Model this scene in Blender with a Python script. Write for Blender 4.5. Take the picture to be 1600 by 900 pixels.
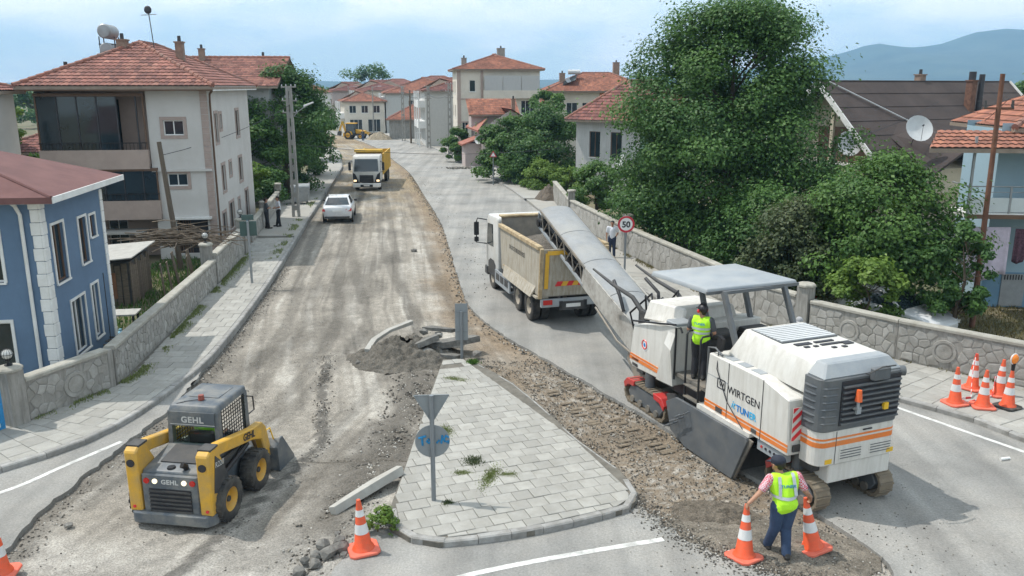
import bpy, bmesh, math, random
import numpy as np
from mathutils import Vector, Matrix, Euler
R = math.radians
random.seed(11)
sc = bpy.context.scene
for _o in list(bpy.data.objects):
    bpy.data.objects.remove(_o)
COL = sc.collection

# ---------------------------------------------------------------- camera
cam_data = bpy.data.cameras.new('camera')
cam_data.sensor_width = 36.0
cam_data.lens = 29.25
cam_data.clip_start = 0.1
cam_data.clip_end = 30000
cam = bpy.data.objects.new('camera', cam_data)
COL.objects.link(cam)
cam.location = (0, 0, 8.0)
cam.rotation_euler = (R(90) - math.atan(315 / 1300), 0, 0)
sc.camera = cam

# ---------------------------------------------------------------- sky, sun, exposure
SUN_EL, SUN_AZ = R(60), math.atan2(-0.95, 0.30)      # azimuth measured from +Y towards +X
world = bpy.data.worlds.new('World')
sc.world = world
world.use_nodes = True
wn, wl = world.node_tree.nodes, world.node_tree.links
wn.clear()
w_out = wn.new('ShaderNodeOutputWorld')
w_bg = wn.new('ShaderNodeBackground')
w_bg.inputs['Strength'].default_value = 0.15
sky = wn.new('ShaderNodeTexSky')
sky.sky_type = 'NISHITA'
sky.sun_disc = False
sky.sun_elevation = SUN_EL
sky.sun_rotation = SUN_AZ
sky.air_density = 1.2
sky.dust_density = 2.2
sky.ozone_density = 1.2
w_tc = wn.new('ShaderNodeTexCoord')
w_map = wn.new('ShaderNodeMapping')
w_map.inputs['Scale'].default_value = (2.2, 2.2, 7.0)
w_map.inputs['Location'].default_value = (3.1, 0.4, 0.2)
w_n = wn.new('ShaderNodeTexNoise')
w_n.inputs['Scale'].default_value = 1.7
w_n.inputs['Detail'].default_value = 7
w_n.inputs['Roughness'].default_value = 0.55
w_r = wn.new('ShaderNodeValToRGB')
w_r.color_ramp.elements[0].position = 0.44
w_r.color_ramp.elements[0].color = (6.2, 7.6, 8.2, 1)
w_r.color_ramp.elements[1].position = 0.60
w_r.color_ramp.elements[1].color = (10.2, 10.3, 10.4, 1)
w_mix = wn.new('ShaderNodeMixRGB')
w_mix.inputs['Fac'].default_value = 0.72
wl.new(w_tc.outputs['Generated'], w_map.inputs['Vector'])
wl.new(w_map.outputs['Vector'], w_n.inputs['Vector'])
wl.new(w_n.outputs['Fac'], w_r.inputs['Fac'])
wl.new(w_r.outputs['Color'], w_mix.inputs['Color2'])
wl.new(sky.outputs['Color'], w_mix.inputs['Color1'])
wl.new(w_mix.outputs['Color'], w_bg.inputs['Color'])
wl.new(w_bg.outputs['Background'], w_out.inputs['Surface'])

sun_data = bpy.data.lights.new('sun', 'SUN')
sun_data.energy = 3.6
sun_data.angle = R(0.6)
sun_data.color = (1.0, 0.955, 0.89)
sun = bpy.data.objects.new('sun', sun_data)
COL.objects.link(sun)
_sd = Vector((math.sin(SUN_AZ) * math.cos(SUN_EL), math.cos(SUN_AZ) * math.cos(SUN_EL), math.sin(SUN_EL)))
sun.rotation_euler = _sd.to_track_quat('Z', 'Y').to_euler()

sc.view_settings.view_transform = 'Standard'
sc.view_settings.look = 'None'
sc.view_settings.gamma = 1.0
sc.view_settings.use_curve_mapping = False
sc.view_settings.exposure = 0.16
sc.render.engine = 'CYCLES'
sc.cycles.use_denoising = True
sc.cycles.use_adaptive_sampling = True
sc.cycles.adaptive_threshold = 0.02
sc.cycles.max_bounces = 6
sc.cycles.diffuse_bounces = 3
sc.cycles.glossy_bounces = 3
sc.cycles.transmission_bounces = 4
sc.cycles.transparent_max_bounces = 6
sc.cycles.volume_bounces = 0

# ---------------------------------------------------------------- materials
MATS = {}

def mat(name, col, rough=0.6, metal=0.0, var=0.12, scale=3.0, dirt=None, dirt_amt=0.5, dirt_scale=1.2,
        bump=0.0, bscale=40.0, rnd=0.0, spec=0.5, trans=0.0, stretch=(1, 1, 1), streak=False):
    """Principled surface: base colour with soft noise variation, optional dirt blotches, fine bump and a per-object shift."""
    if name in MATS:
        return MATS[name]
    m = bpy.data.materials.new(name)
    m.use_nodes = True
    n, l = m.node_tree.nodes, m.node_tree.links
    b = n['Principled BSDF']
    b.inputs['Roughness'].default_value = rough
    b.inputs['Metallic'].default_value = metal
    b.inputs['Specular IOR Level'].default_value = spec
    if trans:
        b.inputs['Transmission Weight'].default_value = trans
    tc = n.new('ShaderNodeTexCoord')
    vec = tc.outputs['Object']
    oi = n.new('ShaderNodeObjectInfo')
    if rnd:
        ad = n.new('ShaderNodeVectorMath'); ad.operation = 'MULTIPLY_ADD'
        ad.inputs[1].default_value = (1, 1, 1)
        l.new(vec, ad.inputs[0])
        sv = n.new('ShaderNodeVectorMath'); sv.operation = 'SCALE'
        cb = n.new('ShaderNodeCombineXYZ')
        for k in range(3):
            l.new(oi.outputs['Random'], cb.inputs[k])
        l.new(cb.outputs[0], sv.inputs[0]); sv.inputs['Scale'].default_value = 37.0
        l.new(sv.outputs[0], ad.inputs[2])
        vec = ad.outputs[0]
    mp = n.new('ShaderNodeMapping')
    mp.inputs['Scale'].default_value = stretch
    l.new(vec, mp.inputs['Vector'])
    vec = mp.outputs['Vector']
    nz = n.new('ShaderNodeTexNoise')
    nz.inputs['Scale'].default_value = scale
    nz.inputs['Detail'].default_value = 5
    nz.inputs['Roughness'].default_value = 0.65
    l.new(vec, nz.inputs['Vector'])
    mr = n.new('ShaderNodeMapRange')
    mr.inputs['From Min'].default_value = 0.3; mr.inputs['From Max'].default_value = 0.7
    mr.inputs['To Min'].default_value = 1 - var; mr.inputs['To Max'].default_value = 1 + var
    l.new(nz.outputs['Fac'], mr.inputs['Value'])
    val = mr.outputs[0]
    if rnd:
        m2 = n.new('ShaderNodeMapRange')
        m2.inputs['To Min'].default_value = 1 - rnd; m2.inputs['To Max'].default_value = 1 + rnd
        l.new(oi.outputs['Random'], m2.inputs['Value'])
        mu = n.new('ShaderNodeMath'); mu.operation = 'MULTIPLY'
        l.new(val, mu.inputs[0]); l.new(m2.outputs[0], mu.inputs[1])
        val = mu.outputs[0]
    sc_ = n.new('ShaderNodeVectorMath'); sc_.operation = 'SCALE'
    sc_.inputs[0].default_value = col[:3]
    l.new(val, sc_.inputs['Scale'])
    colout = sc_.outputs[0]
    if dirt is not None:
        dn = n.new('ShaderNodeTexNoise')
        dn.inputs['Scale'].default_value = dirt_scale
        dn.inputs['Detail'].default_value = 8
        dn.inputs['Roughness'].default_value = 0.7
        if streak:
            mp2 = n.new('ShaderNodeMapping'); mp2.inputs['Scale'].default_value = (6, 6, 0.6)
            l.new(vec, mp2.inputs['Vector']); l.new(mp2.outputs[0], dn.inputs['Vector'])
        else:
            l.new(vec, dn.inputs['Vector'])
        rp = n.new('ShaderNodeMapRange')
        rp.inputs['From Min'].default_value = 0.42; rp.inputs['From Max'].default_value = 0.68
        rp.inputs['To Max'].default_value = dirt_amt
        l.new(dn.outputs['Fac'], rp.inputs['Value'])
        mx = n.new('ShaderNodeMixRGB')
        mx.inputs['Color2'].default_value = (*dirt[:3], 1)
        l.new(rp.outputs[0], mx.inputs['Fac']); l.new(colout, mx.inputs['Color1'])
        colout = mx.outputs[0]
        ra = n.new('ShaderNodeMapRange')
        ra.inputs['To Min'].default_value = rough; ra.inputs['To Max'].default_value = min(1, rough + 0.35)
        l.new(rp.outputs[0], ra.inputs['Value']); l.new(ra.outputs[0], b.inputs['Roughness'])
    l.new(colout, b.inputs['Base Color'])
    if bump:
        bn = n.new('ShaderNodeTexNoise')
        bn.inputs['Scale'].default_value = bscale
        bn.inputs['Detail'].default_value = 4
        l.new(vec, bn.inputs['Vector'])
        bp = n.new('ShaderNodeBump')
        bp.inputs['Strength'].default_value = min(1.0, bump)
        bp.inputs['Distance'].default_value = 0.02
        l.new(bn.outputs['Fac'], bp.inputs['Height'])
        l.new(bp.outputs[0], b.inputs['Normal'])
    MATS[name] = m
    return m

def mat_vcol(name, rough=0.9, fine=60.0, finevar=0.35, bump=0.6, mid=6.0, midvar=0.15, trans=0.0, speck=0.0):
    """Surface whose own colour is stored per vertex (attribute Col), broken up by fine noise."""
    m = bpy.data.materials.new(name); m.use_nodes = True
    n, l = m.node_tree.nodes, m.node_tree.links
    b = n['Principled BSDF']; b.inputs['Roughness'].default_value = rough
    b.inputs['Specular IOR Level'].default_value = 0.25
    at = n.new('ShaderNodeAttribute'); at.attribute_name = 'Col'
    tc = n.new('ShaderNodeTexCoord')
    out = at.outputs['Color']
    for s, v in ((fine, finevar), (mid, midvar)):
        nz = n.new('ShaderNodeTexNoise'); nz.inputs['Scale'].default_value = s
        nz.inputs['Detail'].default_value = 5; nz.inputs['Roughness'].default_value = 0.7
        l.new(tc.outputs['Object'], nz.inputs['Vector'])
        mr = n.new('ShaderNodeMapRange')
        mr.inputs['From Min'].default_value = 0.3; mr.inputs['From Max'].default_value = 0.7
        mr.inputs['To Min'].default_value = 1 - v; mr.inputs['To Max'].default_value = 1 + v
        l.new(nz.outputs['Fac'], mr.inputs['Value'])
        sv = n.new('ShaderNodeVectorMath'); sv.operation = 'SCALE'
        l.new(out, sv.inputs[0]); l.new(mr.outputs[0], sv.inputs['Scale'])
        out = sv.outputs[0]
        if s == fine and bump:
            bp = n.new('ShaderNodeBump'); bp.inputs['Strength'].default_value = bump
            bp.inputs['Distance'].default_value = 0.03
            l.new(nz.outputs['Fac'], bp.inputs['Height']); l.new(bp.outputs[0], b.inputs['Normal'])
    l.new(out, b.inputs['Base Color'])
    if trans:
        tr = n.new('ShaderNodeBsdfTranslucent'); l.new(out, tr.inputs['Color'])
        ms = n.new('ShaderNodeMixShader'); ms.inputs['Fac'].default_value = trans
        l.new(b.outputs[0], ms.inputs[1]); l.new(tr.outputs[0], ms.inputs[2])
        l.new(ms.outputs[0], n['Material Output'].inputs['Surface'])
    return m

def mat_leaf(name, dark, light, trans=0.3):
    """Leaves: each leaf carries its own random number (attribute rnd) that picks its green."""
    m = bpy.data.materials.new(name); m.use_nodes = True
    n, l = m.node_tree.nodes, m.node_tree.links
    b = n['Principled BSDF']; b.inputs['Roughness'].default_value = 0.55
    b.inputs['Specular IOR Level'].default_value = 0.35
    at = n.new('ShaderNodeAttribute'); at.attribute_name = 'rnd'
    mx = n.new('ShaderNodeMixRGB')
    mx.inputs['Color1'].default_value = (*dark, 1); mx.inputs['Color2'].default_value = (*light, 1)
    l.new(at.outputs['Fac'], mx.inputs['Fac'])
    l.new(mx.outputs[0], b.inputs['Base Color'])
    tr = n.new('ShaderNodeBsdfTranslucent'); l.new(mx.outputs[0], tr.inputs['Color'])
    ms = n.new('ShaderNodeMixShader'); ms.inputs['Fac'].default_value = trans
    l.new(b.outputs[0], ms.inputs[1]); l.new(tr.outputs[0], ms.inputs[2])
    l.new(ms.outputs[0], n['Material Output'].inputs['Surface'])
    return m

def mat_rooftile(name, c1, c2, c3):
    """Clay roof tiles: one random tone for each tile, from the tile's own cell in the UV map."""
    m = bpy.data.materials.new(name); m.use_nodes = True
    n, l = m.node_tree.nodes, m.node_tree.links
    b = n['Principled BSDF']; b.inputs['Roughness'].default_value = 0.85
    uv = n.new('ShaderNodeUVMap')
    fl = n.new('ShaderNodeVectorMath'); fl.operation = 'FLOOR'
    l.new(uv.outputs[0], fl.inputs[0])
    wn_ = n.new('ShaderNodeTexWhiteNoise'); wn_.noise_dimensions = '3D'
    l.new(fl.outputs[0], wn_.inputs['Vector'])
    rp = n.new('ShaderNodeValToRGB')
    e = rp.color_ramp.elements
    e[0].position = 0.0; e[0].color = (*c1, 1)
    e[1].position = 1.0; e[1].color = (*c3, 1)
    k = e.new(0.55); k.color = (*c2, 1)
    l.new(wn_.outputs['Value'], rp.inputs['Fac'])
    tc = n.new('ShaderNodeTexCoord')
    nz = n.new('ShaderNodeTexNoise'); nz.inputs['Scale'].default_value = 0.8; nz.inputs['Detail'].default_value = 6
    l.new(tc.outputs['Object'], nz.inputs['Vector'])
    mr = n.new('ShaderNodeMapRange'); mr.inputs['From Min'].default_value = 0.3; mr.inputs['From Max'].default_value = 0.72
    mr.inputs['To Min'].default_value = 1.15; mr.inputs['To Max'].default_value = 0.55
    l.new(nz.outputs['Fac'], mr.inputs['Value'])
    sv = n.new('ShaderNodeVectorMath'); sv.operation = 'SCALE'
    l.new(rp.outputs[0], sv.inputs[0]); l.new(mr.outputs[0], sv.inputs['Scale'])
    l.new(sv.outputs[0], b.inputs['Base Color'])
    return m

def mat_glass(name, col=(0.02, 0.03, 0.035), rough=0.06):
    return mat(name, col, rough, 0, 0.3, 0.8, spec=0.8)

def mat_emit(name, col, st):
    m = bpy.data.materials.new(name); m.use_nodes = True
    b = m.node_tree.nodes['Principled BSDF']
    b.inputs['Base Color'].default_value = (*col, 1)
    b.inputs['Emission Color'].default_value = (*col, 1)
    b.inputs['Emission Strength'].default_value = st
    MATS[name] = m
    return m

# ---------------------------------------------------------------- mesh helpers
class MB:
    """Collects shapes; build() links them as ONE mesh object."""
    def __init__(s):
        s.v, s.f, s.m, s.uv = [], [], [], None
    def add(s, vs, fs, mi=0):
        o = len(s.v)
        s.v += [tuple(p) for p in vs]
        s.f += [tuple(i + o for i in f) for f in fs]
        s.m += [mi] * len(fs)
        return s
    def bx(s, x0, x1, y0, y1, z0, z1, mi=0, M=None):
        vs = [(x0, y0, z0), (x1, y0, z0), (x1, y1, z0), (x0, y1, z0), (x0, y0, z1), (x1, y0, z1), (x1, y1, z1), (x0, y1, z1)]
        if M is not None:
            vs = [M @ Vector(p) for p in vs]
        return s.add(vs, [(0, 3, 2, 1), (4, 5, 6, 7), (0, 1, 5, 4), (1, 2, 6, 5), (2, 3, 7, 6), (3, 0, 4, 7)], mi)
    def hexa(s, b, t, mi=0):
        """b, t: four corner points of bottom and top (same winding, counter-clockwise from above)."""
        return s.add(list(b) + list(t), [(0, 3, 2, 1), (4, 5, 6, 7), (0, 1, 5, 4), (1, 2, 6, 5), (2, 3, 7, 6), (3, 0, 4, 7)], mi)
    def bar(s, p0, p1, w, h=None, mi=0, up=(0, 0, 1)):
        """rectangular bar between two points"""
        h = h or w
        a, b = Vector(p0), Vector(p1)
        d = (b - a).normalized()
        u = Vector(up)
        if abs(d.dot(u)) > 0.98:
            u = Vector((0, 1, 0))
        x = d.cross(u).normalized() * (w / 2)
        y = x.cross(d).normalized() * (h / 2)
        vs = [a - x - y, a + x - y, a + x + y, a - x + y, b - x - y, b + x - y, b + x + y, b - x + y]
        return s.add(vs, [(0, 3, 2, 1), (4, 5, 6, 7), (0, 1, 5, 4), (1, 2, 6, 5), (2, 3, 7, 6), (3, 0, 4, 7)], mi)
    def cyl(s, p0, p1, r0, r1=None, n=12, caps=True, mi=0):
        r1 = r0 if r1 is None else r1
        a, b = Vector(p0), Vector(p1)
        d = (b - a).normalized()
        u = Vector((0, 0, 1)) if abs(d.z) < 0.95 else Vector((1, 0, 0))
        x = d.cross(u).normalized(); y = d.cross(x)
        vs = []
        for c, r in ((a, r0), (b, r1)):
            for k in range(n):
                t = 2 * math.pi * k / n
                vs.append(c + x * (r * math.cos(t)) + y * (r * math.sin(t)))
        fs = [(k, n + k, n + (k + 1) % n, (k + 1) % n) for k in range(n)]
        if caps:
            fs += [tuple(range(n)), tuple(range(2 * n - 1, n - 1, -1))]
        return s.add(vs, fs, mi)
    def tube(s, pts, r, n=6, mi=0):
        pts = [Vector(p) for p in pts]
        rs = r if isinstance(r, (list, tuple)) else [r] * len(pts)
        vs = []
        x = None
        for i, p in enumerate(pts):
            d = (pts[min(i + 1, len(pts) - 1)] - pts[max(i - 1, 0)]).normalized()
            if x is None:
                u = Vector((0, 0, 1)) if abs(d.z) < 0.9 else Vector((1, 0, 0))
                x = d.cross(u).normalized()
            else:
                x = (x - d * x.dot(d)).normalized()
            y = d.cross(x)
            for k in range(n):
                t = 2 * math.pi * k / n
                vs.append(p + x * (rs[i] * math.cos(t)) + y * (rs[i] * math.sin(t)))
        fs = []
        for i in range(len(pts) - 1):
            for k in range(n):
                a = i * n + k; b = i * n + (k + 1) % n
                fs.append((a, a + n, b + n, b))
        fs += [tuple(range(n)), tuple(range(len(vs) - 1, len(vs) - n - 1, -1))]
        return s.add(vs, fs, mi)
    def prism(s, poly, axis, a, b, mi=0):
        """2-D polygon extruded along an axis: x -> (y, z), y -> (x, z), z -> (x, y)"""
        def P(p, t):
            return {'x': (t, p[0], p[1]), 'y': (p[0], t, p[1]), 'z': (p[0], p[1], t)}[axis]
        n = len(poly)
        vs = [P(p, a) for p in poly] + [P(p, b) for p in poly]
        fs = [tuple(range(n - 1, -1, -1)), tuple(range(n, 2 * n))] + [(k, (k + 1) % n, n + (k + 1) % n, n + k) for k in range(n)]
        return s.add(vs, fs, mi)
    def lathe(s, prof, n=16, c=(0, 0, 0), axis='z', mi=0, caps=True):
        vs = []
        for r, z in prof:
            for k in range(n):
                t = 2 * math.pi * k / n
                p = (r * math.cos(t), r * math.sin(t), z)
                if axis == 'x':
                    p = (z, r * math.cos(t), r * math.sin(t))
                elif axis == 'y':
                    p = (r * math.sin(t), z, r * math.cos(t))
                vs.append((c[0] + p[0], c[1] + p[1], c[2] + p[2]))
        fs = []
        for i in range(len(prof) - 1):
            for k in range(n):
                a = i * n + k; b = i * n + (k + 1) % n
                fs.append((a, b, b + n, a + n))
        if caps and prof[0][0] > 1e-4:
            fs.append(tuple(range(n - 1, -1, -1)))
        if caps and prof[-1][0] > 1e-4:
            q = (len(prof) - 1) * n
            fs.append(tuple(range(q, q + n)))
        return s.add(vs, fs, mi)
    def ball(s, c, r, n=12, mi=0, sx=1, sy=1, sz=1):
        prof = [(max(1e-5, math.sin(math.pi * i / (n // 2))), -math.cos(math.pi * i / (n // 2))) for i in range(n // 2 + 1)]
        q = MB().lathe(prof, n)
        return s.add([(c[0] + p[0] * r * sx, c[1] + p[1] * r * sy, c[2] + p[2] * r * sz) for p in q.v], q.f, mi)
    def mesh(s, name, mats, bevel=0.0, segs=1, smooth=None):
        me = bpy.data.meshes.new(name)
        me.from_pydata(s.v, [], s.f)
        for m_ in (mats if isinstance(mats, (list, tuple)) else [mats]):
            me.materials.append(m_)
        if any(s.m):
            me.polygons.foreach_set('material_index', s.m)
        bm = bmesh.new(); bm.from_mesh(me)
        if bevel:
            bmesh.ops.remove_doubles(bm, verts=bm.verts, dist=1e-5)
        bmesh.ops.recalc_face_normals(bm, faces=bm.faces)
        if bevel:
            es = [e for e in bm.edges if len(e.link_faces) == 2 and e.calc_face_angle(0) > R(28)]
            bmesh.ops.bevel(bm, geom=es, offset=bevel, segments=segs, affect='EDGES', clamp_overlap=True, profile=0.5)
        bm.to_mesh(me); bm.free()
        if smooth is not None:
            me.polygons.foreach_set('use_smooth', [True] * len(me.polygons))
            me.set_sharp_from_angle(angle=R(smooth))
        me.update()
        return me
    def build(s, name, mats, parent=None, loc=(0, 0, 0), rotz=0.0, bevel=0.0, segs=1, smooth=None, rot=None):
        return link(name, s.mesh(name, mats, bevel, segs, smooth), parent, loc, rotz, rot)

def link(name, me, parent=None, loc=(0, 0, 0), rotz=0.0, rot=None):
    o = bpy.data.objects.new(name, me)
    COL.objects.link(o)
    o.parent = parent
    o.location = loc
    o.rotation_euler = rot if rot else (0, 0, rotz)
    return o

def tag(o, label=None, cat=None, group=None, kind=None):
    if label: o['label'] = label
    if cat: o['category'] = cat
    if group: o['group'] = group
    if kind: o['kind'] = kind
    return o

def thing(name, label, cat, loc=(0, 0, 0), rotz=0.0, group=None):
    o = bpy.data.objects.new(name, None)
    COL.objects.link(o)
    o.empty_display_size = 0.2
    o.location = loc; o.rotation_euler = (0, 0, rotz)
    return tag(o, label, cat, group)

def struct(o):
    o['kind'] = 'structure'
    return o

def stuff(o):
    o['kind'] = 'stuff'
    return o

def copy_tree(o, parent=None, label=None, loc=None, rotz=None):
    c = o.copy(); COL.objects.link(c); c.parent = parent
    if label: c['label'] = label
    if loc is not None: c.location = loc
    if rotz is not None: c.rotation_euler = (0, 0, rotz)
    for ch in list(o.children):
        copy_tree(ch, c)
    return c

TMP = bpy.data.scenes.new('workbench')
def evaluated(o):
    """mesh of an object with its modifiers applied, worked out in a small scratch scene"""
    TMP.collection.objects.link(o)
    vl = TMP.view_layers[0]; vl.update()
    me = bpy.data.meshes.new_from_object(o.evaluated_get(vl.depsgraph))
    bpy.data.objects.remove(o)
    return me

def text(s, size, material, parent, at, xdir, ydir, name='lettering', shear=0.0, bold=0.0, align='LEFT', spacing=1.0):
    cu = bpy.data.curves.new('txt', 'FONT')
    cu.body = s; cu.size = size; cu.shear = shear; cu.offset = bold; cu.align_x = align; cu.space_character = spacing
    cu.resolution_u = 3; cu.extrude = 0.0015
    me = evaluated(bpy.data.objects.new('txt', cu))
    me.materials.clear(); me.materials.append(material)
    x = Vector(xdir).normalized(); y = Vector(ydir).normalized(); z = x.cross(y).normalized(); y = z.cross(x)
    M = Matrix((x, y, z)).transposed().to_4x4(); M.translation = Vector(at)
    me.transform(M)
    return link(name, me, parent)

def np_mesh(name, V, Fq, material, uv=None, attrs=None, smooth=False):
    """fast mesh from numpy arrays; Fq is (n,3) or (n,4)"""
    me = bpy.data.meshes.new(name)
    V = np.asarray(V, dtype=np.float32); Fq = np.asarray(Fq, dtype=np.int32)
    k = Fq.shape[1]
    me.vertices.add(len(V)); me.vertices.foreach_set('co', V.ravel())
    me.loops.add(Fq.size); me.loops.foreach_set('vertex_index', Fq.ravel())
    me.polygons.add(len(Fq))
    me.polygons.foreach_set('loop_start', np.arange(0, Fq.size, k, dtype=np.int32))
    me.materials.append(material)
    if smooth:
        me.polygons.foreach_set('use_smooth', np.ones(len(Fq), dtype=bool))
    me.update(calc_edges=True)
    if attrs:
        for an, (typ, data) in attrs.items():
            a = me.attributes.new(an, typ, 'POINT')
            a.data.foreach_set('color' if 'COLOR' in typ else 'value', np.asarray(data, dtype=np.float32).ravel())
    if uv is not None:
        u = me.uv_layers.new(name='UVMap')
        u.data.foreach_set('uv', np.asarray(uv, dtype=np.float32)[Fq.ravel()].ravel())
    return me

# value noise on numpy arrays
def _hash(ix, iy, seed):
    h = (ix.astype(np.int64) * 374761393 + iy.astype(np.int64) * 668265263 + seed * 974634777) & 0x7fffffff
    h = ((h ^ (h >> 13)) * 1274126177) & 0x7fffffff
    return ((h ^ (h >> 16)) & 0xffff) / 65535.0

def vnoise(x, y, seed=0):
    ix, iy = np.floor(x), np.floor(y)
    fx, fy = x - ix, y - iy
    fx = fx * fx * (3 - 2 * fx); fy = fy * fy * (3 - 2 * fy)
    a = _hash(ix, iy, seed); b = _hash(ix + 1, iy, seed); c = _hash(ix, iy + 1, seed); d = _hash(ix + 1, iy + 1, seed)
    return (a * (1 - fx) + b * fx) * (1 - fy) + (c * (1 - fx) + d * fx) * fy

def fbm(x, y, seed=0, octv=4):
    s = 0; a = 0.5; t = 0
    for k in range(octv):
        s = s + a * vnoise(x, y, seed + k * 17); t += a
        x = x * 2.03; y = y * 2.03; a *= 0.5
    return s / t

def sstep(a, b, x):
    t = np.clip((x - a) / (b - a), 0, 1)
    return t * t * (3 - 2 * t)

def seg_dist(x, y, pts):
    """distance from arrays x, y to a polyline"""
    d = np.full(np.shape(x), 1e9)
    for (ax, ay), (bx, by) in zip(pts[:-1], pts[1:]):
        vx, vy = bx - ax, by - ay
        t = np.clip(((x - ax) * vx + (y - ay) * vy) / (vx * vx + vy * vy), 0, 1)
        d = np.minimum(d, np.hypot(x - ax - t * vx, y - ay - t * vy))
    return d

def clip_poly(poly, half):
    """Sutherland-Hodgman with half planes (a, b, c): keep a*x+b*y <= c"""
    for a, b, c in half:
        out = []
        for i in range(len(poly)):
            p, q = poly[i], poly[(i + 1) % len(poly)]
            dp = a * p[0] + b * p[1] - c; dq = a * q[0] + b * q[1] - c
            if dp <= 0: out.append(p)
            if dp * dq < 0:
                t = dp / (dp - dq)
                out.append((p[0] + t * (q[0] - p[0]), p[1] + t * (q[1] - p[1])))
        poly = out
        if len(poly) < 3: return []
    return poly

def poly_area(p):
    return 0.5 * sum(p[i][0] * p[(i + 1) % len(p)][1] - p[(i + 1) % len(p)][0] * p[i][1] for i in range(len(p)))

def inset(poly, d):
    """inset of a convex counter-clockwise polygon"""
    h = []
    n = len(poly)
    for i in range(n):
        (ax, ay), (bx, by) = poly[i], poly[(i + 1) % n]
        L = math.hypot(bx - ax, by - ay)
        if L < 1e-6: continue
        nx, ny = (by - ay) / L, -(bx - ax) / L
        h.append((nx, ny, nx * ax + ny * ay - d))
    return clip_poly(list(poly), h)

def resample(pts, step):
    out = [pts[0]]; acc = 0
    res = [tuple(pts[0])]
    for (ax, ay), (bx, by) in zip(pts[:-1], pts[1:]):
        L = math.hypot(bx - ax, by - ay); t = step - acc
        while t <= L:
            res.append((ax + (bx - ax) * t / L, ay + (by - ay) * t / L)); t += step
        acc = (acc + L) % step if L >= step - acc else acc + L
    return res

def smooth_line(pts, n=6):
    """Catmull-Rom through the points"""
    P = [Vector(p) for p in pts]; out = []
    for i in range(len(P) - 1):
        p0, p1, p2, p3 = P[max(i - 1, 0)], P[i], P[i + 1], P[min(i + 2, len(P) - 1)]
        for k in range(n):
            t = k / n
            out.append(tuple(0.5 * ((2 * p1) + (p2 - p0) * t + (2 * p0 - 5 * p1 + 4 * p2 - p3) * t * t + (3 * p1 - p0 - 3 * p2 + p3) * t ** 3)))
    out.append(tuple(P[-1]))
    return out

# ================================================================ GROUND, ROAD, PAVEMENTS
def interp_x(line, y):
    """x of a polyline at given y values (line sorted by y)"""
    L = sorted(line, key=lambda p: p[1])
    return np.interp(y, [p[1] for p in L], [p[0] for p in L])

LK = [(-16.5, 10.5), (-13.0, 14.2), (-11.7, 15.4), (-10.88, 16.3), (-10.38, 16.85), (-9.72, 17.9), (-9.35, 19.2), (-9.15, 20.8), (-9.05, 24.0), (-9.75, 31.0),
      (-10.6, 37.5), (-12.3, 49.3), (-15.3, 71.5), (-17.2, 85.0), (-21.5, 105.0), (-27.0, 122.0), (-37.0, 142.0), (-60, 175)]
WL = [(-14.9, 14.6), (-12.05, 18.72), (-10.87, 21.14), (-10.72, 22.26), (-11.6, 29.1), (-12.95, 39.3), (-14.4, 47.0), (-16.1, 57.6), (-18.9, 78.4), (-20.5, 90.0), (-26.5, 112.0)]
RK = [(16.0, 9.0), (14.2, 13.2), (11.9, 17.7), (11.15, 19.2), (10.1, 20.35), (8.6, 22.6), (7.4, 25.2), (5.8, 30.0), (4.35, 36.0), (3.0, 43.0), (2.3, 51.0),
      (0.1, 64.8), (-2.35, 76.7), (-7.5, 100.0), (-10.6, 112.0), (-16.5, 128.0), (-26.0, 147.0), (-48, 178)]
WR = [(20.5, 14.5), (17.0, 18.0), (13.8, 21.2), (12.6, 22.6), (11.45, 23.6), (9.56, 25.9), (8.5, 27.6), (7.73, 31.4), (6.41, 36.5), (5.5, 40.1), (3.5, 49.7), (3.0, 60.0)]
ME = [(-40, 158), (-29, 142), (-23.2, 128), (-17.8, 111.6), (-13.3, 94), (-9.76, 79.6), (-6.5, 62), (-4.21, 49.3), (-3.1, 41.0), (-2.37, 35.4), (-1.55, 30.0), (-.4, 26.7), (0.97, 24.0), (3.1, 19.9), (4.3, 17.5), (5.3, 15.7), (6.0, 14.3), (6.5, 12.8), (6.0, 11.7)]
ISLAND = [(-2.35, 14.5), (-2.2, 13.85), (-1.85, 13.5), (-1.3, 13.32), (0.35, 13.72), (2.1, 14.5), (2.42, 14.85), (2.5, 15.35), (2.25, 16.3), (1.5, 17.8), (0.8, 19.7), (0.0, 21.6), (-1.2, 23.5), (-2.05, 23.6), (-2.15, 21.5), (-2.25, 17.5)]
DEEP = -0.10

# far terrain sheet
m_dirt = mat('yard_ground', (0.15, 0.125, 0.075), 0.95, var=0.3, scale=0.35, dirt=(0.06, 0.085, 0.03), dirt_amt=0.9, dirt_scale=0.22, bump=0.5, bscale=8)
g = MB()
g.add([(-3500, -200, -0.22), (3500, -200, -0.22), (3500, 4200, -0.22), (-3500, 4200, -0.22)], [(0, 1, 2, 3)])
struct(g.build('ground', m_dirt))

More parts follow.
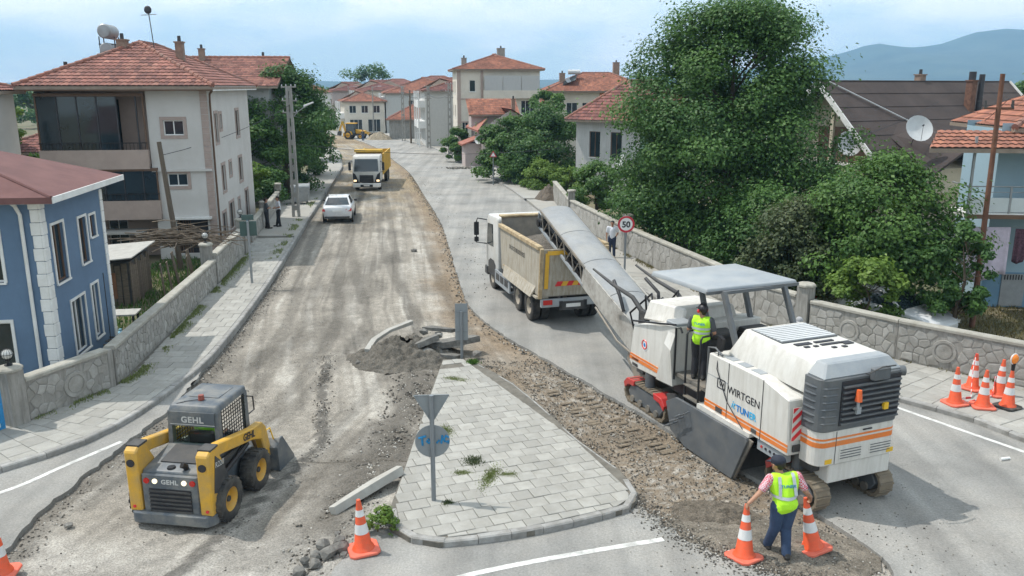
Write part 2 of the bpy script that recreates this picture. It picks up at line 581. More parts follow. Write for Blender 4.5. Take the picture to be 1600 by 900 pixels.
# milled carriageway: relief sheet with its own colours (dust, brown base, dark millings)
def milled():
    ys = [9.0]
    while ys[-1] < 165:
        y = ys[-1]
        ys.append(y + max(0.06, 0.06 * (y / 13.0) ** 1.55))
    ys = np.array(ys); nu = 250
    lk = interp_x(LK, ys) + 0.02
    rk = interp_x([(x + 0.6, y) for x, y in ME[:-1]], ys)
    rk = np.where(ys < 17, 7.6, rk)
    u = np.linspace(0, 1, nu)
    X = lk[:, None] * (1 - u) + rk[:, None] * u
    Y = np.repeat(ys[:, None], nu, 1)
    # direction along the road: pull coordinates back so that streaks follow the curve
    S = X - interp_x([((a + c) / 2, b) for (a, b), c in zip([(interp_x(LK, q), q) for q in (10, 20, 30, 40, 50, 65, 80, 100, 120, 140, 160)], [interp_x(ME, q) for q in (10, 20, 30, 40, 50, 65, 80, 100, 120, 140, 160)])], Y)
    n1 = fbm(X * 0.9, Y * 0.9, 3, 5); n2 = fbm(X * 5, Y * 5, 9, 4)
    st = fbm(S * 2.6, Y * 0.13, 21, 4); st2 = fbm(S * 7, Y * 0.2, 33, 3)
    Z = DEEP + (n1 - .5) * 0.05 + (n2 - .5) * 0.035 + (st - .5) * 0.05
    # tan dust, bright dust streaks, brown earth, dark wet-looking millings
    dust = np.array([0.278, 0.254, 0.216]); light = np.array([0.39, 0.365, 0.32]); brown = np.array([0.215, 0.160, 0.105]); darkm = np.array([0.115, 0.104, 0.088])
    C = dust + (light - dust) * sstep(.48, .70, st * .65 + n1 * .35)[..., None]
    C = C + (darkm * 1.35 - C) * (sstep(.55, .74, st2) * .45)[..., None]
    C = C * (1 - .30 * sstep(.5, .68, fbm(X * .45 + 7, Y * .3, 91, 4)))[..., None]
    dE = seg_dist(X, Y, ME[:-2])
    wb = sstep(1.9, .15, dE + (n1 - .5) * 1.6) * sstep(8, 20, Y) * .85
    C = C + (brown - C) * wb[..., None]
    # yellow-brown earth further up the road
    we = sstep(40, 75, Y) * sstep(.35, .65, n1) * .65
    C = C + (np.array([0.27, 0.205, 0.115]) - C) * we[..., None]
    # strip between island and machine: brown and white gravel
    ws = sstep(-0.3, .4, X - interp_x(ISLAND[7:13], Y)) * sstep(24.5, 23, Y) * (Y > 10)
    grav = np.array([0.205, 0.165, 0.12]) + (np.array([0.34, 0.315, 0.275]) - np.array([0.205, 0.165, 0.12])) * (sstep(.45, .75, fbm(X * 11, Y * 11, 47, 3)) * sstep(.35, .6, fbm(X * .9, Y * .5, 48, 3)))[..., None]
    grav = grav + (darkm - grav) * (sstep(.45, .7, fbm(X * .7, Y * .7, 71, 3)) * .3)[..., None]
    C = C + (grav - C) * ws[..., None]
    Z = Z + ws * (n2 - .5) * .012
    # dark millings band left of the island, and under the loader
    db = seg_dist(X, Y, [(-3.9, 11.0), (-3.4, 13.0), (-3.35, 15), (-2.9, 18), (-2.7, 21), (-2.9, 24)])
    wd = sstep(1.15, .15, db + (n1 - .5) * 1.1)
    C = C + (darkm - C) * (wd * .9)[..., None]
    Z = Z + wd * (0.06 + (n2 - .5) * 0.09)
    db2 = seg_dist(X, Y, [(-7.5, 11.5), (-5.6, 13.2), (-4.2, 13.6), (-3.6, 16)])
    wd2 = sstep(1.4, .2, db2 + (n1 - .5) * 2.6) * .35
    wl_ = sstep(14.6, 13.0, Y + (n1 - .5) * 2) * .6
    C = C + (np.array([.44, .42, .38]) - C) * wl_[..., None]
    C = C + (darkm * 1.15 - C) * wd2[..., None]
    # black broken line of tar left from the cut
    dt = seg_dist(X, Y, [(-6.2, 11.2), (-5.6, 13.0), (-4.9, 15.7), (-4.4, 18.0), (-5.2, 21.5), (-5.7, 24.5)])
    wt = sstep(.16, .05, dt + (fbm(X * 4, Y * 4, 55, 3) - .5) * .4) * .7
    C = C + (np.array([0.06, 0.056, 0.05]) - C) * wt[..., None]
    Z = Z + wt * .03
    # wheel tracks pressed into the dust
    for tr, am in (([(-12.6, 66), (-10.4, 47), (-8.3, 35), (-6.9, 27), (-7.0, 20), (-7.6, 15)], .30), ([(-10.6, 62), (-8.0, 45), (-5.6, 34), (-4.2, 28), (-4.6, 22), (-5.4, 17)], .26), ([(-9.2, 66), (-6.2, 48), (-4.3, 37), (-3.0, 30), (-2.2, 26.8)], .22), ([(-11.6, 50), (-9.4, 36), (-8.1, 27), (-7.9, 20)], .2)):
        for o_ in (-.85, .85):
            dw = seg_dist(X, Y, smooth_line([(a + o_, b) for a, b in tr], 4))
            k_ = sstep(.32, .12, dw + (n1 - .5) * .25) * am * (.5 + n2)
            C = C * (1 - k_)[..., None]; Z = Z - k_ * .05
    # foot of left kerb: loose crumbs
    dk = np.abs(X - interp_x([(-8.9, 13.0), (-9.1, 14.6), (-8.85, 17.9), (-8.7, 19.9), (-8.8, 21.2), (-9.05, 24.0), (-9.75, 31), (-10.6, 37.5), (-12.3, 49.3), (-17, 85)], Y))
    wk = sstep(.55, .05, dk + (n1 - .5) * .5) * .8
    C = C + (darkm * 1.2 - C) * wk[..., None]
    C = C * (0.8 + 0.4 * n2)[..., None]
    N = len(ys)
    V = np.stack([X, Y, Z], -1).reshape(-1, 3)
    i = np.arange(N - 1)[:, None] * nu + np.arange(nu - 1)[None, :]
    Fq = np.stack([i, i + 1, i + 1 + nu, i + nu], -1).reshape(-1, 4)
    col = np.concatenate([C.reshape(-1, 3), np.ones((len(V), 1))], 1)
    me = np_mesh('milled_road', V, Fq, mat_vcol('milled_surface', 0.95, 30.0, 0.5, 0.9, 5.0, 0.2), attrs={'Col': ('FLOAT_COLOR', col)}, smooth=True)
    return struct(link('milled_road', me))
milled()

# asphalt that has not been milled: slabs with a real broken edge
def m_asphalt():
    m = mat('old_asphalt', (0.24, 0.237, 0.222), 0.88, var=0.24, scale=0.4, dirt=(0.33, 0.312, 0.28), dirt_amt=0.8, dirt_scale=0.33, bump=0.55, bscale=90)
    n, l = m.node_tree.nodes, m.node_tree.links
    b = n['Principled BSDF']
    src = b.inputs['Base Color'].links[0].from_socket
    tc = n.new('ShaderNodeTexCoord')
    sp = n.new('ShaderNodeTexNoise'); sp.inputs['Scale'].default_value = 22; sp.inputs['Detail'].default_value = 6; sp.inputs['Roughness'].default_value = .8
    l.new(tc.outputs['Object'], sp.inputs['Vector'])
    vo = n.new('ShaderNodeTexVoronoi'); vo.feature = 'DISTANCE_TO_EDGE'; vo.inputs['Scale'].default_value = 0.42
    wv = n.new('ShaderNodeTexNoise'); wv.inputs['Scale'].default_value = 1.6; wv.inputs['Detail'].default_value = 5
    l.new(tc.outputs['Object'], wv.inputs['Vector'])
    av = n.new('ShaderNodeVectorMath'); av.operation = 'MULTIPLY_ADD'; av.inputs[1].default_value = (1.1, 1.1, 1.1)
    l.new(wv.outputs['Color'], av.inputs[0]); l.new(tc.outputs['Object'], av.inputs[2])
    l.new(av.outputs[0], vo.inputs['Vector'])
    cr = n.new('ShaderNodeMapRange'); cr.inputs['From Min'].default_value = 0.0; cr.inputs['From Max'].default_value = 0.012
    cr.inputs['To Min'].default_value = 0.9; cr.inputs['To Max'].default_value = 1.0
    l.new(vo.outputs['Distance'], cr.inputs['Value'])
    mr = n.new('ShaderNodeMapRange'); mr.inputs['From Min'].default_value = 0.3; mr.inputs['From Max'].default_value = 0.7
    mr.inputs['To Min'].default_value = 0.68; mr.inputs['To Max'].default_value = 1.32
    l.new(sp.outputs['Fac'], mr.inputs['Value'])
    # long dark tyre streaks along the lane
    mp = n.new('ShaderNodeMapping'); mp.inputs['Rotation'].default_value = (0, 0, R(-16)); mp.inputs['Scale'].default_value = (1.6, 0.07, 1)
    l.new(tc.outputs['Object'], mp.inputs['Vector'])
    sn = n.new('ShaderNodeTexNoise'); sn.inputs['Scale'].default_value = 1.0; sn.inputs['Detail'].default_value = 6
    l.new(mp.outputs[0], sn.inputs['Vector'])
    m3 = n.new('ShaderNodeMapRange'); m3.inputs['From Min'].default_value = 0.35; m3.inputs['From Max'].default_value = 0.65
    m3.inputs['To Min'].default_value = 0.82; m3.inputs['To Max'].default_value = 1.12
    l.new(sn.outputs['Fac'], m3.inputs['Value'])
    q = n.new('ShaderNodeMath'); q.operation = 'MULTIPLY'; l.new(cr.outputs[0], q.inputs[0]); l.new(mr.outputs[0], q.inputs[1])
    q2 = n.new('ShaderNodeMath'); q2.operation = 'MULTIPLY'; l.new(q.outputs[0], q2.inputs[0]); l.new(m3.outputs[0], q2.inputs[1])
    s = n.new('ShaderNodeVectorMath'); s.operation = 'SCALE'
    l.new(src, s.inputs[0]); l.new(q2.outputs[0], s.inputs['Scale']); l.new(s.outputs[0], b.inputs['Base Color'])
    return m
M_ASPH = m_asphalt()

def rough_edge(pts, amp=0.05, step=0.22, seed=1, ymax=60):
    r = random.Random(seed); out = []
    for (ax, ay), (bx, by) in zip(pts[:-1], pts[1:]):
        L = math.hypot(bx - ax, by - ay); n = max(1, int(L / step)) if min(ay, by) < ymax else 1
        nx, ny = (by - ay) / L, -(bx - ax) / L
        for k in range(n):
            t = k / n; j = r.uniform(-amp, amp) if k else 0
            out.append((ax + (bx - ax) * t + nx * j, ay + (by - ay) * t + ny * j))
    out.append(pts[-1])
    return out

def slab(name, poly, z0, z1, material):
    bm = bmesh.new()
    top = [bm.verts.new((x, y, z1)) for x, y in poly]
    bot = [bm.verts.new((x, y, z0)) for x, y in poly]
    f = bm.faces.new(top)
    n = len(poly)
    for i in range(n):
        bm.faces.new((top[i], bot[i], bot[(i + 1) % n], top[(i + 1) % n]))
    bmesh.ops.triangulate(bm, faces=[f])
    bmesh.ops.recalc_face_normals(bm, faces=bm.faces)
    me = bpy.data.meshes.new(name); bm.to_mesh(me); bm.free()
    me.materials.append(material)
    return struct(link(name, me))

me_near = rough_edge(smooth_line(ME[::-1], 5), 0.045, 0.2, 4)
rk_far2near = [p for p in RK[::-1]]
poly_right = me_near + [(-48, 178), (-26.0, 147.0)] + [(x + .05, y) for x, y in rk_far2near[2:]] + [(16, 8), (8, 8), (7.5, 10)]
slab('asphalt_lane', poly_right, DEEP - .08, 0.0, M_ASPH)
left_b = rough_edge([(-3.6, 8), (-3.1, 12.3), (-2.75, 13.6), (-2.5, 14.7)], .06, .2, 8)
tongue = rough_edge([(2.0, 15.0), (2.6, 14.75), (3.2, 13.5), (4.2, 12.6), (6.0, 11.7)], .09, .16, 9)
slab('asphalt_apron', left_b + tongue + [(7.5, 10), (8, 8)], DEEP - .08, 0.0, M_ASPH)
la = rough_edge([(-8.5, 10.5), (-8.96, 13.0), (-9.16, 14.6), (-8.92, 17.9), (-8.72, 19.9), (-8.8, 21.2), (-9.0, 23.2)], .05, .18, 10)
slab('asphalt_strip', la + [(x - .05, y) for x, y in LK[8::-1]] + [(-16, 10.2)], DEEP - .08, 0.0, M_ASPH)

# painted edge lines, 4 mm over the asphalt
M_LINE = mat('road_paint', (0.62, 0.62, 0.59), 0.75, var=0.2, scale=6, dirt=(0.25, 0.245, 0.23), dirt_amt=0.8, dirt_scale=4)
def line(pts, w, label):
    pts = smooth_line(pts, 8)
    V, Fq = [], []
    for i, p in enumerate(pts):
        a = Vector(pts[max(i - 1, 0)]); b = Vector(pts[min(i + 1, len(pts) - 1)])
        d = (b - a).normalized(); nx, ny = -d.y * w / 2, d.x * w / 2
        V += [(p[0] + nx, p[1] + ny, .004), (p[0] - nx, p[1] - ny, .004)]
    for i in range(len(pts) - 1):
        Fq.append((2 * i, 2 * i + 1, 2 * i + 3, 2 * i + 2))
    o = MB().add(V, Fq).build('road_marking', M_LINE)
    o['label'] = label
    return struct(o)
line([(-11.9, 14.1), (-10.37, 15.4), (-9.7, 16.65), (-9.05, 17.9)], .12, 'white edge line on the asphalt strip by left kerb')
line([(-2.0, 11.7), (-1.0, 12.35), (0.1, 12.8), (1.5, 13.25), (2.75, 13.62)], .13, 'white line curving in front of the traffic island')
line([(15.0, 11.5), (12.9, 15.2), (11.5, 17.4), (10.55, 18.9), (9.7, 20.3)], .12, 'white edge line beside the right kerb')

# ---- kerbs and paving
M_KERB = mat('kerb_concrete', (0.30, 0.295, 0.28), 0.85, var=0.15, scale=5, dirt=(0.16, 0.15, 0.13), dirt_amt=0.7, dirt_scale=3, bump=0.3, rnd=0.12)
M_SLAB = mat('paving_concrete', (0.315, 0.307, 0.28), 0.88, var=0.10, scale=2.5, dirt=(0.24, 0.23, 0.20), dirt_amt=0.6, dirt_scale=3, bump=0.25, rnd=0.13)
M_BED = mat('paving_bed', (0.13, 0.12, 0.10), 0.95, var=0.3, scale=5)
M_PAVE_FAR = mat('paving_far', (0.33, 0.32, 0.29), 0.9, var=0.18, scale=1.2, dirt=(0.22, 0.2, 0.17), dirt_amt=0.6, dirt_scale=.6)

def tile_mesh(poly, h=0.035, bev=0.012):
    """bevelled paving piece from a convex polygon, top at z = 0"""
    if poly_area(poly) < 0: poly = poly[::-1]
    inn = inset(poly, bev)
    if len(inn) != len(poly):
        return MB().prism(poly, 'z', -h, 0).mesh('paving_slab', M_SLAB)
    b = MB(); n = len(poly)
    vs = [(x, y, -h) for x, y in poly] + [(x, y, -bev * .6) for x, y in poly] + [(x, y, 0) for x, y in inn]
    fs = [tuple(range(2 * n, 3 * n))]
    for k in range(n):
        j = (k + 1) % n
        fs += [(k, j, n + j, n + k), (n + k, n + j, 2 * n + j, 2 * n + k)]
    b.add(vs, fs)
    return b.mesh('paving_slab', M_SLAB)

def kerb_row(path, length, z0, z1, w, parent, side=1):
    """kerb stones laid end to end along a path; side: +1 body lies to the left of the path"""
    pts = resample(path, length)
    r = random.Random(5)
    for p, q in zip(pts[:-1], pts[1:]):
        d = Vector((q[0] - p[0], q[1] - p[1])); L = d.length; d /= L
        b = MB()
        g_ = .006
        y0, y1 = (0, w) if side > 0 else (-w, 0)
        ch = .025
        prof = [(y0, z0), (y1, z0), (y1, z1), (y0 + ch * (1 if side > 0 else 0), z1), (y0, z1 - ch)] if side > 0 else [(y0, z0), (y1, z0), (y1, z1 - ch), (y1 - ch, z1), (y0, z1)]
        b.prism(prof, 'x', g_, L - g_)
        b.build('kerb_stone', M_KERB, parent, (p[0], p[1], r.uniform(-.008, .008)), math.atan2(d.y, d.x) + r.uniform(-.006, .006))

ZP = 0.13
# traffic island
isl = struct(thing('traffic_island', 'wedge shaped traffic island paved with square pale slabs', 'traffic island'))
MB().prism(ISLAND, 'z', DEEP - .1, ZP - .025).build('bed', M_BED, isl)
kerb_row(smooth_line(ISLAND[0:9], 4), 0.62, DEEP, ZP, .13, isl, 1)
kerb_row(ISLAND[8:13], 0.8, DEEP, ZP - .02, .06, isl, 1)
inn = ISLAND
half = []
for i in range(len(inn)):
    (ax, ay), (bx, by) = inn[i], inn[(i + 1) % len(inn)]
    L = math.hypot(bx - ax, by - ay); nx, ny = (by - ay) / L, -(bx - ax) / L
    off = .14 if i <= 7 else (.075 if i <= 11 else .01)
    half.append((nx, ny, nx * ax + ny * ay - off))
ang = R(20.7); ux, uy = math.cos(ang), math.sin(ang)
T = .365; base = None
rr = random.Random(3)
full = tile_mesh([(-T/2 + .005, -T/2 + .005), (T/2 - .005, -T/2 + .005), (T/2 - .005, T/2 - .005), (-T/2 + .005, T/2 - .005)])
for j in range(-4, 34):
    for i in range(-16, 18):
        s_ = (i + (.5 if j % 2 else 0)) * T; t_ = j * T
        cx, cy = -0.6 + s_ * ux - t_ * uy, 13.6 + s_ * uy + t_ * ux
        sq = [(a * (T/2 - .005), b_ * (T/2 - .005)) for a, b_ in ((-1, -1), (1, -1), (1, 1), (-1, 1))]
        w_ = [(cx + a * ux - b_ * uy, cy + a * uy + b_ * ux) for a, b_ in sq]
        cl = clip_poly(w_, half)
        if not cl: continue
        A = abs(poly_area(cl))
        if A < .012: continue
        if cx < -1.0 and cy > 22.6 and rr.random() < .3: continue
        lz = ZP + rr.uniform(-.006, .006)
        tilt = (rr.uniform(-.012, .012), rr.uniform(-.012, .012), ang)
        if A > .122:
            link('paving_slab', full, isl, (cx, cy, lz), rot=tilt)
        else:
            loc_ = [((x - cx) * ux + (y - cy) * uy, -(x - cx) * uy + (y - cy) * ux) for x, y in cl]
            link('paving_slab', tile_mesh(loc_), isl, (cx, cy, lz), rot=tilt)

# strip pavements: rows of slabs follow the kerb
def strip_paving(parent, inner, outer, y0, y1, T, nmax, z, sgn):
    """slabs between the kerb line (inner) and back line (outer), both resampled by arc length"""
    a = resample(smooth_line(inner, 8), .05)
    a = [p for p in a if y0 <= p[1] <= y1]
    n = 0; r = random.Random(9); k = 0
    acc = 0; last = a[0]; rows = [a[0]]
    for p in a[1:]:
        acc += math.hypot(p[0] - last[0], p[1] - last[1]); last = p
        if acc >= T:
            rows.append(p); acc = 0
    os_ = smooth_line(outer, 8)
    def back(p, nrm):
        best = 1e9
        for q, q2 in zip(os_[:-1], os_[1:]):
            # ray p + t*nrm against segment
            dx, dy = q2[0] - q[0], q2[1] - q[1]
            den = nrm[0] * dy - nrm[1] * dx
            if abs(den) < 1e-9: continue
            t = ((q[0] - p[0]) * dy - (q[1] - p[1]) * dx) / den
            s = ((q[0] - p[0]) * nrm[1] - (q[1] - p[1]) * nrm[0]) / den
            if t > .2 and -.01 <= s <= 1.01: best = min(best, t)
        return best if best < 9 else 2.0
    ns = []
    for i in range(len(rows)):
        p, q = rows[max(i - 2, 0)], rows[min(i + 2, len(rows) - 1)]
        L = math.hypot(q[0] - p[0], q[1] - p[1])
        ns.append((sgn * (q[1] - p[1]) / L, -sgn * (q[0] - p[0]) / L))
    for p, q, nrm, nrm2 in zip(rows[:-1], rows[1:], ns[:-1], ns[1:]):
        k += 1
        d = (q[0] - p[0], q[1] - p[1]); L = math.hypot(*d); d = (d[0] / L, d[1] / L)
        w = min(back(p, nrm), back(q, nrm2)) - .16
        off = .16; c0 = off - (T / 2 if k % 2 else 0)
        while c0 < w + off:
            e0, e1 = max(c0, off), min(c0 + T, w + off)
            c0 += T
            if e1 - e0 < .08: continue
            if n >= nmax: return n
            pts = [(p[0] + nrm[0] * e, p[1] + nrm[1] * e) for e in (e0 + .005, e1 - .005)]
            pts += [(q[0] + nrm2[0] * e, q[1] + nrm2[1] * e) for e in (e1 - .005, e0 + .005)]
            pts[0] = (pts[0][0] + d[0] * .005, pts[0][1] + d[1] * .005); pts[1] = (pts[1][0] + d[0] * .005, pts[1][1] + d[1] * .005)
            pts[2] = (pts[2][0] - d[0] * .005, pts[2][1] - d[1] * .005); pts[3] = (pts[3][0] - d[0] * .005, pts[3][1] - d[1] * .005)
            cx = sum(v[0] for v in pts) / 4; cy = sum(v[1] for v in pts) / 4
            link('paving_slab', tile_mesh([(v[0] - cx, v[1] - cy) for v in pts]), parent, (cx, cy, z + r.uniform(-.005, .005)), rot=(r.uniform(-.008, .008), r.uniform(-.008, .008), 0))
            n += 1
    return n

def ribbon(name, a, b, ymin, ymax, z0, z1, material, parent=None):
    """closed strip body between two lines"""
    ys = np.arange(ymin, ymax + .01, 1.0)
    A = [(float(x), float(y)) for x, y in zip(interp_x(a, ys), ys)]
    B = [(float(x), float(y)) for x, y in zip(interp_x(b, ys), ys)]
    bm = MB()
    bm.prism(A + B[::-1], 'z', z0, z1)
    return bm.build(name, material, parent)

lp = struct(thing('sidewalk_left', 'slab sidewalk with kerb along the left walls', 'sidewalk'))
ribbon('bed', [(x - .1, y) for x, y in LK], [(x - .3, y) for x, y in WL], 14.7, 44.5, -.3, ZP - .028, M_BED, lp)
ribbon('pavement', [(x - .1, y) for x, y in LK], [(x - .4, y) for x, y in WL], 44.5, 112, -.3, ZP, M_PAVE_FAR, lp)
kerb_row([p for p in smooth_line(LK, 6) if 10 < p[1] < 64], 0.9, DEEP - .1, ZP, .15, lp, 1)
ribbon('kerb_far', LK, [(x - .16, y) for x, y in LK], 63.5, 140, -.3, ZP + .004, M_KERB, lp)
strip_paving(lp, LK, WL, 14.9, 44.5, .5, 300, ZP, -1)

rp_ = struct(thing('sidewalk_right', 'slab sidewalk with kerb along the right stone wall', 'sidewalk'))
ribbon('bed', [(x + .1, y) for x, y in RK], [(x + .3, y) for x, y in WR], 14.8, 34.5, -.3, ZP - .028, M_BED, rp_)
ribbon('pavement', [(x + .1, y) for x, y in RK], [(x + .5, y) for x, y in WR], 34.5, 60, -.3, ZP, M_PAVE_FAR, rp_)
kerb_row([(x, y) for x, y in smooth_line(RK, 6) if 10 < y < 60], 0.9, DEEP - .1, ZP, .15, rp_, -1)
strip_paving(rp_, RK, WR, 16.0, 34.5, .5, 300, ZP, 1)
RB2 = [(3.0, 60), (2.9, 64.8), (0.8, 76.7), (-3.8, 100), (-6.5, 112), (-11, 128), (-20, 147)]
ribbon('pavement', [(x + .1, y) for x, y in RK], RB2, 60, 146, -.3, ZP, M_PAVE_FAR, rp_)
ribbon('kerb_far', RK, [(x + .16, y) for x, y in RK], 60, 146, -.3, ZP + .004, M_KERB, rp_)

# ---- mountains beyond the town
def mountain():
    nx, ny = 150, 40
    xs = np.linspace(-2600, 3400, nx); ysr = np.linspace(0, 1, ny)
    X, V_ = np.meshgrid(xs, ysr)
    prof = np.interp(xs, [-2600, -1500, -750, -350, 250, 500, 700, 950, 1100, 1287, 1407, 1550, 1670, 1908, 2500, 3400],
                     [20, 28, 34, 26, 40, 50, 58, 84, 106, 162, 150, 168, 199, 212, 200, 140])
    h = np.where(V_ < .5, V_ / .5, (1 - V_) / .5)
    Y = 3100 + (V_ - .5) * 1800
    Z = prof[None, :] * h ** .8 * (0.9 + .2 * fbm(X / 250, Y / 250, 5, 5)) - 5
    V = np.stack([X, Y, Z], -1).reshape(-1, 3)
    i = np.arange(ny - 1)[:, None] * nx + np.arange(nx - 1)[None, :]
    Fq = np.stack([i, i + 1, i + 1 + nx, i + nx], -1).reshape(-1, 4)
    me = np_mesh('mountain', V, Fq, mat('forest_far', (0.035, 0.058, 0.04), 1.0, var=0.45, scale=0.008, dirt=(0.075, 0.085, 0.05), dirt_amt=.6, dirt_scale=.004), smooth=True)
    struct(link('mountain', me))
mountain()
M_HAZE = bpy.data.materials.new('haze_air'); M_HAZE.use_nodes = True
_n = M_HAZE.node_tree.nodes; _n.clear()
_o = _n.new('ShaderNodeOutputMaterial'); _v = _n.new('ShaderNodeVolumePrincipled')
_v.inputs['Color'].default_value = (0.38, 0.68, 1.0, 1)
_v.inputs['Density'].default_value = 0.00027
_v.inputs['Anisotropy'].default_value = 0.0
M_HAZE.node_tree.links.new(_v.outputs[0], _o.inputs['Volume'])
stuff(MB().bx(-3600, 3600, -300, 4300, -30, 260).build('haze', M_HAZE))

# ================================================================ GARDEN WALLS
M_WALL = mat('wall_concrete', (0.30, 0.29, 0.265), 0.9, var=0.15, scale=2, dirt=(0.14, 0.13, 0.115), dirt_amt=0.8, dirt_scale=1.5, bump=0.3, streak=True)
M_STONE = mat('wall_stone', (0.34, 0.33, 0.305), 0.9, var=0.16, scale=3, dirt=(0.19, 0.18, 0.155), dirt_amt=0.8, dirt_scale=1.3, bump=0.5, rnd=0.07)
M_COPE = mat('coping', (0.36, 0.345, 0.30), 0.9, var=0.12, scale=3, dirt=(0.20, 0.185, 0.15), dirt_amt=0.7, dirt_scale=2, bump=0.25, rnd=0.08)
M_BLACK = mat('black_iron', (0.02, 0.02, 0.022), 0.45, 0.3)
M_GLOBE = mat('globe_glass', (0.55, 0.55, 0.52), 0.15, 0, .05, spec=0.7)

def voronoi_cells(W, H, cw, ch, seed, jit=.42):
    """irregular convex cells filling a W x H rectangle"""
    r = random.Random(seed)
    nx, ny = max(1, round(W / cw)), max(1, round(H / ch))
    S = {}
    for i in range(-1, nx + 1):
        for j in range(-1, ny + 1):
            S[i, j] = ((i + .5 + r.uniform(-jit, jit) + (.25 if j % 2 else -.25)) * W / nx, (j + .5 + r.uniform(-jit, jit)) * H / ny)
    out = []
    for i in range(nx):
        for j in range(ny):
            px, py = S[i, j]
            hp = [(-1, 0, 0), (1, 0, W), (0, -1, 0), (0, 1, H)]
            for a in range(-2, 3):
                for b in range(-2, 3):
                    q = S.get((i + a, j + b))
                    if q is None or (a == 0 and b == 0): continue
                    dx, dy = q[0] - px, q[1] - py
                    hp.append((dx, dy, (q[0]**2 + q[1]**2 - px**2 - py**2) / 2))
            c = clip_poly([(-1, -1), (W + 1, -1), (W + 1, H + 1), (-1, H + 1)], hp)
            if len(c) >= 3 and abs(poly_area(c)) > .003: out.append(c)
    return out

def stone_face(b, poly, y, prot, gap, sgn):
    """a pillow-shaped stone on a vertical face: poly in (x, z), grows towards sgn*y"""
    if poly_area(poly) < 0: poly = poly[::-1]
    p0 = inset(poly, gap)
    p1 = inset(poly, gap + .03)
    if len(p0) < 3: return False
    n = len(p0)
    if len(p1) != n:
        cx = sum(p[0] for p in p0) / n; cz = sum(p[1] for p in p0) / n
        p1 = [(cx + (x - cx) * .72, cz + (z - cz) * .72) for x, z in p0]
    vs = [(x, y, z) for x, z in p0] + [(x, y + sgn * prot * .6, z) for x, z in p0] + [(x, y + sgn * prot, z) for x, z in p1]
    fs = [tuple(range(2 * n, 3 * n))]
    for k in range(n):
        j = (k + 1) % n
        fs += [(k, j, n + j, n + k), (n + k, n + j, 2 * n + j, 2 * n + k)]
    b.add(vs, fs)
    return True

def stone_wall(root, a, b, h, face, z0=0.1, cw=.3, ch=.24, medallion=None, t=.22, limit=None, seed=1, gap=.012, fill=1.0):
    """wall panel from a to b as parts of root; face = +1/-1: which local y side carries the stones"""
    d = Vector((b[0] - a[0], b[1] - a[1])); L = d.length; ang = math.atan2(d.y, d.x)
    body = MB().bx(0, L, -t / 2, t / 2, z0 - .5, z0 + h - .1).build('panel', M_WALL, root, (a[0], a[1], 0), ang)
    cope = MB().prism([(-t / 2 - .05, z0 + h - .1), (t / 2 + .05, z0 + h - .1), (t / 2 + .05, z0 + h - .03), (t / 2 + .02, z0 + h), (-t / 2 - .02, z0 + h), (-t / 2 - .05, z0 + h - .03)], 'x', .003, L - .003)
    cope.build('coping', M_COPE, root, (a[0], a[1], 0), ang)
    cells = voronoi_cells(L - .04, h - .2, cw, ch, seed)
    r = random.Random(seed); rest = MB(); n = 0
    for c in cells:
        c = [(x + .02, z + z0 + .04) for x, z in c]
        cx = sum(p[0] for p in c) / len(c); cz = sum(p[1] for p in c) / len(c)
        if medallion and math.hypot(cx - medallion, cz - z0 - h * .45) < .40: continue
        if r.random() > fill: continue
        tgt = MB() if (limit is None or n < limit) else rest
        if stone_face(tgt, [(x - cx, z - cz) for x, z in c] if tgt is not rest else c, face * t / 2, r.uniform(.012, .026), gap * .7, face):
            if tgt is not rest:
                M = Matrix.Rotation(ang, 4, 'Z')
                p = M @ Vector((cx, 0, cz))
                tgt.build('stone', M_STONE, root, (a[0] + p.x, a[1] + p.y, cz), ang)
                n += 1
    if rest.v:
        stuff(rest.build('stone_facing', M_STONE, root, (a[0], a[1], 0), ang))
    if medallion:
        md = MB().lathe([(.001, 0), (.12, .035), (.21, .03), (.215, .015), (.25, .015), (.255, .04), (.33, .04), (.34, 0)], 28, (0, 0, 0), 'z')
        vs = [(x, face * z, y) for x, y, z in md.v]
        q = MB().add(vs, md.f)
        M = Matrix.Rotation(ang, 4, 'Z'); p = M @ Vector((medallion, face * t / 2, 0))
        q.build('medallion', M_STONE, root, (a[0] + p.x, a[1] + p.y, z0 + h * .45), ang, smooth=35)
    return n

def pillar(root, p, h, w=.42, z0=.1, cap=True, ang=0):
    b = MB().bx(-w/2, w/2, -w/2, w/2, z0 - .4, z0 + h - .08)
    b.build('pillar', M_WALL, root, (p[0], p[1], 0), ang, bevel=.01)
    if cap:
        MB().lathe([(.001, z0 + h + .05), (w * .62, z0 + h + .02), (w * .72, z0 + h - .02), (w * .72, z0 + h - .07), (w * .6, z0 + h - .1)][::-1], 8).build('pillar_cap', M_COPE, root, (p[0], p[1], 0), ang + R(22.5))

def globe_lamp(label, p, z):
    t = thing('globe_lamp', label, 'lamp', (p[0], p[1], z))
    MB().lathe([(.09, 0), (.09, .02), (.03, .04), (.025, .1), (.07, .12), (.07, .14), (.03, .15)], 10).build('base', M_BLACK, t, smooth=40)
    MB().ball((0, 0, .27), .125, 14).build('globe', M_GLOBE, t, smooth=60)
    b = MB()
    for k in range(6):
        a = math.pi * k / 6
        b.tube([(math.cos(a) * .132 * math.cos(q), math.sin(a) * .132 * math.cos(q), .27 + .132 * math.sin(q)) for q in [2 * math.pi * i / 16 for i in range(17)]], .005, 4)
    b.tube([(.133 * math.cos(q), .133 * math.sin(q), .27) for q in [2 * math.pi * i / 16 for i in range(17)]], .006, 4)
    b.build('cage', M_BLACK, t)
    return t

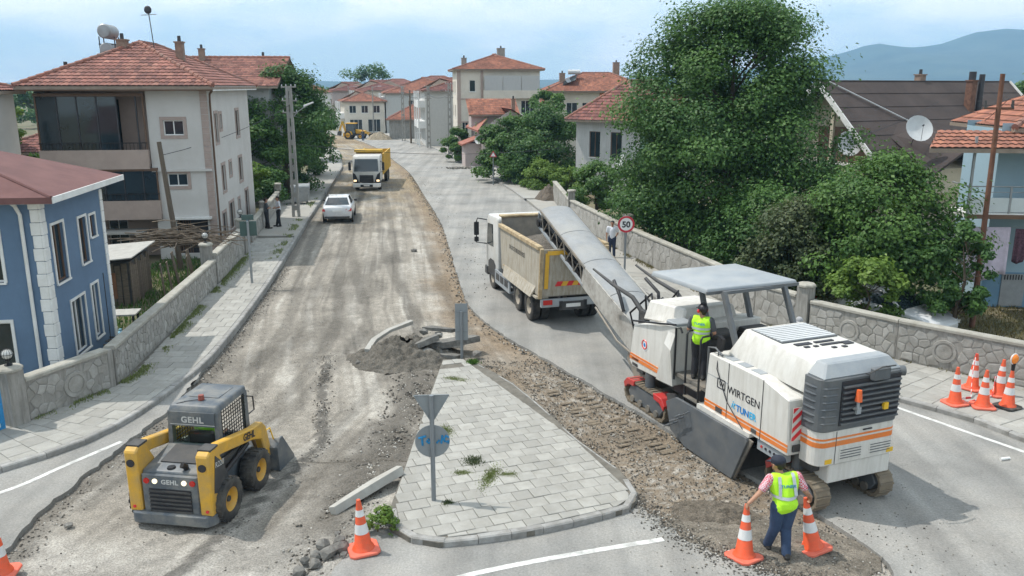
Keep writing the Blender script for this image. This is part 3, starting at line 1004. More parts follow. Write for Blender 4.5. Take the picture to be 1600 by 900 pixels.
# left wall by the blue house
w1 = thing('garden_wall', 'low concrete wall with round medallion in front of the blue house', 'wall')
stone_wall(w1, (-11.8, 18.9), (-10.87, 21.14), 1.12, -1, medallion=1.35, cw=.28, ch=.22, seed=3, gap=.010, fill=.8)
pillar(w1, (-11.9, 18.68), 1.45, .42, ang=R(64))
pillar(w1, (-10.83, 21.2), 1.16, .2, cap=False, ang=R(75))
globe_lamp('black caged globe lamp on the gate pillar by the blue house', (-11.9, 18.68), 1.6)
w2 = thing('garden_wall', 'long low stone faced wall running beside the left sidewalk', 'wall')
a_, b_, c_ = (-10.83, 21.35), (-12.1, 32.9), (-12.95, 39.2)
n_ = stone_wall(w2, a_, b_, 1.12, -1, cw=.26, ch=.25, limit=240, seed=5, gap=.012)
stone_wall(w2, (-12.12, 33.1), c_, 1.32, -1, cw=.3, ch=.3, limit=60, seed=6)
pillar(w2, (-12.35, 33.0), 1.75, .40, ang=R(95))
pillar(w2, (-13.0, 39.5), 1.75, .42, ang=R(95))
globe_lamp('white globe lamp on the wall pillar beside the brushwood pile', (-12.35, 33.0), 1.9)
globe_lamp('white globe lamp on the pillar beside the blue gate', (-13.0, 39.5), 1.9)

# blue tiled gate edge at far left
M_BLUE_T = mat('blue_gate_paint', (0.02, 0.22, 0.48), 0.4, var=0.2, scale=20, rnd=0)
M_WHITE_P = mat('white_paint', (0.72, 0.72, 0.70), 0.5, var=0.06, dirt=(0.45, 0.43, 0.38), dirt_amt=.5)
gt = thing('metal_gate', 'bright blue sheet gate with white squares beside the gate pillar', 'gate', (-11.98, 18.46, 0), R(64))
MB().bx(-1.5, -.08, -.03, .03, .12, 1.45).build('panel', M_BLUE_T, gt)
for k in range(5):
    for i in range(3):
        MB().bx(-.2 - i * .42 - .16, -.2 - i * .42, -.036, .036, .2 + k * .25, .3 + k * .25).build('square', M_WHITE_P, gt)
# blue gate and low walls further up on the left
m_bg = mat('pale_blue_gate', (0.22, 0.30, 0.36), 0.5, 0.1, .12)
g2 = thing('metal_gate', 'grey blue metal gate between wall pillars behind the two men', 'gate', (-13.05, 39.8, 0), R(101))
MB().bx(0, 2.4, -.025, .025, .15, 1.35).build('panel', m_bg, g2)
for k in range(5):
    MB().bx(.1 + k * .5, .14 + k * .5, -.04, .04, .15, 1.4).build('bar', m_bg, g2)
w3 = thing('garden_wall', 'plain grey wall behind the two men on the left sidewalk', 'wall')
stone_wall(w3, (-13.55, 42.4), (-15.9, 56.3), 1.0, -1, cw=.6, ch=.4, seed=8, limit=120)
pillar(w3, (-15.95, 56.6), 1.5, .4)
pillar(w3, (-14.6, 48.6), 1.35, .38)

# right wall
w4 = thing('garden_wall', 'long pale stone faced wall with medallions along the right sidewalk', 'wall')
near = [(17.0, 18.0), (13.9, 21.15), (11.45, 23.6), (9.65, 25.85)]
cnt = 0
for k, (p, q) in enumerate(zip(near[:-1], near[1:])):
    L = math.hypot(q[0] - p[0], q[1] - p[1])
    cnt += stone_wall(w4, p, q, 1.25, 1, cw=.29, ch=.24, medallion=(L * .52 if k != 1 else L * .62), seed=20 + k, limit=95, gap=.012)
pillar(w4, (9.5, 26.1), 1.72, .42, ang=R(40))
far = [(9.35, 26.3), (8.5, 27.9), (7.73, 31.4), (6.41, 36.5), (5.5, 40.1), (3.5, 49.7), (3.05, 59.5)]
for k, (p, q) in enumerate(zip(far[:-1], far[1:])):
    stone_wall(w4, p, q, 1.35, 1, cw=.42 if k < 4 else .6, ch=.34, seed=40 + k, limit=(18, 24, 14, 8, 0, 0)[k], gap=.012)
for p in ((5.6, 39.8), (3.55, 49.5)):
    pillar(w4, p, 1.9, .40)

# ================================================================ HOUSES
M_GLASS = mat_glass('window_glass')
M_FRAME_W = mat('white_frame', (0.70, 0.70, 0.68), 0.45, var=0.05)
M_FRAME_B = mat('brown_frame', (0.13, 0.075, 0.045), 0.6, var=0.15)
M_DARKMETAL = mat('dark_metal', (0.05, 0.05, 0.055), 0.5, 0.4, .2)
M_TILE_RED = mat_rooftile('roof_tile_red', (0.15, 0.062, 0.05), (0.25, 0.10, 0.075), (0.33, 0.15, 0.11))
M_TILE_BROWN = mat_rooftile('roof_tile_brown', (0.12, 0.045, 0.04), (0.20, 0.075, 0.06), (0.27, 0.11, 0.085))
M_TILE_ORANGE = mat_rooftile('roof_tile_orange', (0.20, 0.08, 0.052), (0.30, 0.115, 0.07), (0.38, 0.155, 0.09))
M_RIDGE_RED = mat('ridge_tile', (0.24, 0.10, 0.07), 0.85, var=.25, scale=3, dirt=(.22, .2, .18), dirt_amt=.5)
M_FELT_RED = mat('red_roof_felt', (0.135, 0.062, 0.058), 0.9, var=.12, scale=1.2, dirt=(.19, .10, .09), dirt_amt=.5, bump=.3, bscale=60)
M_FELT_BROWN = mat('brown_roof_felt', (0.050, 0.038, 0.035), 0.95, var=.2, scale=1.0, dirt=(.078, .060, .053), dirt_amt=.6, dirt_scale=.7, bump=.3, bscale=50)
M_SOFFIT = mat('eave_wood', (0.24, 0.19, 0.15), 0.8, var=.2)
M_CHIM = mat('chimney_brick', (0.24, 0.17, 0.13), 0.9, var=.25, scale=6)
M_DISH = mat('dish_grey', (0.52, 0.53, 0.53), 0.45, var=.06)
M_CURTAIN = mat('curtain', (0.45, 0.45, 0.43), 0.9, var=.15, scale=12, stretch=(6, 6, .4))

def wall_with_openings(b, W, z0, z1, ops, reveal=.14):
    """wall face in the plane y = 0 from x = 0..W (outside is -y); ops = [(x0, x1, z0, z1)]; adds reveals"""
    xs = sorted({0, W, *[o[0] for o in ops], *[o[1] for o in ops]})
    zs = sorted({z0, z1, *[o[2] for o in ops], *[o[3] for o in ops]})
    for xa, xb in zip(xs[:-1], xs[1:]):
        for za, zb in zip(zs[:-1], zs[1:]):
            cx, cz = (xa + xb) / 2, (za + zb) / 2
            if any(o[0] < cx < o[1] and o[2] < cz < o[3] for o in ops): continue
            b.add([(xa, 0, za), (xb, 0, za), (xb, 0, zb), (xa, 0, zb)], [(0, 1, 2, 3)])
    for x0, x1, a, c in ops:
        r = reveal
        b.add([(x0, 0, a), (x1, 0, a), (x1, 0, c), (x0, 0, c), (x0, r, a), (x1, r, a), (x1, r, c), (x0, r, c)],
              [(0, 4, 5, 1), (1, 5, 6, 2), (2, 6, 7, 3), (3, 7, 4, 0)])

def place(o, root, P, ang):
    """local wall frame: origin P (x, y), rotated by ang"""
    o.parent = root
    o.location = (P[0], P[1], 0); o.rotation_euler = (0, 0, ang)
    return o

def window(root, P, ang, x0, x1, z0, z1, frame=None, trim=None, mull=1, trans=False, glass=None, curtain=False, tw=.09, depth=.12, sill=True):
    """window set into the wall: frame with mullions, glass pane, trim and sill around"""
    frame = frame or M_FRAME_W
    b = MB(); f = .05
    y = depth
    b.bx(x0, x1, y - .04, y, z0, z0 + f); b.bx(x0, x1, y - .04, y, z1 - f, z1)
    b.bx(x0, x0 + f, y - .04, y, z0 + f, z1 - f); b.bx(x1 - f, x1, y - .04, y, z0 + f, z1 - f)
    for k in range(mull):
        xm = x0 + (x1 - x0) * (k + 1) / (mull + 1)
        b.bx(xm - .025, xm + .025, y - .045, y - .005, z0 + f, z1 - f)
    if trans:
        zm = z0 + (z1 - z0) * .68
        b.bx(x0 + f, x1 - f, y - .042, y - .008, zm - .02, zm + .02)
    w = place(b.build('window', frame), root, P, ang)
    MB().add([(x0, y - .012, z0), (x1, y - .012, z0), (x1, y - .012, z1), (x0, y - .012, z1)], [(0, 1, 2, 3)]).build('pane', glass or M_GLASS, w)
    if curtain:
        MB().add([(x0, y - .014, z0 + .05), (x0 + (x1 - x0) * .38, y - .014, z0 + .05), (x0 + (x1 - x0) * .34, y - .014, z1 - .05), (x0, y - .014, z1 - .05)], [(0, 1, 2, 3)]).build('curtain', M_CURTAIN, w)
    if trim:
        t = MB()
        t.bx(x0 - tw, x1 + tw, -.03, 0.0, z1, z1 + tw); t.bx(x0 - tw, x0, -.03, 0.0, z0, z1); t.bx(x1, x1 + tw, -.03, 0.0, z0, z1)
        if not sill: t.bx(x0 - tw, x1 + tw, -.03, 0.0, z0 - tw, z0)
        t.build('trim', trim, w)
    if sill:
        MB().bx(x0 - .06, x1 + .06, -.06, .05, z0 - .05, z0).build('sill', trim or M_FRAME_W, w)
    return w

def tile_slope(V, Fq, UV, A, B, C, D, tw=.25, th=.36, amp=.035, sub=4):
    """corrugated clay tiles on a roof slope: A-B eave edge, D-C ridge edge (quad or triangle), all 3-D"""
    A, B, C, D = (np.array(p, float) for p in (A, B, C, D))
    ex = (B - A); W = np.linalg.norm(ex); ex = ex / W
    up = ((C + D) / 2 - (A + B) / 2); up = up - ex * up.dot(ex); Hs = np.linalg.norm(up); up = up / Hs
    n = np.cross(ex, up)
    xD = (D - A).dot(ex); xC = (C - A).dot(ex)
    rows = max(2, int(round(Hs / th)))
    cols = max(4, int(round(W / tw * sub)))
    xs = np.linspace(0, W, cols + 1)
    wave = amp * np.abs(np.sin(np.pi * xs / tw)) ** .8
    for r in range(rows):
        t0, t1 = r / rows, (r + 1) / rows
        o = len(V)
        for t, lift in ((t0, .045), (t1 + .02 / rows, .012)):
            xl = xD * t; xr = W + (xC - W) * t
            xx = np.clip(xs, min(xl, xr), max(xl, xr))
            for k in range(cols + 1):
                V.append(A + ex * xx[k] + up * (min(t, 1) * Hs) + n * (lift + wave[k]))
                UV.append((xs[k] / tw, r + .5))
        for k in range(cols):
            Fq.append((o + k, o + k + 1, o + cols + 2 + k, o + cols + 1 + k))

def hip_roof(root, x0, x1, y0, y1, z, h, ridge, tiles, material, over=.55, tw=.25, th=.36, ridge_mat=None):
    """hipped roof over a rectangle; ridge = 'x', 'y' or 'p' (pyramid)"""
    X0, X1, Y0, Y1 = x0 - over, x1 + over, y0 - over, y1 + over
    cx, cy = (X0 + X1) / 2, (Y0 + Y1) / 2
    if ridge == 'x':
        i = (Y1 - Y0) / 2; P, Q = (X0 + i, cy, z + h), (X1 - i, cy, z + h)
    elif ridge == 'y':
        i = (X1 - X0) / 2; P, Q = (cx, Y0 + i, z + h), (cx, Y1 - i, z + h)
    else:
        P = Q = (cx, cy, z + h)
    a, b, c, d = (X0, Y0, z), (X1, Y0, z), (X1, Y1, z), (X0, Y1, z)
    if ridge == 'x':
        slopes = [(a, b, Q, P), (b, c, Q, Q), (c, d, P, Q), (d, a, P, P)]
        hips = [(a, P), (b, Q), (c, Q), (d, P), (P, Q)]
    else:
        slopes = [(a, b, P, P), (b, c, Q, P), (c, d, Q, Q), (d, a, P, Q)]
        hips = [(a, P), (b, P), (c, Q), (d, Q)] + ([(P, Q)] if P != Q else [])
    return roof_faces(root, slopes, hips, tiles, material, tw, th, ridge_mat)

def roof_faces(root, slopes, hips, tiles, material, tw=.25, th=.36, ridge_mat=None, thick=.14):
    deck = MB()
    for s in slopes:
        s = [Vector(p) for p in s]
        pts = [s[0], s[1], s[2]] + ([s[3]] if (s[3] - s[2]).length > 1e-4 else [])
        n = len(pts)
        lo = [p - Vector((0, 0, thick)) for p in pts]
        deck.add(pts + lo, [tuple(range(n)), tuple(range(2 * n - 1, n - 1, -1))] + [(0, n, n + 1, 1)])
    rf = deck.build('roof', material if not tiles else M_SOFFIT, root)
    if tiles:
        V, Fq, UV = [], [], []
        for s in slopes:
            tile_slope(V, Fq, UV, *s, tw=tw, th=th)
        me = np_mesh('roof_tiles', np.array(V), np.array(Fq), material, uv=np.array(UV))
        stuff(link('roof_tiles', me, rf))
    hb = MB()
    for p, q in hips:
        p, q = Vector(p), Vector(q)
        if tiles:
            L = (q - p).length; k = max(1, int(L / .4)); d = (q - p) / k
            for i in range(k):
                a_ = p + d * i + Vector((0, 0, .05)); b2 = p + d * (i + 1.08) + Vector((0, 0, .04))
                hb.cyl(a_, b2, .125, .10, 8)
        else:
            hb.cyl(p + Vector((0, 0, .0)), q, .05, .05, 6)
    if hips:
        stuff(hb.build('ridge_tiles', ridge_mat or (M_RIDGE_RED if tiles else material), rf))
    return rf

def dish(root, p, aim, r=.45, name='satellite_dish', arm=True, mast=None):
    d = Vector(aim).normalized()
    b = MB()
    prof = [(r * t, .22 * r * t * t) for t in (0.001, .25, .5, .75, 1.0)] + [(r * t, .22 * r * t * t - .015) for t in (1.0, .5, .001)]
    b.lathe(prof, 20)
    q = d.to_track_quat('Z', 'Y').to_matrix()
    b.v = [tuple(q @ Vector(v) + Vector(p)) for v in b.v]
    o = b.build(name, M_DISH, root, smooth=50)
    c = MB()
    tip = q @ Vector((0, 0, .75 * r)) + Vector(p)
    c.tube([q @ Vector((0, -r * .95, .2 * r)) + Vector(p), tip], .012, 5)
    c.cyl(tip - d * .05, tip + d * .06, .04, .04, 8)
    if mast: c.tube([Vector(p) - d * .06, Vector(mast)], .022, 6)
    c.build('dish_arm', M_DARKMETAL, o)
    return o

def chimney(root, x, y, z0, z1, w=.45, m=None, pot=True):
    c = MB().bx(x - w/2, x + w/2, y - w/2, y + w/2, z0, z1); c.bx(x - w/2 - .05, x + w/2 + .05, y - w/2 - .05, y + w/2 + .05, z1, z1 + .07)
    o = c.build('chimney', m or M_CHIM, root)
    if pot: MB().cyl((x, y, z1 + .07), (x, y, z1 + .35), .1, .09, 10).build('flue', M_DARKMETAL, o)
    return o

def simple_house(name, label, P, ang, W, D, H, material, front=(), side=(), roof=None, tiles=True, over=.5, roof_h=2.0, ridge='x', frame=None, trim=None, side_face='L', base_mat=None, mull=1, side2=()):
    """house body with real window openings. Local: x along the front (0..W), y back (0..D); front faces -y.
       side windows sit on the face x = 0 ('L') or x = W ('R')."""
    root = thing(name, label, 'house', (P[0], P[1], -.2), ang)
    z0 = 0
    b = MB(); wall_with_openings(b, W, z0, H, [o[:4] for o in front])
    b.build('wall', material, root)
    for o in front:
        window(root, (0, 0), 0, *o[:4], frame=frame, trim=trim, mull=o[4] if len(o) > 4 else mull)
    for sf, ops in ((side_face, side), ('R' if side_face == 'L' else 'L', side2)):
        b = MB(); wall_with_openings(b, D, z0, H, [o[:4] for o in ops])
        pa = ((W, 0), R(90)) if sf == 'R' else ((0, D), R(-90))
        place(b.build('wall', material), root, *pa)
        for o in ops:
            window(root, *pa, *o[:4], frame=frame, trim=trim, mull=o[4] if len(o) > 4 else mull)
    MB().add([(0, D, z0), (W, D, z0), (W, D, H), (0, D, H)], [(3, 2, 1, 0)]).build('wall', material, root)
    if roof == 'hip':
        hip_roof(root, 0, W, 0, D, H, roof_h, ridge, tiles is not None, tiles or M_FELT_BROWN, over)
    return root

ROADANG = R(8.5)

# ---------------- blue house (front left)
M_BLUE = mat('blue_render', (0.115, 0.182, 0.275), 0.85, var=.07, scale=1.5, dirt=(.085, .13, .195), dirt_amt=.4, dirt_scale=.8, bump=.25, bscale=120)
bh = thing('blue_house', 'two storey blue house with white quoins and dark red roof', 'house', (-12.35, 21.6, -.3), R(7.5))
Hb, Wb, Db = 5.55, 9.0, 4.6
fo = [(4.0, 5.15, .95, 2.3), (6.52, 7.9, 3.25, 4.6), (6.62, 7.9, .85, 2.15)]
so = [(.55, 1.35, 3.05, 4.65), (2.45, 3.05, 3.2, 4.55), (3.35, 3.8, 3.85, 4.5), (1.25, 2.25, .75, 2.35), (2.85, 3.4, .8, 2.45)]
b = MB(); wall_with_openings(b, Wb, 0, Hb, fo); place(b.build('wall', M_BLUE), bh, (-Wb, 0), 0)
b = MB(); wall_with_openings(b, Db, 0, Hb, so); place(b.build('wall', M_BLUE), bh, (0, 0), R(90))
MB().add([(-Wb, Db, 0), (0, Db, 0), (0, Db, Hb), (-Wb, Db, Hb)], [(3, 2, 1, 0)]).build('wall', M_BLUE, bh)
for o in fo: window(bh, (-Wb, 0), 0, *o, trim=M_WHITE_P, tw=.08, curtain=True)
for o in so: window(bh, (0, 0), R(90), *o, trim=M_WHITE_P, tw=.07, curtain=False, frame=M_FRAME_W if o[2] < 2 else M_FRAME_B)
for k in range(16):
    w_ = .27 if k % 2 else .24
    MB().bx(-.02, .035, -.035, w_, k * .345 + .006, k * .345 + .339).build('quoin', M_WHITE_P, bh, bevel=.012)
    MB().bx(-w_, -.02, -.036, .0, k * .345 + .006, k * .345 + .339).build('quoin', M_WHITE_P, bh, bevel=.012)
for k in range(15):
    MB().bx(-.02, .03, Db - .2, Db + .03, k * .345 + .006, k * .345 + .339).build('quoin', M_WHITE_P, bh, bevel=.012)
MB().tube([(-.5, -.45, Hb - .12), (-.5, -.2, Hb - .25), (-.46, -.07, Hb - .5), (-.46, -.07, .1)], .05, 8).build('downpipe', M_WHITE_P, bh, smooth=60)
# low felt roof: eaves trimmed with dark red board and white soffit
ov = .55
sl = [((-Wb - ov, -ov, Hb), (ov, -ov, Hb), (ov - 4.6, 2.3, Hb + 1.5), (-Wb - ov, 2.3, Hb + 1.5)),
      ((ov, -ov, Hb), (ov, Db + ov, Hb), (ov - 4.6, 2.3, Hb + 1.5), (ov - 4.6, 2.3, Hb + 1.5)),
      ((ov, Db + ov, Hb), (-Wb - ov, Db + ov, Hb), (-Wb - ov, 2.3, Hb + 1.5), (ov - 4.6, 2.3, Hb + 1.5))]
rfb = roof_faces(bh, sl, [((ov, -ov, Hb), (ov - 4.6, 2.3, Hb + 1.5)), ((-Wb - ov, 2.3, Hb + 1.5), (ov - 4.6, 2.3, Hb + 1.5))], False, M_FELT_RED, thick=.06)
MB().bx(-Wb - ov, ov, -ov - .02, -ov + .02, Hb - .16, Hb + .005).build('fascia', M_FELT_RED, rfb)
MB().bx(ov - .02, ov + .022, -ov + .02, Db + ov, Hb - .16, Hb + .005).build('fascia', M_WHITE_P, rfb)
MB().bx(-Wb, ov - .03, -ov + .03, Db + ov - .03, Hb - .17, Hb - .1).build('soffit', M_WHITE_P, rfb)
MB().bx(-.02, .015, Db * .86, Db * .86 + .03, .2, 2.6).build('cable_duct', M_DARKMETAL, bh)

# ---------------- three storey house (left)
M_CREAM = mat('pale_render', (0.54, 0.525, 0.50), 0.88, var=.05, scale=.8, dirt=(.42, .395, .36), dirt_amt=.45, dirt_scale=.45, bump=.15, bscale=150)
M_PINK = mat('pinkish_band', (0.40, 0.315, 0.27), 0.88, var=.06, dirt=(.28, .22, .19), dirt_amt=.4)
M_PEELED = mat('trim_pink', (0.36, 0.285, 0.25), 0.85, var=.12)
th = thing('apartment_house', 'three storey pale house with glazed balconies and red tiled hip roof', 'house', (-14.4, 40.2, -.2), R(8.0)); th.scale = (.915, 1, 1)
W3, D3, H3 = 8.3, 11.5, 8.2
# front right bay (solid wall) x from -3.0..0 ; balconies x from -8.3..-3.0
fo = [(.75, 1.75, 5.95, 6.65), (.72, 1.72, 3.55, 4.15), (.95, 2.55, .25, 1.95)]
b = MB(); wall_with_openings(b, 3.0, 0, H3, fo); place(b.build('wall', M_CREAM), th, (-3.0, 0), 0)
window(th, (-3.0, 0), 0, *fo[0], trim=M_PEELED, tw=.16, sill=False)
window(th, (-3.0, 0), 0, *fo[1], trim=M_PEELED, tw=.16, sill=False)
MB().bx(-2.0, -.45, .5, .55, .0, 2.0).build('garage_back', M_DARKMETAL, th)
for k in range(6): MB().bx(-2.0 + k * .12, -1.96 + k * .12, .13, .17, .25, 1.95).build('gate_bar', M_FRAME_B, th)
MB().bx(-2.3, -.2, -.35, .0, 1.96, 2.06).build('canopy', M_WHITE_P, th)
MB().bx(-3.0, .0, -.12, .0, 4.25, 4.36).build('floor_band', M_CREAM, th)
for k in range(27):
    MB().bx(-.34, .03, -.03, .0, .02 + k * .3, .02 + k * .3 + .288).build('quoin', M_PEELED, th)
so = [(1.4, 2.1, 5.5, 6.9), (2.6, 3.1, 6.1, 6.85), (2.2, 3.0, 3.0, 4.3), (4.2, 4.8, 3.6, 4.3), (1.5, 2.4, .7, 1.95), (3.4, 4.6, .8, 2.2), (6.0, 6.5, 1.4, 2.1), (8.3, 9.3, .3, 2.3), (7.0, 8.0, 5.5, 6.9), (7.0, 8.0, 3.0, 4.3)]
b = MB(); wall_with_openings(b, D3, 0, H3, so); place(b.build('wall', M_CREAM), th, (0, 0), R(90))
for o in so: window(th, (0, 0), R(90), *o, trim=M_PEELED, tw=.14, sill=False, mull=0, glass=None, frame=M_FRAME_B)
MB().add([(-W3, D3, 0), (0, D3, 0), (0, D3, H3), (-W3, D3, H3)], [(3, 2, 1, 0)]).build('wall', M_CREAM, th)
MB().add([(-W3, 0, 0), (-W3, D3, 0), (-W3, D3, H3), (-W3, 0, H3)], [(3, 2, 1, 0)]).build('wall', M_CREAM, th)
# recessed loggia wall + balconies
b = MB(); wall_with_openings(b, 5.3, 0, H3, [(.5, 3.6, 5.2, 7.6), (.5, 4.6, 2.6, 4.6), (2.4, 3.4, .1, 1.9)], .1)
place(b.build('wall', M_PINK), th, (-8.3, 1.2), 0)
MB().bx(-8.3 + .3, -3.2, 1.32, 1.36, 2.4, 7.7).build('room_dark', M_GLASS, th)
window(th, (-8.3, 1.2), 0, 2.4, 3.4, .1, 1.9)
window(th, (-8.3, 1.2), 0, 3.8, 4.4, 1.0, 1.9, mull=1)
for z, x1, zt in ((4.55, -3.05, 7.75), (2.15, -2.7, 4.3)):
    bal = MB().bx(-8.3, x1, -.25, -.12, z - .15, z + .75); bal.bx(-8.3, x1, -.12, 1.2, z - .15, z + .02)
    bal.bx(x1 - .12, x1, -.12, .0, z - .14, z + .75)
    bo = bal.build('balcony', M_PINK, th)
    rail = MB()
    for k in range(28): rail.bx(-8.25 + k * .188, -8.23 + k * .188, -.2, -.18, z + .75, z + 1.05)
    rail.bx(-8.3, x1, -.21, -.17, z + 1.05, z + 1.09)
    stuff(rail.build('railing', M_BLACK, bo))
    pst = M_PEELED
    for k, xx in enumerate((-8.28, -7.3, -6.35, -5.4, -4.45, -3.5, x1 - .1)):
        MB().bx(xx, xx + .07, -.14, -.07, z + .75, zt).build('mullion', M_DARKMETAL if k not in (0, 6) else M_FRAME_B, bo)
    MB().bx(-8.3, x1, -.2, -.05, zt, zt + .14).build('lintel', M_FRAME_B, bo)
    npane = 4 if z > 4 else 6
    for k, (xa, xb) in enumerate(zip((-8.2, -7.22, -6.27, -5.32, -4.37, -3.42), (-7.31, -6.36, -5.41, -4.46, -3.51, x1 - .11))):
        if k < npane: MB().bx(xa, xb, -.11, -.10, z + .76, zt - .01).build('pane', M_GLASS, bo)
MB().bx(-6.4, -3.6, -.9, .6, .4 + 1.0, 1.46).build('shed_roof', mat('asbestos_sheet', (.36, .35, .32), .9, var=.15), th)
rf3 = hip_roof(th, -W3, 0, -.3, D3, H3, 2.1, 'y', True, M_TILE_RED, .55)
MB().bx(-W3 - .5, .5, -.8, -.76, H3 - .2, H3 + .02).build('fascia', M_FRAME_B, rf3)
MB().bx(.5, .54, -.76, D3 + .5, H3 - .2, H3 + .02).build('fascia', M_WHITE_P, rf3)
MB().bx(-W3 - .45, .48, -.75, D3 + .45, H3 - .13, H3 - .07).build('soffit', M_WHITE_P, rf3)
MB().tube([(.45, -.3, H3 - .1), (.2, -.1, H3 - .35), (.1, .25, H3 - .7), (.1, .25, 0)], .055, 8).build('downpipe', M_FRAME_B, th, smooth=60)
chimney(th, -4.9, 3.4, 9.6, 10.4, .5); chimney(th, -2.4, 5.2, 9.4, 10.4, .42); chimney(th, -7.4, 2.0, 8.6, 9.0, .3)
ant = MB().tube([(-3.2, 3.2, 9.7), (-3.35, 3.2, 11.9)], .025, 6); ant.tube([(-3.75, 3.2, 11.6), (-2.95, 3.2, 11.65)], .015, 5); ant.ball((-3.35, 3.15, 11.85), .2, 10, sy=.35)
ant.build('antenna', M_DARKMETAL, th)
# solar water heater on the roof
sh = MB()
for xx in (-6.9, -6.1):
    for yy in (4.5, 5.2): sh.bx(xx - .025, xx + .025, yy - .025, yy + .025, 9.0, 10.9)
for z in (9.9, 10.5): sh.bx(-6.95, -6.05, 4.48, 4.52, z, z + .05); sh.bx(-6.95, -6.05, 5.18, 5.22, z, z + .05)
fr = sh.build('solar_heater_frame', M_DARKMETAL, th); fr.location = (.45, 0, -.25)
M_GALV = mat('galvanised', (0.30, 0.32, 0.33), 0.5, 0.4, .15, dirt=(.25, .24, .22), dirt_amt=.5)
MB().lathe([(.001, -.75), (.3, -.73), (.36, -.66), (.36, .66), (.3, .73), (.001, .75)], 18, (-6.5, 4.85, 11.15), 'y').build('water_tank', M_GALV, fr, smooth=40)
MB().lathe([(.001, -.7), (.3, -.68), (.35, -.6), (.35, .6), (.3, .68), (.001, .7)], 18, (-6.5, 4.85, 10.25), 'y').build('water_tank', M_GALV, fr, smooth=40)
pn = MB().hexa([(-8.0, 3.9, 9.15), (-7.0, 3.9, 9.75), (-7.0, 5.5, 9.75), (-8.0, 5.5, 9.15)], [(-8.03, 3.9, 9.21), (-7.03, 3.9, 9.81), (-7.03, 5.5, 9.81), (-8.03, 5.5, 9.21)])
pn.build('collector_panel', M_GLASS, fr)

# ---------------- pale house at the far left edge
simple_house('pale_house', 'pale rendered house corner at the far left behind the blue house', (-29.3, 31.8), R(6), 7.0, 7, 8.0, M_CREAM,
             front=[(2.0, 3.2, 5.2, 6.5)], side=[(1.5, 2.5, 5.2, 6.5)], side_face='R', roof='hip', tiles=M_TILE_BROWN, over=.4, roof_h=1.2)
simple_house('outhouse', 'small grey house between the pale house and three storey house', (-31.5, 51.0), R(6), 6.5, 6, 4.3, M_WALL, roof='hip', tiles=M_TILE_BROWN, roof_h=1.3, side_face='R')

# ---------------- red roofed house behind the trees (left)
h4 = simple_house('red_roof_house', 'grey house with long red tiled roof behind the left trees', (-28.0, 60.5), R(4), 10.6, 9, 8.3, mat('grey_render', (.34, .35, .35), .88, var=.06), side_face='R',
             front=[(7.0, 8.4, 5.9, 7.6, 2), (4.4, 5.8, 5.9, 7.6, 2)], side=[(2, 3.2, 5.6, 7.2)])
roof_faces(h4, [((-.7, -.8, 8.2), (11.4, -.8, 8.2), (11.4, 4.5, 10.3), (-.7, 4.5, 10.3)), ((11.4, 9.8, 8.2), (-.7, 9.8, 8.2), (-.7, 4.5, 10.3), (11.4, 4.5, 10.3))], [((-.7, 4.5, 10.3), (11.4, 4.5, 10.3))], True, M_TILE_RED)
MB().add([(10.6, 0, 8.2), (10.6, 9, 8.2), (10.6, 4.5, 10.1)], [(0, 1, 2)]).build('gable_wall', M_FRAME_B, h4)
chimney(h4, 5.0, 4.0, 9.9, 10.9, .4); chimney(h4, 9.3, 5.0, 9.4, 10.4, .6)

# ---------------- right: white house with brown tiled roof, turned to the corner
M_WHITE_OLD = mat('old_white_render', (0.46, 0.46, 0.45), 0.9, var=.08, scale=1, dirt=(.30, .29, .27), dirt_amt=.55, dirt_scale=1.2, streak=True, bump=.15)
wh = simple_house('white_house', 'white rendered house with brown tiled hip roof behind the right wall', (5.0, 65.8), R(-40), 5.6, 9.5, 5.7, M_WHITE_OLD, side_face='R',
             front=[(1.25, 2.25, 2.9, 4.85), (3.2, 4.2, 2.9, 4.85)], side=[(2, 3.4, 2.9, 4.6)], roof='hip', tiles=M_TILE_BROWN, over=.65, roof_h=2.9, ridge='y', frame=M_FRAME_B)
M_GREEN_P = mat('pale_green_panel', (.25, .40, .30), .8)
MB().bx(5.62, 5.66, .3, 1.6, 1.0, 4.9).build('green_panel', M_GREEN_P, wh)
dish(wh, (4.9, -1.0, 2.7), (-.5, -1, .45), .62, mast=(4.9, 0, 2.4))

# four storey cream building in the centre
M_CREAM2 = mat('cream_render', (0.62, 0.57, 0.49), 0.88, var=.05, scale=.6, dirt=(.38, .34, .28), dirt_amt=.35, dirt_scale=.5)
ch = simple_house('cream_building', 'tall cream apartment building with red hip roof in the centre', (-6.3, 98.5), R(7), 9.6, 10, 10.1, M_CREAM2, side_face='L',
             front=[(1.4, 2.1, 7.6, 8.9, 0), (3.2, 4.1, 5.2, 6.6), (4.4, 5.9, 5.2, 6.6), (7.4, 9.0, 5.0, 6.6, 2), (.5, 1.2, 2.6, 4.2), (2.6, 4.0, 2.6, 4.0)], side=[(1, 2, 7.4, 8.8), (3.2, 4.2, 7.4, 8.8), (5.5, 6.5, 7.4, 8.8), (1, 2, 4.6, 6), (5, 6.5, 4.6, 6), (1, 2.5, 1.8, 3.2), (6, 7.5, 1.8, 3.2)],
             roof='hip', tiles=M_TILE_ORANGE, over=.5, roof_h=1.8)
M_SHEET = mat('grey_sheet', (.42, .42, .41), .7, var=.08, stretch=(8, 1, 1))
for k in range(3): MB().bx(3.1 + k * 2.15, 5.2 + k * 2.15, -.55, -.5, 7.75, 9.4).build('balcony_screen', M_SHEET, ch)
MB().bx(3.0, 9.6, -.6, 0, 6.85, 7.75).build('balcony', M_CREAM2, ch); MB().bx(3.0, 9.6, -.6, 0, 4.2, 5.0).build('balcony', M_CREAM2, ch)
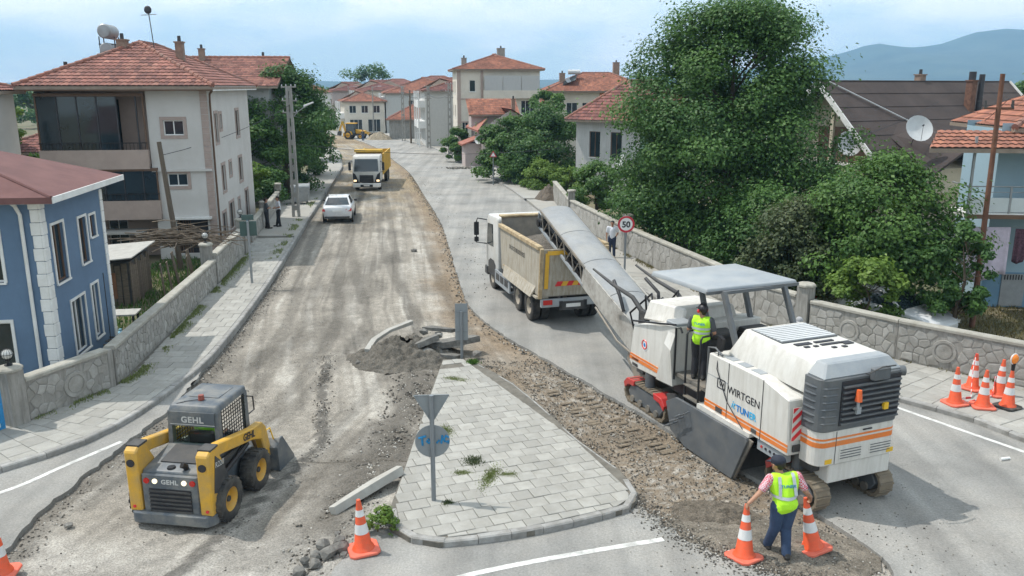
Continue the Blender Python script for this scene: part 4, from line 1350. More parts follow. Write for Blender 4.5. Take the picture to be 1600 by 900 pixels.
MB().bx(-.03, .4, -.05, 0, 0, 10.0).build('corner_strip', M_PINK, ch); MB().bx(2.7, 3.0, -.05, 0, 0, 10.0).build('corner_strip', M_PINK, ch)
for z in (6.7, 4.1): MB().bx(-.05, 2.7, -.07, 0, z, z + .16).build('floor_band', M_PINK, ch)
chimney(ch, 5.6, 5.0, 11.3, 12.6, .9, M_WALL); chimney(ch, 1.0, 3.0, 10.4, 11.4, .6, M_WALL)

# pink house in front of it: main gable house and lower wing
M_PINKH = mat('pink_render', (.44, .37, .35), .9, var=.07, dirt=(.32, .28, .26), dirt_amt=.4)
ph = thing('pink_house', 'small pinkish house with stepped tiled roofs beside the street', 'house', (-2.9, 84.0, -.2), R(10))
b = MB(); wall_with_openings(b, 5.6, 0, 4.2, [(.8, 1.5, 1.2, 2.6)]); b.add([(0, 0, 4.2), (5.6, 0, 4.2), (2.8, 0, 5.9)], [(0, 1, 2)]); b.build('wall', M_PINKH, ph)
b = MB(); wall_with_openings(b, 9.0, 0, 4.2, [(1.2, 2.0, 2.4, 3.4), (3.4, 4.2, 2.4, 3.4)]); place(b.build('wall', M_PINKH), ph, (0, 9.0), R(-90))
window(ph, (0, 9.0), R(-90), 1.2, 2.0, 2.4, 3.4); window(ph, (0, 9.0), R(-90), 3.4, 4.2, 2.4, 3.4); window(ph, (0, 0), 0, .8, 1.5, 1.2, 2.6)
roof_faces(ph, [((-.6, -.6, 3.95), (-.6, 9.4, 3.95), (2.8, 9.4, 6.05), (2.8, -.6, 6.05))[::-1][1:] + ((-.6, -.6, 3.95),), ((6.2, -.6, 3.95), (6.2, 9.4, 3.95), (2.8, 9.4, 6.05), (2.8, -.6, 6.05))], [((2.8, -.6, 6.05), (2.8, 9.4, 6.05))], False, mat('red_sheet_roof', (.29, .11, .075), .85, var=.2, scale=3))
MB().bx(-1.6, .02, 1.5, 4.5, 0, 2.6).build('porch_wall', M_PINKH, ph)
roof_faces(ph, [((-2.0, 1.2, 2.5), (.1, 1.2, 3.3), (.1, 4.8, 3.3), (-2.0, 4.8, 2.5))], [], False, MATS['red_sheet_roof'])
roof_faces(ph, [((-.8, 4.5, 5.3), (4.6, 4.5, 5.3), (4.6, 7.5, 6.9), (-.8, 7.5, 6.9))], [], True, M_TILE_ORANGE)
MB().bx(-.5, 4.4, 5, 7.2, 3.9, 5.3).build('upper_wall', M_PINKH, ph)
chimney(ph, 3.6, 3.0, 5.0, 6.9, .35)
dish(ph, (-.3, .6, 3.0), (-.6, -1, .4), .45, mast=(.1, .3, 2.8))

# red roofed house behind the bushes
rh = simple_house('red_roof_house', 'cream house with pale red roof beyond the centre bushes', (4.9, 108), R(2), 12.6, 9, 7.6, M_CREAM2, side_face='L', front=[(2.0, 3.4, 4.6, 6.2), (4.0, 5.2, 4.6, 6.2)], roof='hip', tiles=M_TILE_ORANGE, over=.9, roof_h=2.3)
MB().bx(6.2, 12.6, -.03, 0, 3.5, 7.4).build('orange_wall', mat('orange_render', (.42, .20, .10), .9), rh)
chimney(rh, 8.9, 4.5, 9.6, 11.2, .8); chimney(rh, 1.6, 2.0, 8.0, 9.8, .7)
pn = MB().hexa([(1.6, .6, 8.3), (3.2, .6, 8.9), (3.6, 2.4, 9.6), (2.0, 2.4, 9.0)], [(1.56, .56, 8.4), (3.16, .56, 9.0), (3.56, 2.36, 9.7), (1.96, 2.36, 9.1)])
pn.build('solar_panel', M_GLASS, rh); MB().lathe([(.001, -.8), (.3, -.78), (.3, .78), (.001, .8)], 12, (3.2, 2.7, 10.0), 'x').build('water_tank', M_DISH, rh, smooth=40)
# far orange gable between
simple_house('red_roof_house', 'far house with orange roof seen between the cream buildings', (3.2, 128), R(3), 7, 8, 5.6, M_CREAM2, side_face='L', roof='hip', tiles=M_TILE_ORANGE, over=.4, roof_h=2.2)
simple_house('red_roof_house', 'far long house with red roof right of the big tree', (35.0, 84), R(-3), 13, 8, 7.3, M_CREAM2, side_face='L', front=[(1, 2.2, 4.4, 5.8), (4, 5.2, 4.4, 5.8), (9, 10.2, 4.4, 5.8)], roof='hip', tiles=M_TILE_RED, over=.5, roof_h=1.3)
simple_house('red_roof_house', 'red roofed house at the far right behind the brown roof', (62, 84), R(-3), 12, 8, 6.6, M_CREAM2, side_face='L', roof='hip', tiles=M_TILE_RED, over=.5, roof_h=2.2)

# ---------------- street buildings further up on the right side
M_GREYH = mat('grey_gable', (.46, .46, .44), .9, var=.05)
def street_house(label, P, ang, W, D, H, mtl, floors, cols_s, roofm, rh=1.6, balc=False, front=()):
    so = []
    for f in range(floors):
        for k in range(cols_s):
            u = D * (k + .5) / cols_s
            so.append((u - .55, u + .55, 1.0 + f * 2.75, 2.3 + f * 2.75))
    so = [s for s in so if s[3] < H - .2]
    h = simple_house('street_house', label, P, ang, W, D, H, mtl, front=front, side=so, side_face='L', roof='hip', tiles=roofm, over=.45, roof_h=rh)
    if balc:
        for f in range(1, floors):
            MB().bx(-.9, 0, D * .1, D * .9, f * 2.75 - .1, f * 2.75 + .85).build('balcony', M_FRAME_W, h)
        for u in (.1, .5, .9): MB().bx(-.95, -.75, D * u - .1, D * u + .1, 0, H).build('balcony_post', M_FRAME_W, h)
    return h
street_house('grey gabled apartment house with white balconies up the street', (-11.6, 114), R(10), 8, 11, 7.6, M_GREYH, 3, 4, M_TILE_BROWN, 1.7, True, front=((4.6, 5.4, 5.2, 6.2, 0),))
hs = street_house('low grey house with bright red roof near the backhoe', (-19.0, 131), R(6), 8.4, 8, 3.2, M_WALL, 1, 2, M_TILE_ORANGE, 2.3, False, front=((4.0, 6.8, 1.2, 2.6, 3),))
street_house('white balcony building with orange roof behind the low grey house', (-22.5, 152), R(10), 15, 16, 7.0, M_GREYH, 3, 5, M_TILE_ORANGE, 2.8, True, front=((8, 9.5, 4.2, 5.8), (11, 12.6, 4.2, 5.8), (4, 5.4, 4.2, 5.8)))
street_house('three storey shop building with brown roof in the far street', (-31.0, 172), R(14), 10, 14, 7.4, M_CREAM2, 3, 4, M_TILE_BROWN, 2.0, True)
street_house('three storey building at the far bend of the street', (-40.0, 190), R(18), 10, 14, 7.2, M_PINKH, 3, 4, M_TILE_BROWN, 1.9, True)
street_house('grey apartment block with dark roof at the end of the street', (-57, 196), R(0), 15, 10, 6.4, M_GREYH, 2, 3, M_TILE_BROWN, 1.5, False, front=((1, 2.4, 3.6, 5), (4, 5.4, 3.6, 5), (7, 8.4, 3.6, 5), (11, 12.4, 3.6, 5)))
street_house('distant house with dark roof left of the far street', (-78, 210), R(0), 14, 10, 7.2, M_PINKH, 2, 3, M_TILE_BROWN, 1.8, False)
street_house('pale house with orange roof closing the far street on the right', (-29.5, 150), R(16), 7, 9, 5.6, M_CREAM2, 2, 3, M_TILE_ORANGE, 1.8, True, front=((.8, 2.0, 3.6, 4.9), (2.9, 4.1, 3.6, 4.9), (5.0, 6.2, 3.6, 4.9), (.8, 3.0, .3, 2.5, 2), (4.0, 6.2, .3, 2.5, 2)))
street_house('white three storey house left of the backhoe at the far bend', (-46, 172), R(2), 8, 8, 7.0, M_FRAME_W, 2, 2, M_TILE_ORANGE, 1.8, False, front=((1, 2.2, 1.2, 2.6), (3.4, 4.6, 1.2, 2.6), (5.8, 7, 1.2, 2.6), (1, 2.2, 4, 5.4), (3.4, 4.6, 4, 5.4), (5.8, 7, 4, 5.4)))
street_house('far pink house with red roof beyond the street end', (-35, 215), R(4), 12, 9, 8.2, M_PINKH, 3, 3, M_TILE_RED, 1.8, False, front=((1, 2.4, 5, 6.4), (4, 5.4, 5, 6.4), (7, 8.4, 5, 6.4)))
street_house('far cream house with red roof rising behind the orange roofs', (-22, 185), R(6), 12, 9, 8.4, M_CREAM2, 3, 3, M_TILE_RED, 2.0, False, front=((1, 2.4, 5.6, 7), (4, 5.4, 5.6, 7), (7, 8.4, 5.6, 7)))
for k_, (x_, y_, lb_) in enumerate(((-66, 165, 'low far house with brown roof behind the left trees'), (-50, 240, 'distant red roofed house on the plain left of centre'), (-14, 232, 'distant red roofed house on the plain behind the cream building'))):
    simple_house('far_house', lb_, (x_, y_), R(3 * k_), 13, 9, 6.6, M_CREAM2, front=[(2, 3.4, 3.6, 5), (6, 7.4, 3.6, 5), (9.5, 11, 3.6, 5)], side_face='L', roof='hip', tiles=M_TILE_RED, over=.5, roof_h=2)

# ---------------- chalet house with large brown roof (right)
M_CHALET = mat('cream_gable', (.52, .46, .35), .88, var=.06, dirt=(.38, .33, .25), dirt_amt=.4)
cr = thing('chalet_house', 'cream gabled house under a large dark brown felt roof', 'house', (18.0, 48.2, -.2), R(26.5))
# local: x along the ridge (away from street), y to the back; street gable in plane x = 0
Lr, zr, ze = 15.0, 8.5, 3.6
def gx(y): return zr - abs(y) * .93
gv = [(0, -4.3, 0), (0, 4.3, 0), (0, 4.3, gx(4.3) - .2), (0, 0, zr - .2), (0, -4.3, gx(4.3) - .2)]
MB().add(gv, [(0, 1, 2, 3, 4)]).build('gable_wall', M_CHALET, cr)
MB().add([(0, -4.3, 0), (Lr, -4.3, 0), (Lr, -4.3, 4.3), (0, -4.3, 4.3)], [(0, 1, 2, 3)]).build('wall', M_CHALET, cr)
MB().add([(0, 4.3, 0), (Lr, 4.3, 0), (Lr, 4.3, 4.3), (0, 4.3, 4.3)], [(3, 2, 1, 0)]).build('wall', M_CHALET, cr)
MB().add([(Lr, y, z) for _, y, z in gv], [(4, 3, 2, 1, 0)]).build('gable_wall', M_CHALET, cr)
roof_faces(cr, [((-1.1, -5.2, gx(5.2)), (Lr + .6, -5.2, gx(5.2)), (Lr + .6, 0, zr), (-1.1, 0, zr)), ((Lr + .6, 5.2, gx(5.2)), (-1.1, 5.2, gx(5.2)), (-1.1, 0, zr), (Lr + .6, 0, zr))],
           [((-1.1, 0, zr), (Lr + .6, 0, zr))], False, M_FELT_BROWN, thick=.12)
for s in (-1, 1):
    MB().bar((-1.14, 0, zr - .06), (-1.14, s * 5.3, gx(5.3) - .06), .06, .3).build('barge_board', M_WHITE_P, cr)
    MB().bar((Lr + .64, 0, zr - .06), (Lr + .64, s * 5.3, gx(5.3) - .06), .06, .3).build('barge_board', M_WHITE_P, cr)
# felt roll seams
for k in range(6):
    y = -.75 - k * .78
    MB().bar((-1.05, y, gx(y) + .012), (Lr + .55, y, gx(y) + .012), .03, .02).build('felt_seam', M_FELT_BROWN, cr)
# gable balcony
MB().bx(-1.0, 0, -3.6, 1.2, 3.0, 4.0).build('balcony', M_CHALET, cr)
MB().bx(-1.06, .0, -3.7, 1.3, 4.0, 4.08).build('balcony_rail', M_WHITE_P, cr)
MB().bx(-.04, .02, -2.9, .6, 4.1, 6.0).build('loggia_opening', M_FRAME_B, cr)
MB().bx(-.9, -.75, -1.2, -1.0, 4.08, 7.2).build('post', M_CHALET, cr)
dish(cr, (-1.3, -2.7, 5.2), (-.55, -1, .35), .68, mast=(-.8, -2.4, 4.1))
# dormer on the near slope
MB().hexa([(1.9, -5.3, 2.6), (5.5, -5.3, 2.6), (5.5, -3.0, 2.6), (1.9, -3.0, 2.6)], [(1.9, -5.3, 3.9), (5.5, -5.3, 3.9), (5.5, -3.0, 5.0), (1.9, -3.0, 5.0)]).build('dormer', M_CHALET, cr)
roof_faces(cr, [((1.3, -6.0, 3.7), (3.7, -6.0, 4.9), (3.7, -2.4, 6.4), (1.3, -2.6, 5.9)), ((6.1, -6.0, 3.7), (6.1, -2.6, 5.9), (3.7, -2.4, 6.4), (3.7, -6.0, 4.9))], [], False, M_FELT_BROWN)
chimney(cr, 9.6, -1.7, 6.6, 8.5, .42, mat('rusty_flue', (.15, .075, .05), .9, var=.4, scale=5), False)
MB().cyl((10.2, -1.9, 6.3), (10.2, -1.9, 8.9), .16, .16, 10).build('flue', M_DARKMETAL, cr, smooth=40)
MB().cyl((9.6, -1.7, 8.5), (9.6, -1.7, 9.05), .2, .2, 10).build('flue', M_DARKMETAL, cr, smooth=40)
dish(cr, (1.5, -4.7, 6.0), (-.45, -1, .5), .72, mast=(2.0, -3.9, 4.9))
MB().tube([(7.4, -4.0, 5.0), (7.4, -4.0, 7.6)], .03, 6).tube([(7.0, -4.0, 7.4), (7.8, -4.0, 7.4)], .015, 5).build('antenna_mast', M_DARKMETAL, cr)
MB().tube([(-.6, -.1, zr + .05), (4.6, -3.2, 5.7)], .04, 6).build('roof_pipe', M_DISH, cr)
chimney(cr, 7.6, .3, 8.3, 8.85, .45)

# ---------------- blue house with balcony (right edge)
M_PBLUE = mat('pale_blue_render', (0.30, 0.42, 0.49), 0.85, var=.06, scale=1.2, dirt=(.22, .30, .35), dirt_amt=.4, bump=.15)
M_PBLUE2 = mat('blue_base_render', (0.13, 0.25, 0.36), 0.85, var=.1, dirt=(.2, .27, .32), dirt_amt=.5)
bb = thing('balcony_house', 'pale blue house with tiled roof and railed upstairs balcony', 'house', (17.9, 30.9, -.2), R(-6))
fo = [(1.7, 2.7, 1.95, 3.5), (3.8, 5.0, 1.7, 3.5), (2.2, 3.1, 4.1, 6.1), (4.2, 5.4, 4.1, 6.1)]
b = MB(); wall_with_openings(b, 7, 1.35, 6.9, fo); b.build('wall', M_PBLUE, bb)
MB().bx(0, 7, -.02, .1, 0, 1.35).build('base_wall', M_PBLUE2, bb)
b = MB(); wall_with_openings(b, 3, 0, 6.7, []); place(b.build('wall', M_PBLUE), bb, (0, 3), R(-90))
MB().add([(0, 3, 0), (7, 3, 0), (7, 3, 6.9), (0, 3, 6.9)], [(3, 2, 1, 0)]).build('wall', M_PBLUE, bb)
for k, o in enumerate(fo): window(bb, (0, 0), 0, *o, trim=M_WHITE_P, tw=.14, mull=1 if k < 2 else 0, curtain=True)
MB().bx(.7, 1.55, -.06, -.02, .05, 1.3).build('basement_door', mat('grey_door', (.26, .27, .27), .6), bb)
for k in range(7): MB().bx(.78 + k * .1, .81 + k * .1, -.085, -.062, 1.08, 1.27).build('door_bar', M_BLACK, bb)
MB().bx(-1.5, 7, -1.5, 0, 3.62, 3.8).build('balcony_floor', M_WHITE_P, bb)
MB().bx(-1.5, 7, -1.53, -1.5, 3.6, 3.75).build('balcony_edge', M_FRAME_B, bb)
M_PANEL = mat('balcony_panel', (.52, .56, .56), .5, var=.06)
for k in range(5): MB().bx(-1.42 + k * 1.4, -.1 + k * 1.4, -1.5, -1.47, 3.85, 4.35).build('balcony_panel', M_PANEL, bb)
for k in range(6): MB().bx(-1.5 + k * 1.4, -1.44 + k * 1.4, -1.52, -1.46, 3.8, 4.75).build('railing_post', M_GALV, bb)
MB().tube([(-1.5, -1.49, 4.75), (5.6, -1.49, 4.75)], .025, 6).tube([(-1.5, -1.49, 4.55), (5.6, -1.49, 4.55)], .015, 6).tube([(-1.49, -1.49, 4.75), (-1.49, 0, 4.75)], .025, 6).build('railing', M_GALV, bb)
for xx in (-1.45, 3.2): MB().bx(xx - .04, xx + .04, -1.5, -1.42, 0, 6.5).build('post', M_GALV, bb)
roof_faces(bb, [((-3.2, -2.0, 6.1), (8, -2.0, 6.1), (8, .1, 6.6), (-2.2, .1, 6.6))], [], True, M_TILE_ORANGE, tw=.25, th=.42)
roof_faces(bb, [((.3, -.3, 6.72), (8, -.3, 6.72), (8, 3.4, 8.5), (4.0, 3.4, 8.5)), ((.3, 5.5, 6.72), (.3, -.3, 6.72), (4.0, 3.4, 8.5), (4.0, 3.4, 8.5))],
           [((.3, -.3, 6.72), (4.0, 3.4, 8.5)), ((4.0, 3.4, 8.5), (8, 3.4, 8.5))], True, M_TILE_ORANGE, tw=.25, th=.42)
MB().bx(2.0, 5.5, -.9, -.55, 3.82, 4.25).build('bench', M_FRAME_B, bb)
MB().bx(5.8, 6.2, -1.2, -.7, 4.0, 4.5).build('chair', MATS['orange_render'], bb)
# laundry
def cloth(name, label, cat, p, w, h, m, ang):
    V, Fq = [], []
    nx, nz = 16, 8
    for i in range(nx + 1):
        for j in range(nz + 1):
            u, v = i / nx, j / nz
            V.append(((u - .5) * w, .05 * math.sin(u * 17) * v + .03 * math.sin(u * 7 + 1), -v * h * (1 + .08 * math.sin(u * 5))))
    for i in range(nx):
        for j in range(nz):
            a = i * (nz + 1) + j
            Fq.append((a, a + 1, a + nz + 2, a + nz + 1))
    me = np_mesh(name, V, Fq, m, smooth=True)
    o = link(name, me, None, p, ang); sd = o.modifiers.new('thick', 'SOLIDIFY'); sd.thickness = .006
    return tag(o, label, cat)
M_LAV = mat('lilac_cloth', (.52, .46, .54), .9, var=.12, scale=6)
cloth('bed_sheet', 'pale lilac sheet hanging on the washing line', 'laundry', (17.3, 29.8, 3.05), 1.5, 1.9, M_LAV, R(-6))
cloth('towel', 'dark patterned towel hanging beside the lilac sheet', 'laundry', (18.5, 29.7, 3.0), .55, 1.2, mat('dark_print', (.10, .05, .07), .9, var=.6, scale=14), R(-6))
cloth('shirt', 'bright blue cloth hanging in the hedge gap', 'laundry', (14.9, 30.4, 3.0), .6, .5, mat('blue_cloth', (.06, .16, .5), .9), R(-6))
cloth('bed_sheet', 'white patterned sheet hanging left of the lilac one', 'laundry', (15.9, 30.1, 3.0), .8, .7, mat('white_cloth', (.55, .52, .56), .9, var=.2, scale=9), R(-6))
ln = MB().tube([(14.2, 30.5, 3.05), (16.5, 29.95, 3.02), (19.6, 29.6, 3.08)], .012, 5).build('washing_line', M_GALV)
tag(ln, 'thin washing line carrying the sheets by the blue house', 'washing line')

# ================================================================ TREES AND PLANTS
M_BARK = mat('bark', (0.085, 0.065, 0.045), 0.95, var=.35, scale=6, bump=.6, bscale=18)
LEAF_DEEP = mat_leaf('leaf_deep', (0.034, 0.092, 0.022), (0.098, 0.195, 0.044), .32)
LEAF_MID = mat_leaf('leaf_mid', (0.040, 0.105, 0.022), (0.115, 0.215, 0.045), .36)
LEAF_LIGHT = mat_leaf('leaf_light', (0.075, 0.15, 0.024), (0.18, 0.28, 0.05), .4)
LEAF_OLIVE = mat_leaf('leaf_olive', (0.038, 0.066, 0.026), (0.11, 0.135, 0.055), .3)
LEAF_WEED = mat_leaf('leaf_weed', (0.12, 0.16, 0.05), (0.26, 0.30, 0.11), .35)

def leaf_mesh(name, P, N, size, material, seed, aspect=.62, rnd_bias=None):
    """P centres, N normals: every leaf is a small folded blade (two triangles on each side of the midrib)"""
    rng = np.random.default_rng(seed)
    n = len(P)
    a = rng.normal(size=(n, 3)); N = N / (np.linalg.norm(N, axis=1, keepdims=True) + 1e-9)
    t = np.cross(N, a); t /= np.linalg.norm(t, axis=1, keepdims=True) + 1e-9
    b = np.cross(N, t)
    s = size * rng.uniform(.6, 1.35, (n, 1))
    tip = P + t * s * .5; base = P - t * s * .5
    l = P + b * s * aspect * .5 + N * s * .10; r = P - b * s * aspect * .5 + N * s * .10
    V = np.stack([base, l, tip, r], 1).reshape(-1, 3)
    i = np.arange(n) * 4
    Fq = np.stack([i, i + 1, i + 2, i + 3], 1)
    rv = rng.uniform(0, 1, n)
    if rnd_bias is not None: rv = np.clip(rv * .5 + rnd_bias * .7 - .05, 0, 1)
    return np_mesh(name, V, Fq, material, attrs={'rnd': ('FLOAT', np.repeat(rv, 4))})

def tree(label, loc, H, rad, leaf, n_leaf, size, seed, trunk_h=None, trunk_r=.18, shape='round', name='tree', cat='tree', group=None, nclump=70, base_z=.1, rx=1.0, ry=1.0, droop=0.0, zb=None):
    """tapered trunk with limbs; leaves gathered in many small clumps over an uneven crown"""
    rng = np.random.default_rng(seed)
    trunk_h = trunk_h if trunk_h is not None else H * .35
    zb = base_z + trunk_h * .55 if zb is None else zb
    ch = H - zb
    t = thing(name, label, cat, loc, 0, group)
    cl = []
    tries = 0
    while len(cl) < nclump and tries < 6000:
        tries += 1
        v = rng.uniform(0, 1); th = rng.uniform(0, 2 * math.pi)
        if shape == 'round': prof = math.sin(math.pi * min(1, max(0.04, v * .9 + .06))) ** .62
        elif shape == 'cone': prof = (1.02 - v) ** .75 * min(1, .45 + v * 3.5)
        elif shape == 'dome': prof = (max(0, 1 - v ** 2.2)) ** .5
        elif shape == 'big': prof = float(np.interp(v, [0, .12, .3, .5, .68, .84, .94, 1.0], [.8, .93, .98, .93, .84, .72, .52, .25]))
        else: prof = math.sin(math.pi * min(1, max(.03, v * .82 + .14))) ** .8
        lob = (1 + .22 * math.sin(th * 3 + seed) + .16 * math.sin(th * 5 + v * 9 + seed * 2)) if shape != 'big' else (.9 + .15 * math.sin(th * 3 + v * 7) + .14 * math.sin(th * 7 + v * 23) + rng.normal() * .09)
        q = rng.uniform(0.35, 1.0) ** .55
        rr_ = rad * prof * lob * q
        c = np.array([rr_ * math.cos(th) * rx, rr_ * math.sin(th) * ry, zb + ch * v - droop * q * rad * .15])
        cl.append((c, rng.uniform(.55, 1.2) * rad * (.27 if shape == 'dome' else .22), q))
    P, N, B = [], [], []
    tot = sum(c[1] ** 2 for c in cl)
    for c, r, q in cl:
        k = max(20, int(n_leaf * r * r / tot))
        d = rng.normal(size=(k, 3)); d /= np.linalg.norm(d, axis=1, keepdims=True)
        rr_ = r * rng.uniform(.25, 1.12, (k, 1)) ** .6
        # twigs: pull some leaves out along sprays
        spr = rng.uniform(0, 1, (k, 1)) < .06
        out = c - np.array([0, 0, zb + ch * .4]); out = out / (np.linalg.norm(out) + 1e-6)
        p = c + d * rr_ * np.array([1.15, 1.15, .75]) + spr * (out + rng.normal(size=(k, 3)) * .35) * r * rng.uniform(0, .9, (k, 1))
        P.append(p); N.append(d * .55 + np.array([0, 0, .55]) + out * .35 + rng.normal(size=(k, 3)) * .45)
        B.append(np.full(k, rng.uniform(0, 1)))
    P = np.concatenate(P); N = np.concatenate(N); B = np.concatenate(B)
    keep = P[:, 2] > base_z + .05
    me = leaf_mesh('crown', P[keep], N[keep], size, leaf, seed, rnd_bias=B[keep])
    stuff(link('crown', me, t))
    b = MB()
    rs = random.Random(seed)
    top = H * .82
    tp = [(0, 0, -.3), (rs.uniform(-.1, .1), rs.uniform(-.1, .1), H * .25), (rs.uniform(-.2, .2), rs.uniform(-.2, .2), H * .5), (rs.uniform(-.3, .3), rs.uniform(-.3, .3), top)]
    b.tube(tp, [trunk_r * 1.25, trunk_r, trunk_r * .7, trunk_r * .15], 8)
    for k in range(min(26, len(cl))):
        c, r, q = cl[k * len(cl) // min(26, len(cl))]
        z0 = max(trunk_h * .55, min(c[2] - rad * .35, top * .9))
        f = z0 / top
        b.tube([(tp[2][0] * f, tp[2][1] * f, z0), (c[0] * .5, c[1] * .5, z0 + (c[2] - z0) * .62), tuple(c)], [trunk_r * .42 * (1.1 - f), trunk_r * .24, .012], 5)
    b.build('trunk', M_BARK, t, smooth=60)
    return t

# big tree behind the right wall
tree('tall dense dark green tree standing behind the right wall', (10.5, 41.0, -.1), 11.6, 5.4, LEAF_DEEP, 150000, .165, 5, trunk_h=2.6, trunk_r=.26, shape='big', nclump=260, zb=1.0)
tree('leafy lower tree in front of the tall tree by the wall', (7.6, 44.5, -.1), 4.6, 2.3, LEAF_DEEP, 12000, .17, 6, trunk_h=.9, trunk_r=.1, shape='dome', nclump=60)
tree('dark shrub filling the space under the tall tree', (11.0, 35.2, -.1), 3.6, 2.8, LEAF_DEEP, 15000, .16, 7, trunk_h=.5, trunk_r=.08, shape='dome', nclump=70)
tree('light green shrub in front of the white house', (5.4, 52.5, -.1), 3.3, 1.9, LEAF_MID, 10000, .17, 8, trunk_h=.8, trunk_r=.08, shape='dome', nclump=50)
# vine covered trees over the near wall
tree('broad fruit tree with vine leaves hanging over the right wall', (13.2, 29.6, -.1), 5.5, 2.7, LEAF_MID, 28000, .15, 9, trunk_h=1.5, trunk_r=.14, shape='dome', nclump=110, zb=1.2)
tree('olive green bush left of the vine tree', (10.6, 30.2, -.1), 3.9, 2.0, LEAF_OLIVE, 17000, .14, 10, trunk_h=1.0, trunk_r=.09, shape='dome', nclump=80, zb=.5)
tree('dark leafy tree between vine tree and sheets', (12.3, 31.8, -.1), 3.8, 2.3, LEAF_DEEP, 15000, .15, 19, trunk_h=1.2, trunk_r=.1, shape='dome', nclump=70, zb=.6)
tree('thin dark tree in front of the hanging sheets', (14.7, 26.6, -.1), 3.7, 1.1, LEAF_DEEP, 8000, .13, 11, trunk_h=1.4, trunk_r=.07, shape='egg', nclump=45)
tree('bright vine clump hanging over the wall top', (11.6, 26.4, -.1), 2.7, 1.3, LEAF_LIGHT, 5000, .16, 12, trunk_h=.7, trunk_r=.05, shape='dome', nclump=34)
# bushes and trees in the centre
tree('round green bush on the left of the centre hedge', (-.5, 72.5, -.1), 5.4, 2.4, LEAF_MID, 17000, .24, 13, trunk_h=.6, trunk_r=.1, shape='dome', nclump=60)
tree('dense round dark green tree in the centre hedge', (2.8, 71.5, -.1), 6.2, 3.2, LEAF_DEEP, 27000, .21, 14, trunk_h=.7, trunk_r=.14, shape='dome', nclump=80)
tree('green tree with pale top behind the centre hedge', (3.2, 84, -.1), 7.4, 2.6, LEAF_MID, 10000, .26, 15, trunk_h=2, trunk_r=.12, shape='round', nclump=50)
tree('bright yellow green shrub at the driveway', (2.3, 66.5, -.1), 2.1, 1.9, LEAF_LIGHT, 9000, .16, 16, trunk_h=.2, trunk_r=.04, shape='dome', nclump=34)
tree('small pale green shrub at the end of the right wall', (4.1, 62.0, -.1), 2.3, 1.3, LEAF_LIGHT, 5000, .17, 17, trunk_h=.3, trunk_r=.04, shape='dome', nclump=30)
tree('green bush in the yard before the cream building', (-5.9, 92, -.1), 3.4, 1.8, LEAF_MID, 9000, .26, 18, trunk_h=.4, trunk_r=.06, shape='dome', nclump=30)
# left side
tree('large dark green tree over the left sidewalk', (-17.1, 63.5, -.1), 9.2, 3.8, LEAF_DEEP, 36000, .2, 21, trunk_h=2.4, trunk_r=.2, shape='egg', nclump=120, zb=.8)
tree('tall green tree behind the lattice pole', (-19.3, 60.5, -.1), 6.6, 3.0, LEAF_MID, 15000, .22, 22, trunk_h=2.2, trunk_r=.16, shape='egg', nclump=70, zb=.8)
tree('dark green tree further along the left sidewalk', (-19.6, 76.5, -.1), 8.2, 3.4, LEAF_DEEP, 16000, .26, 23, trunk_h=2.0, trunk_r=.18, shape='egg', nclump=80, zb=.7)
tree('mid green tree ending the left row of trees', (-22.5, 92, -.1), 7.0, 3.2, LEAF_MID, 10000, .3, 24, trunk_h=1.8, trunk_r=.16, shape='egg', nclump=55, zb=.6)
tree('light green small tree beside the three storey house', (-18.3, 54.0, -.1), 4.6, 1.9, LEAF_LIGHT, 9000, .19, 25, trunk_h=1.6, trunk_r=.08, shape='round', nclump=45)
tree('low dark shrub under the light green tree', (-17.2, 57.5, -.1), 2.6, 1.7, LEAF_DEEP, 6000, .2, 26, trunk_h=.4, trunk_r=.05, shape='dome', nclump=34)
tree('bright green bush behind the far left house', (-30.5, 50, -.1), 7.3, 2.0, LEAF_LIGHT, 7000, .24, 27, trunk_h=1.5, trunk_r=.1, shape='round', nclump=40)
# far trees on the skyline
for k, (x, y, h, r, lb) in enumerate(((-34, 205, 12.6, 6.5, 'far round tree above the street roofs'), (-70, 240, 11.5, 5.5, 'far round tree left of the street end'), (62, 98, 9.6, 4.5, 'dark far tree beyond the brown roof'), (70, 96, 8.6, 3.5, 'second far tree beyond the brown roof near the right edge'), (50, 60, 7.3, 3.6, 'bright green tree beyond the brown roof at right edge'), (-6, 190, 7.0, 4, 'far tree behind the cream building'), (28, 135, 8.5, 5, 'far tree beyond the white house'), (-95, 170, 8.0, 5, 'far tree behind the left houses'))):
    tree(lb, (x, y, -.2), h, r, LEAF_DEEP if k != 4 else LEAF_LIGHT, 6000, .5, 60 + k, trunk_h=2.5, trunk_r=.2, shape='round', nclump=45)
# a far wood and scattered greenery out to the plain
def greenbelt():
    rng = np.random.default_rng(4); P, N = [], []
    for _ in range(900):
        y = rng.uniform(170, 900); x = rng.uniform(-.75, .75) * y * 1.25
        if -60 < x < 10 and y < 240: continue
        r = rng.uniform(2.5, 5.5); k = int(60)
        d = rng.normal(size=(k, 3)); d /= np.linalg.norm(d, axis=1, keepdims=True)
        P.append(np.array([x, y, r * .75]) + d * r * np.array([1, 1, .75])); N.append(d + [0, 0, .5])
    me = leaf_mesh('far_wood', np.concatenate(P), np.concatenate(N), 1.5, LEAF_DEEP, 4)
    o = link('far_wood', me); tag(o, 'band of far trees on the plain behind the houses', 'wood', kind='stuff')
greenbelt()

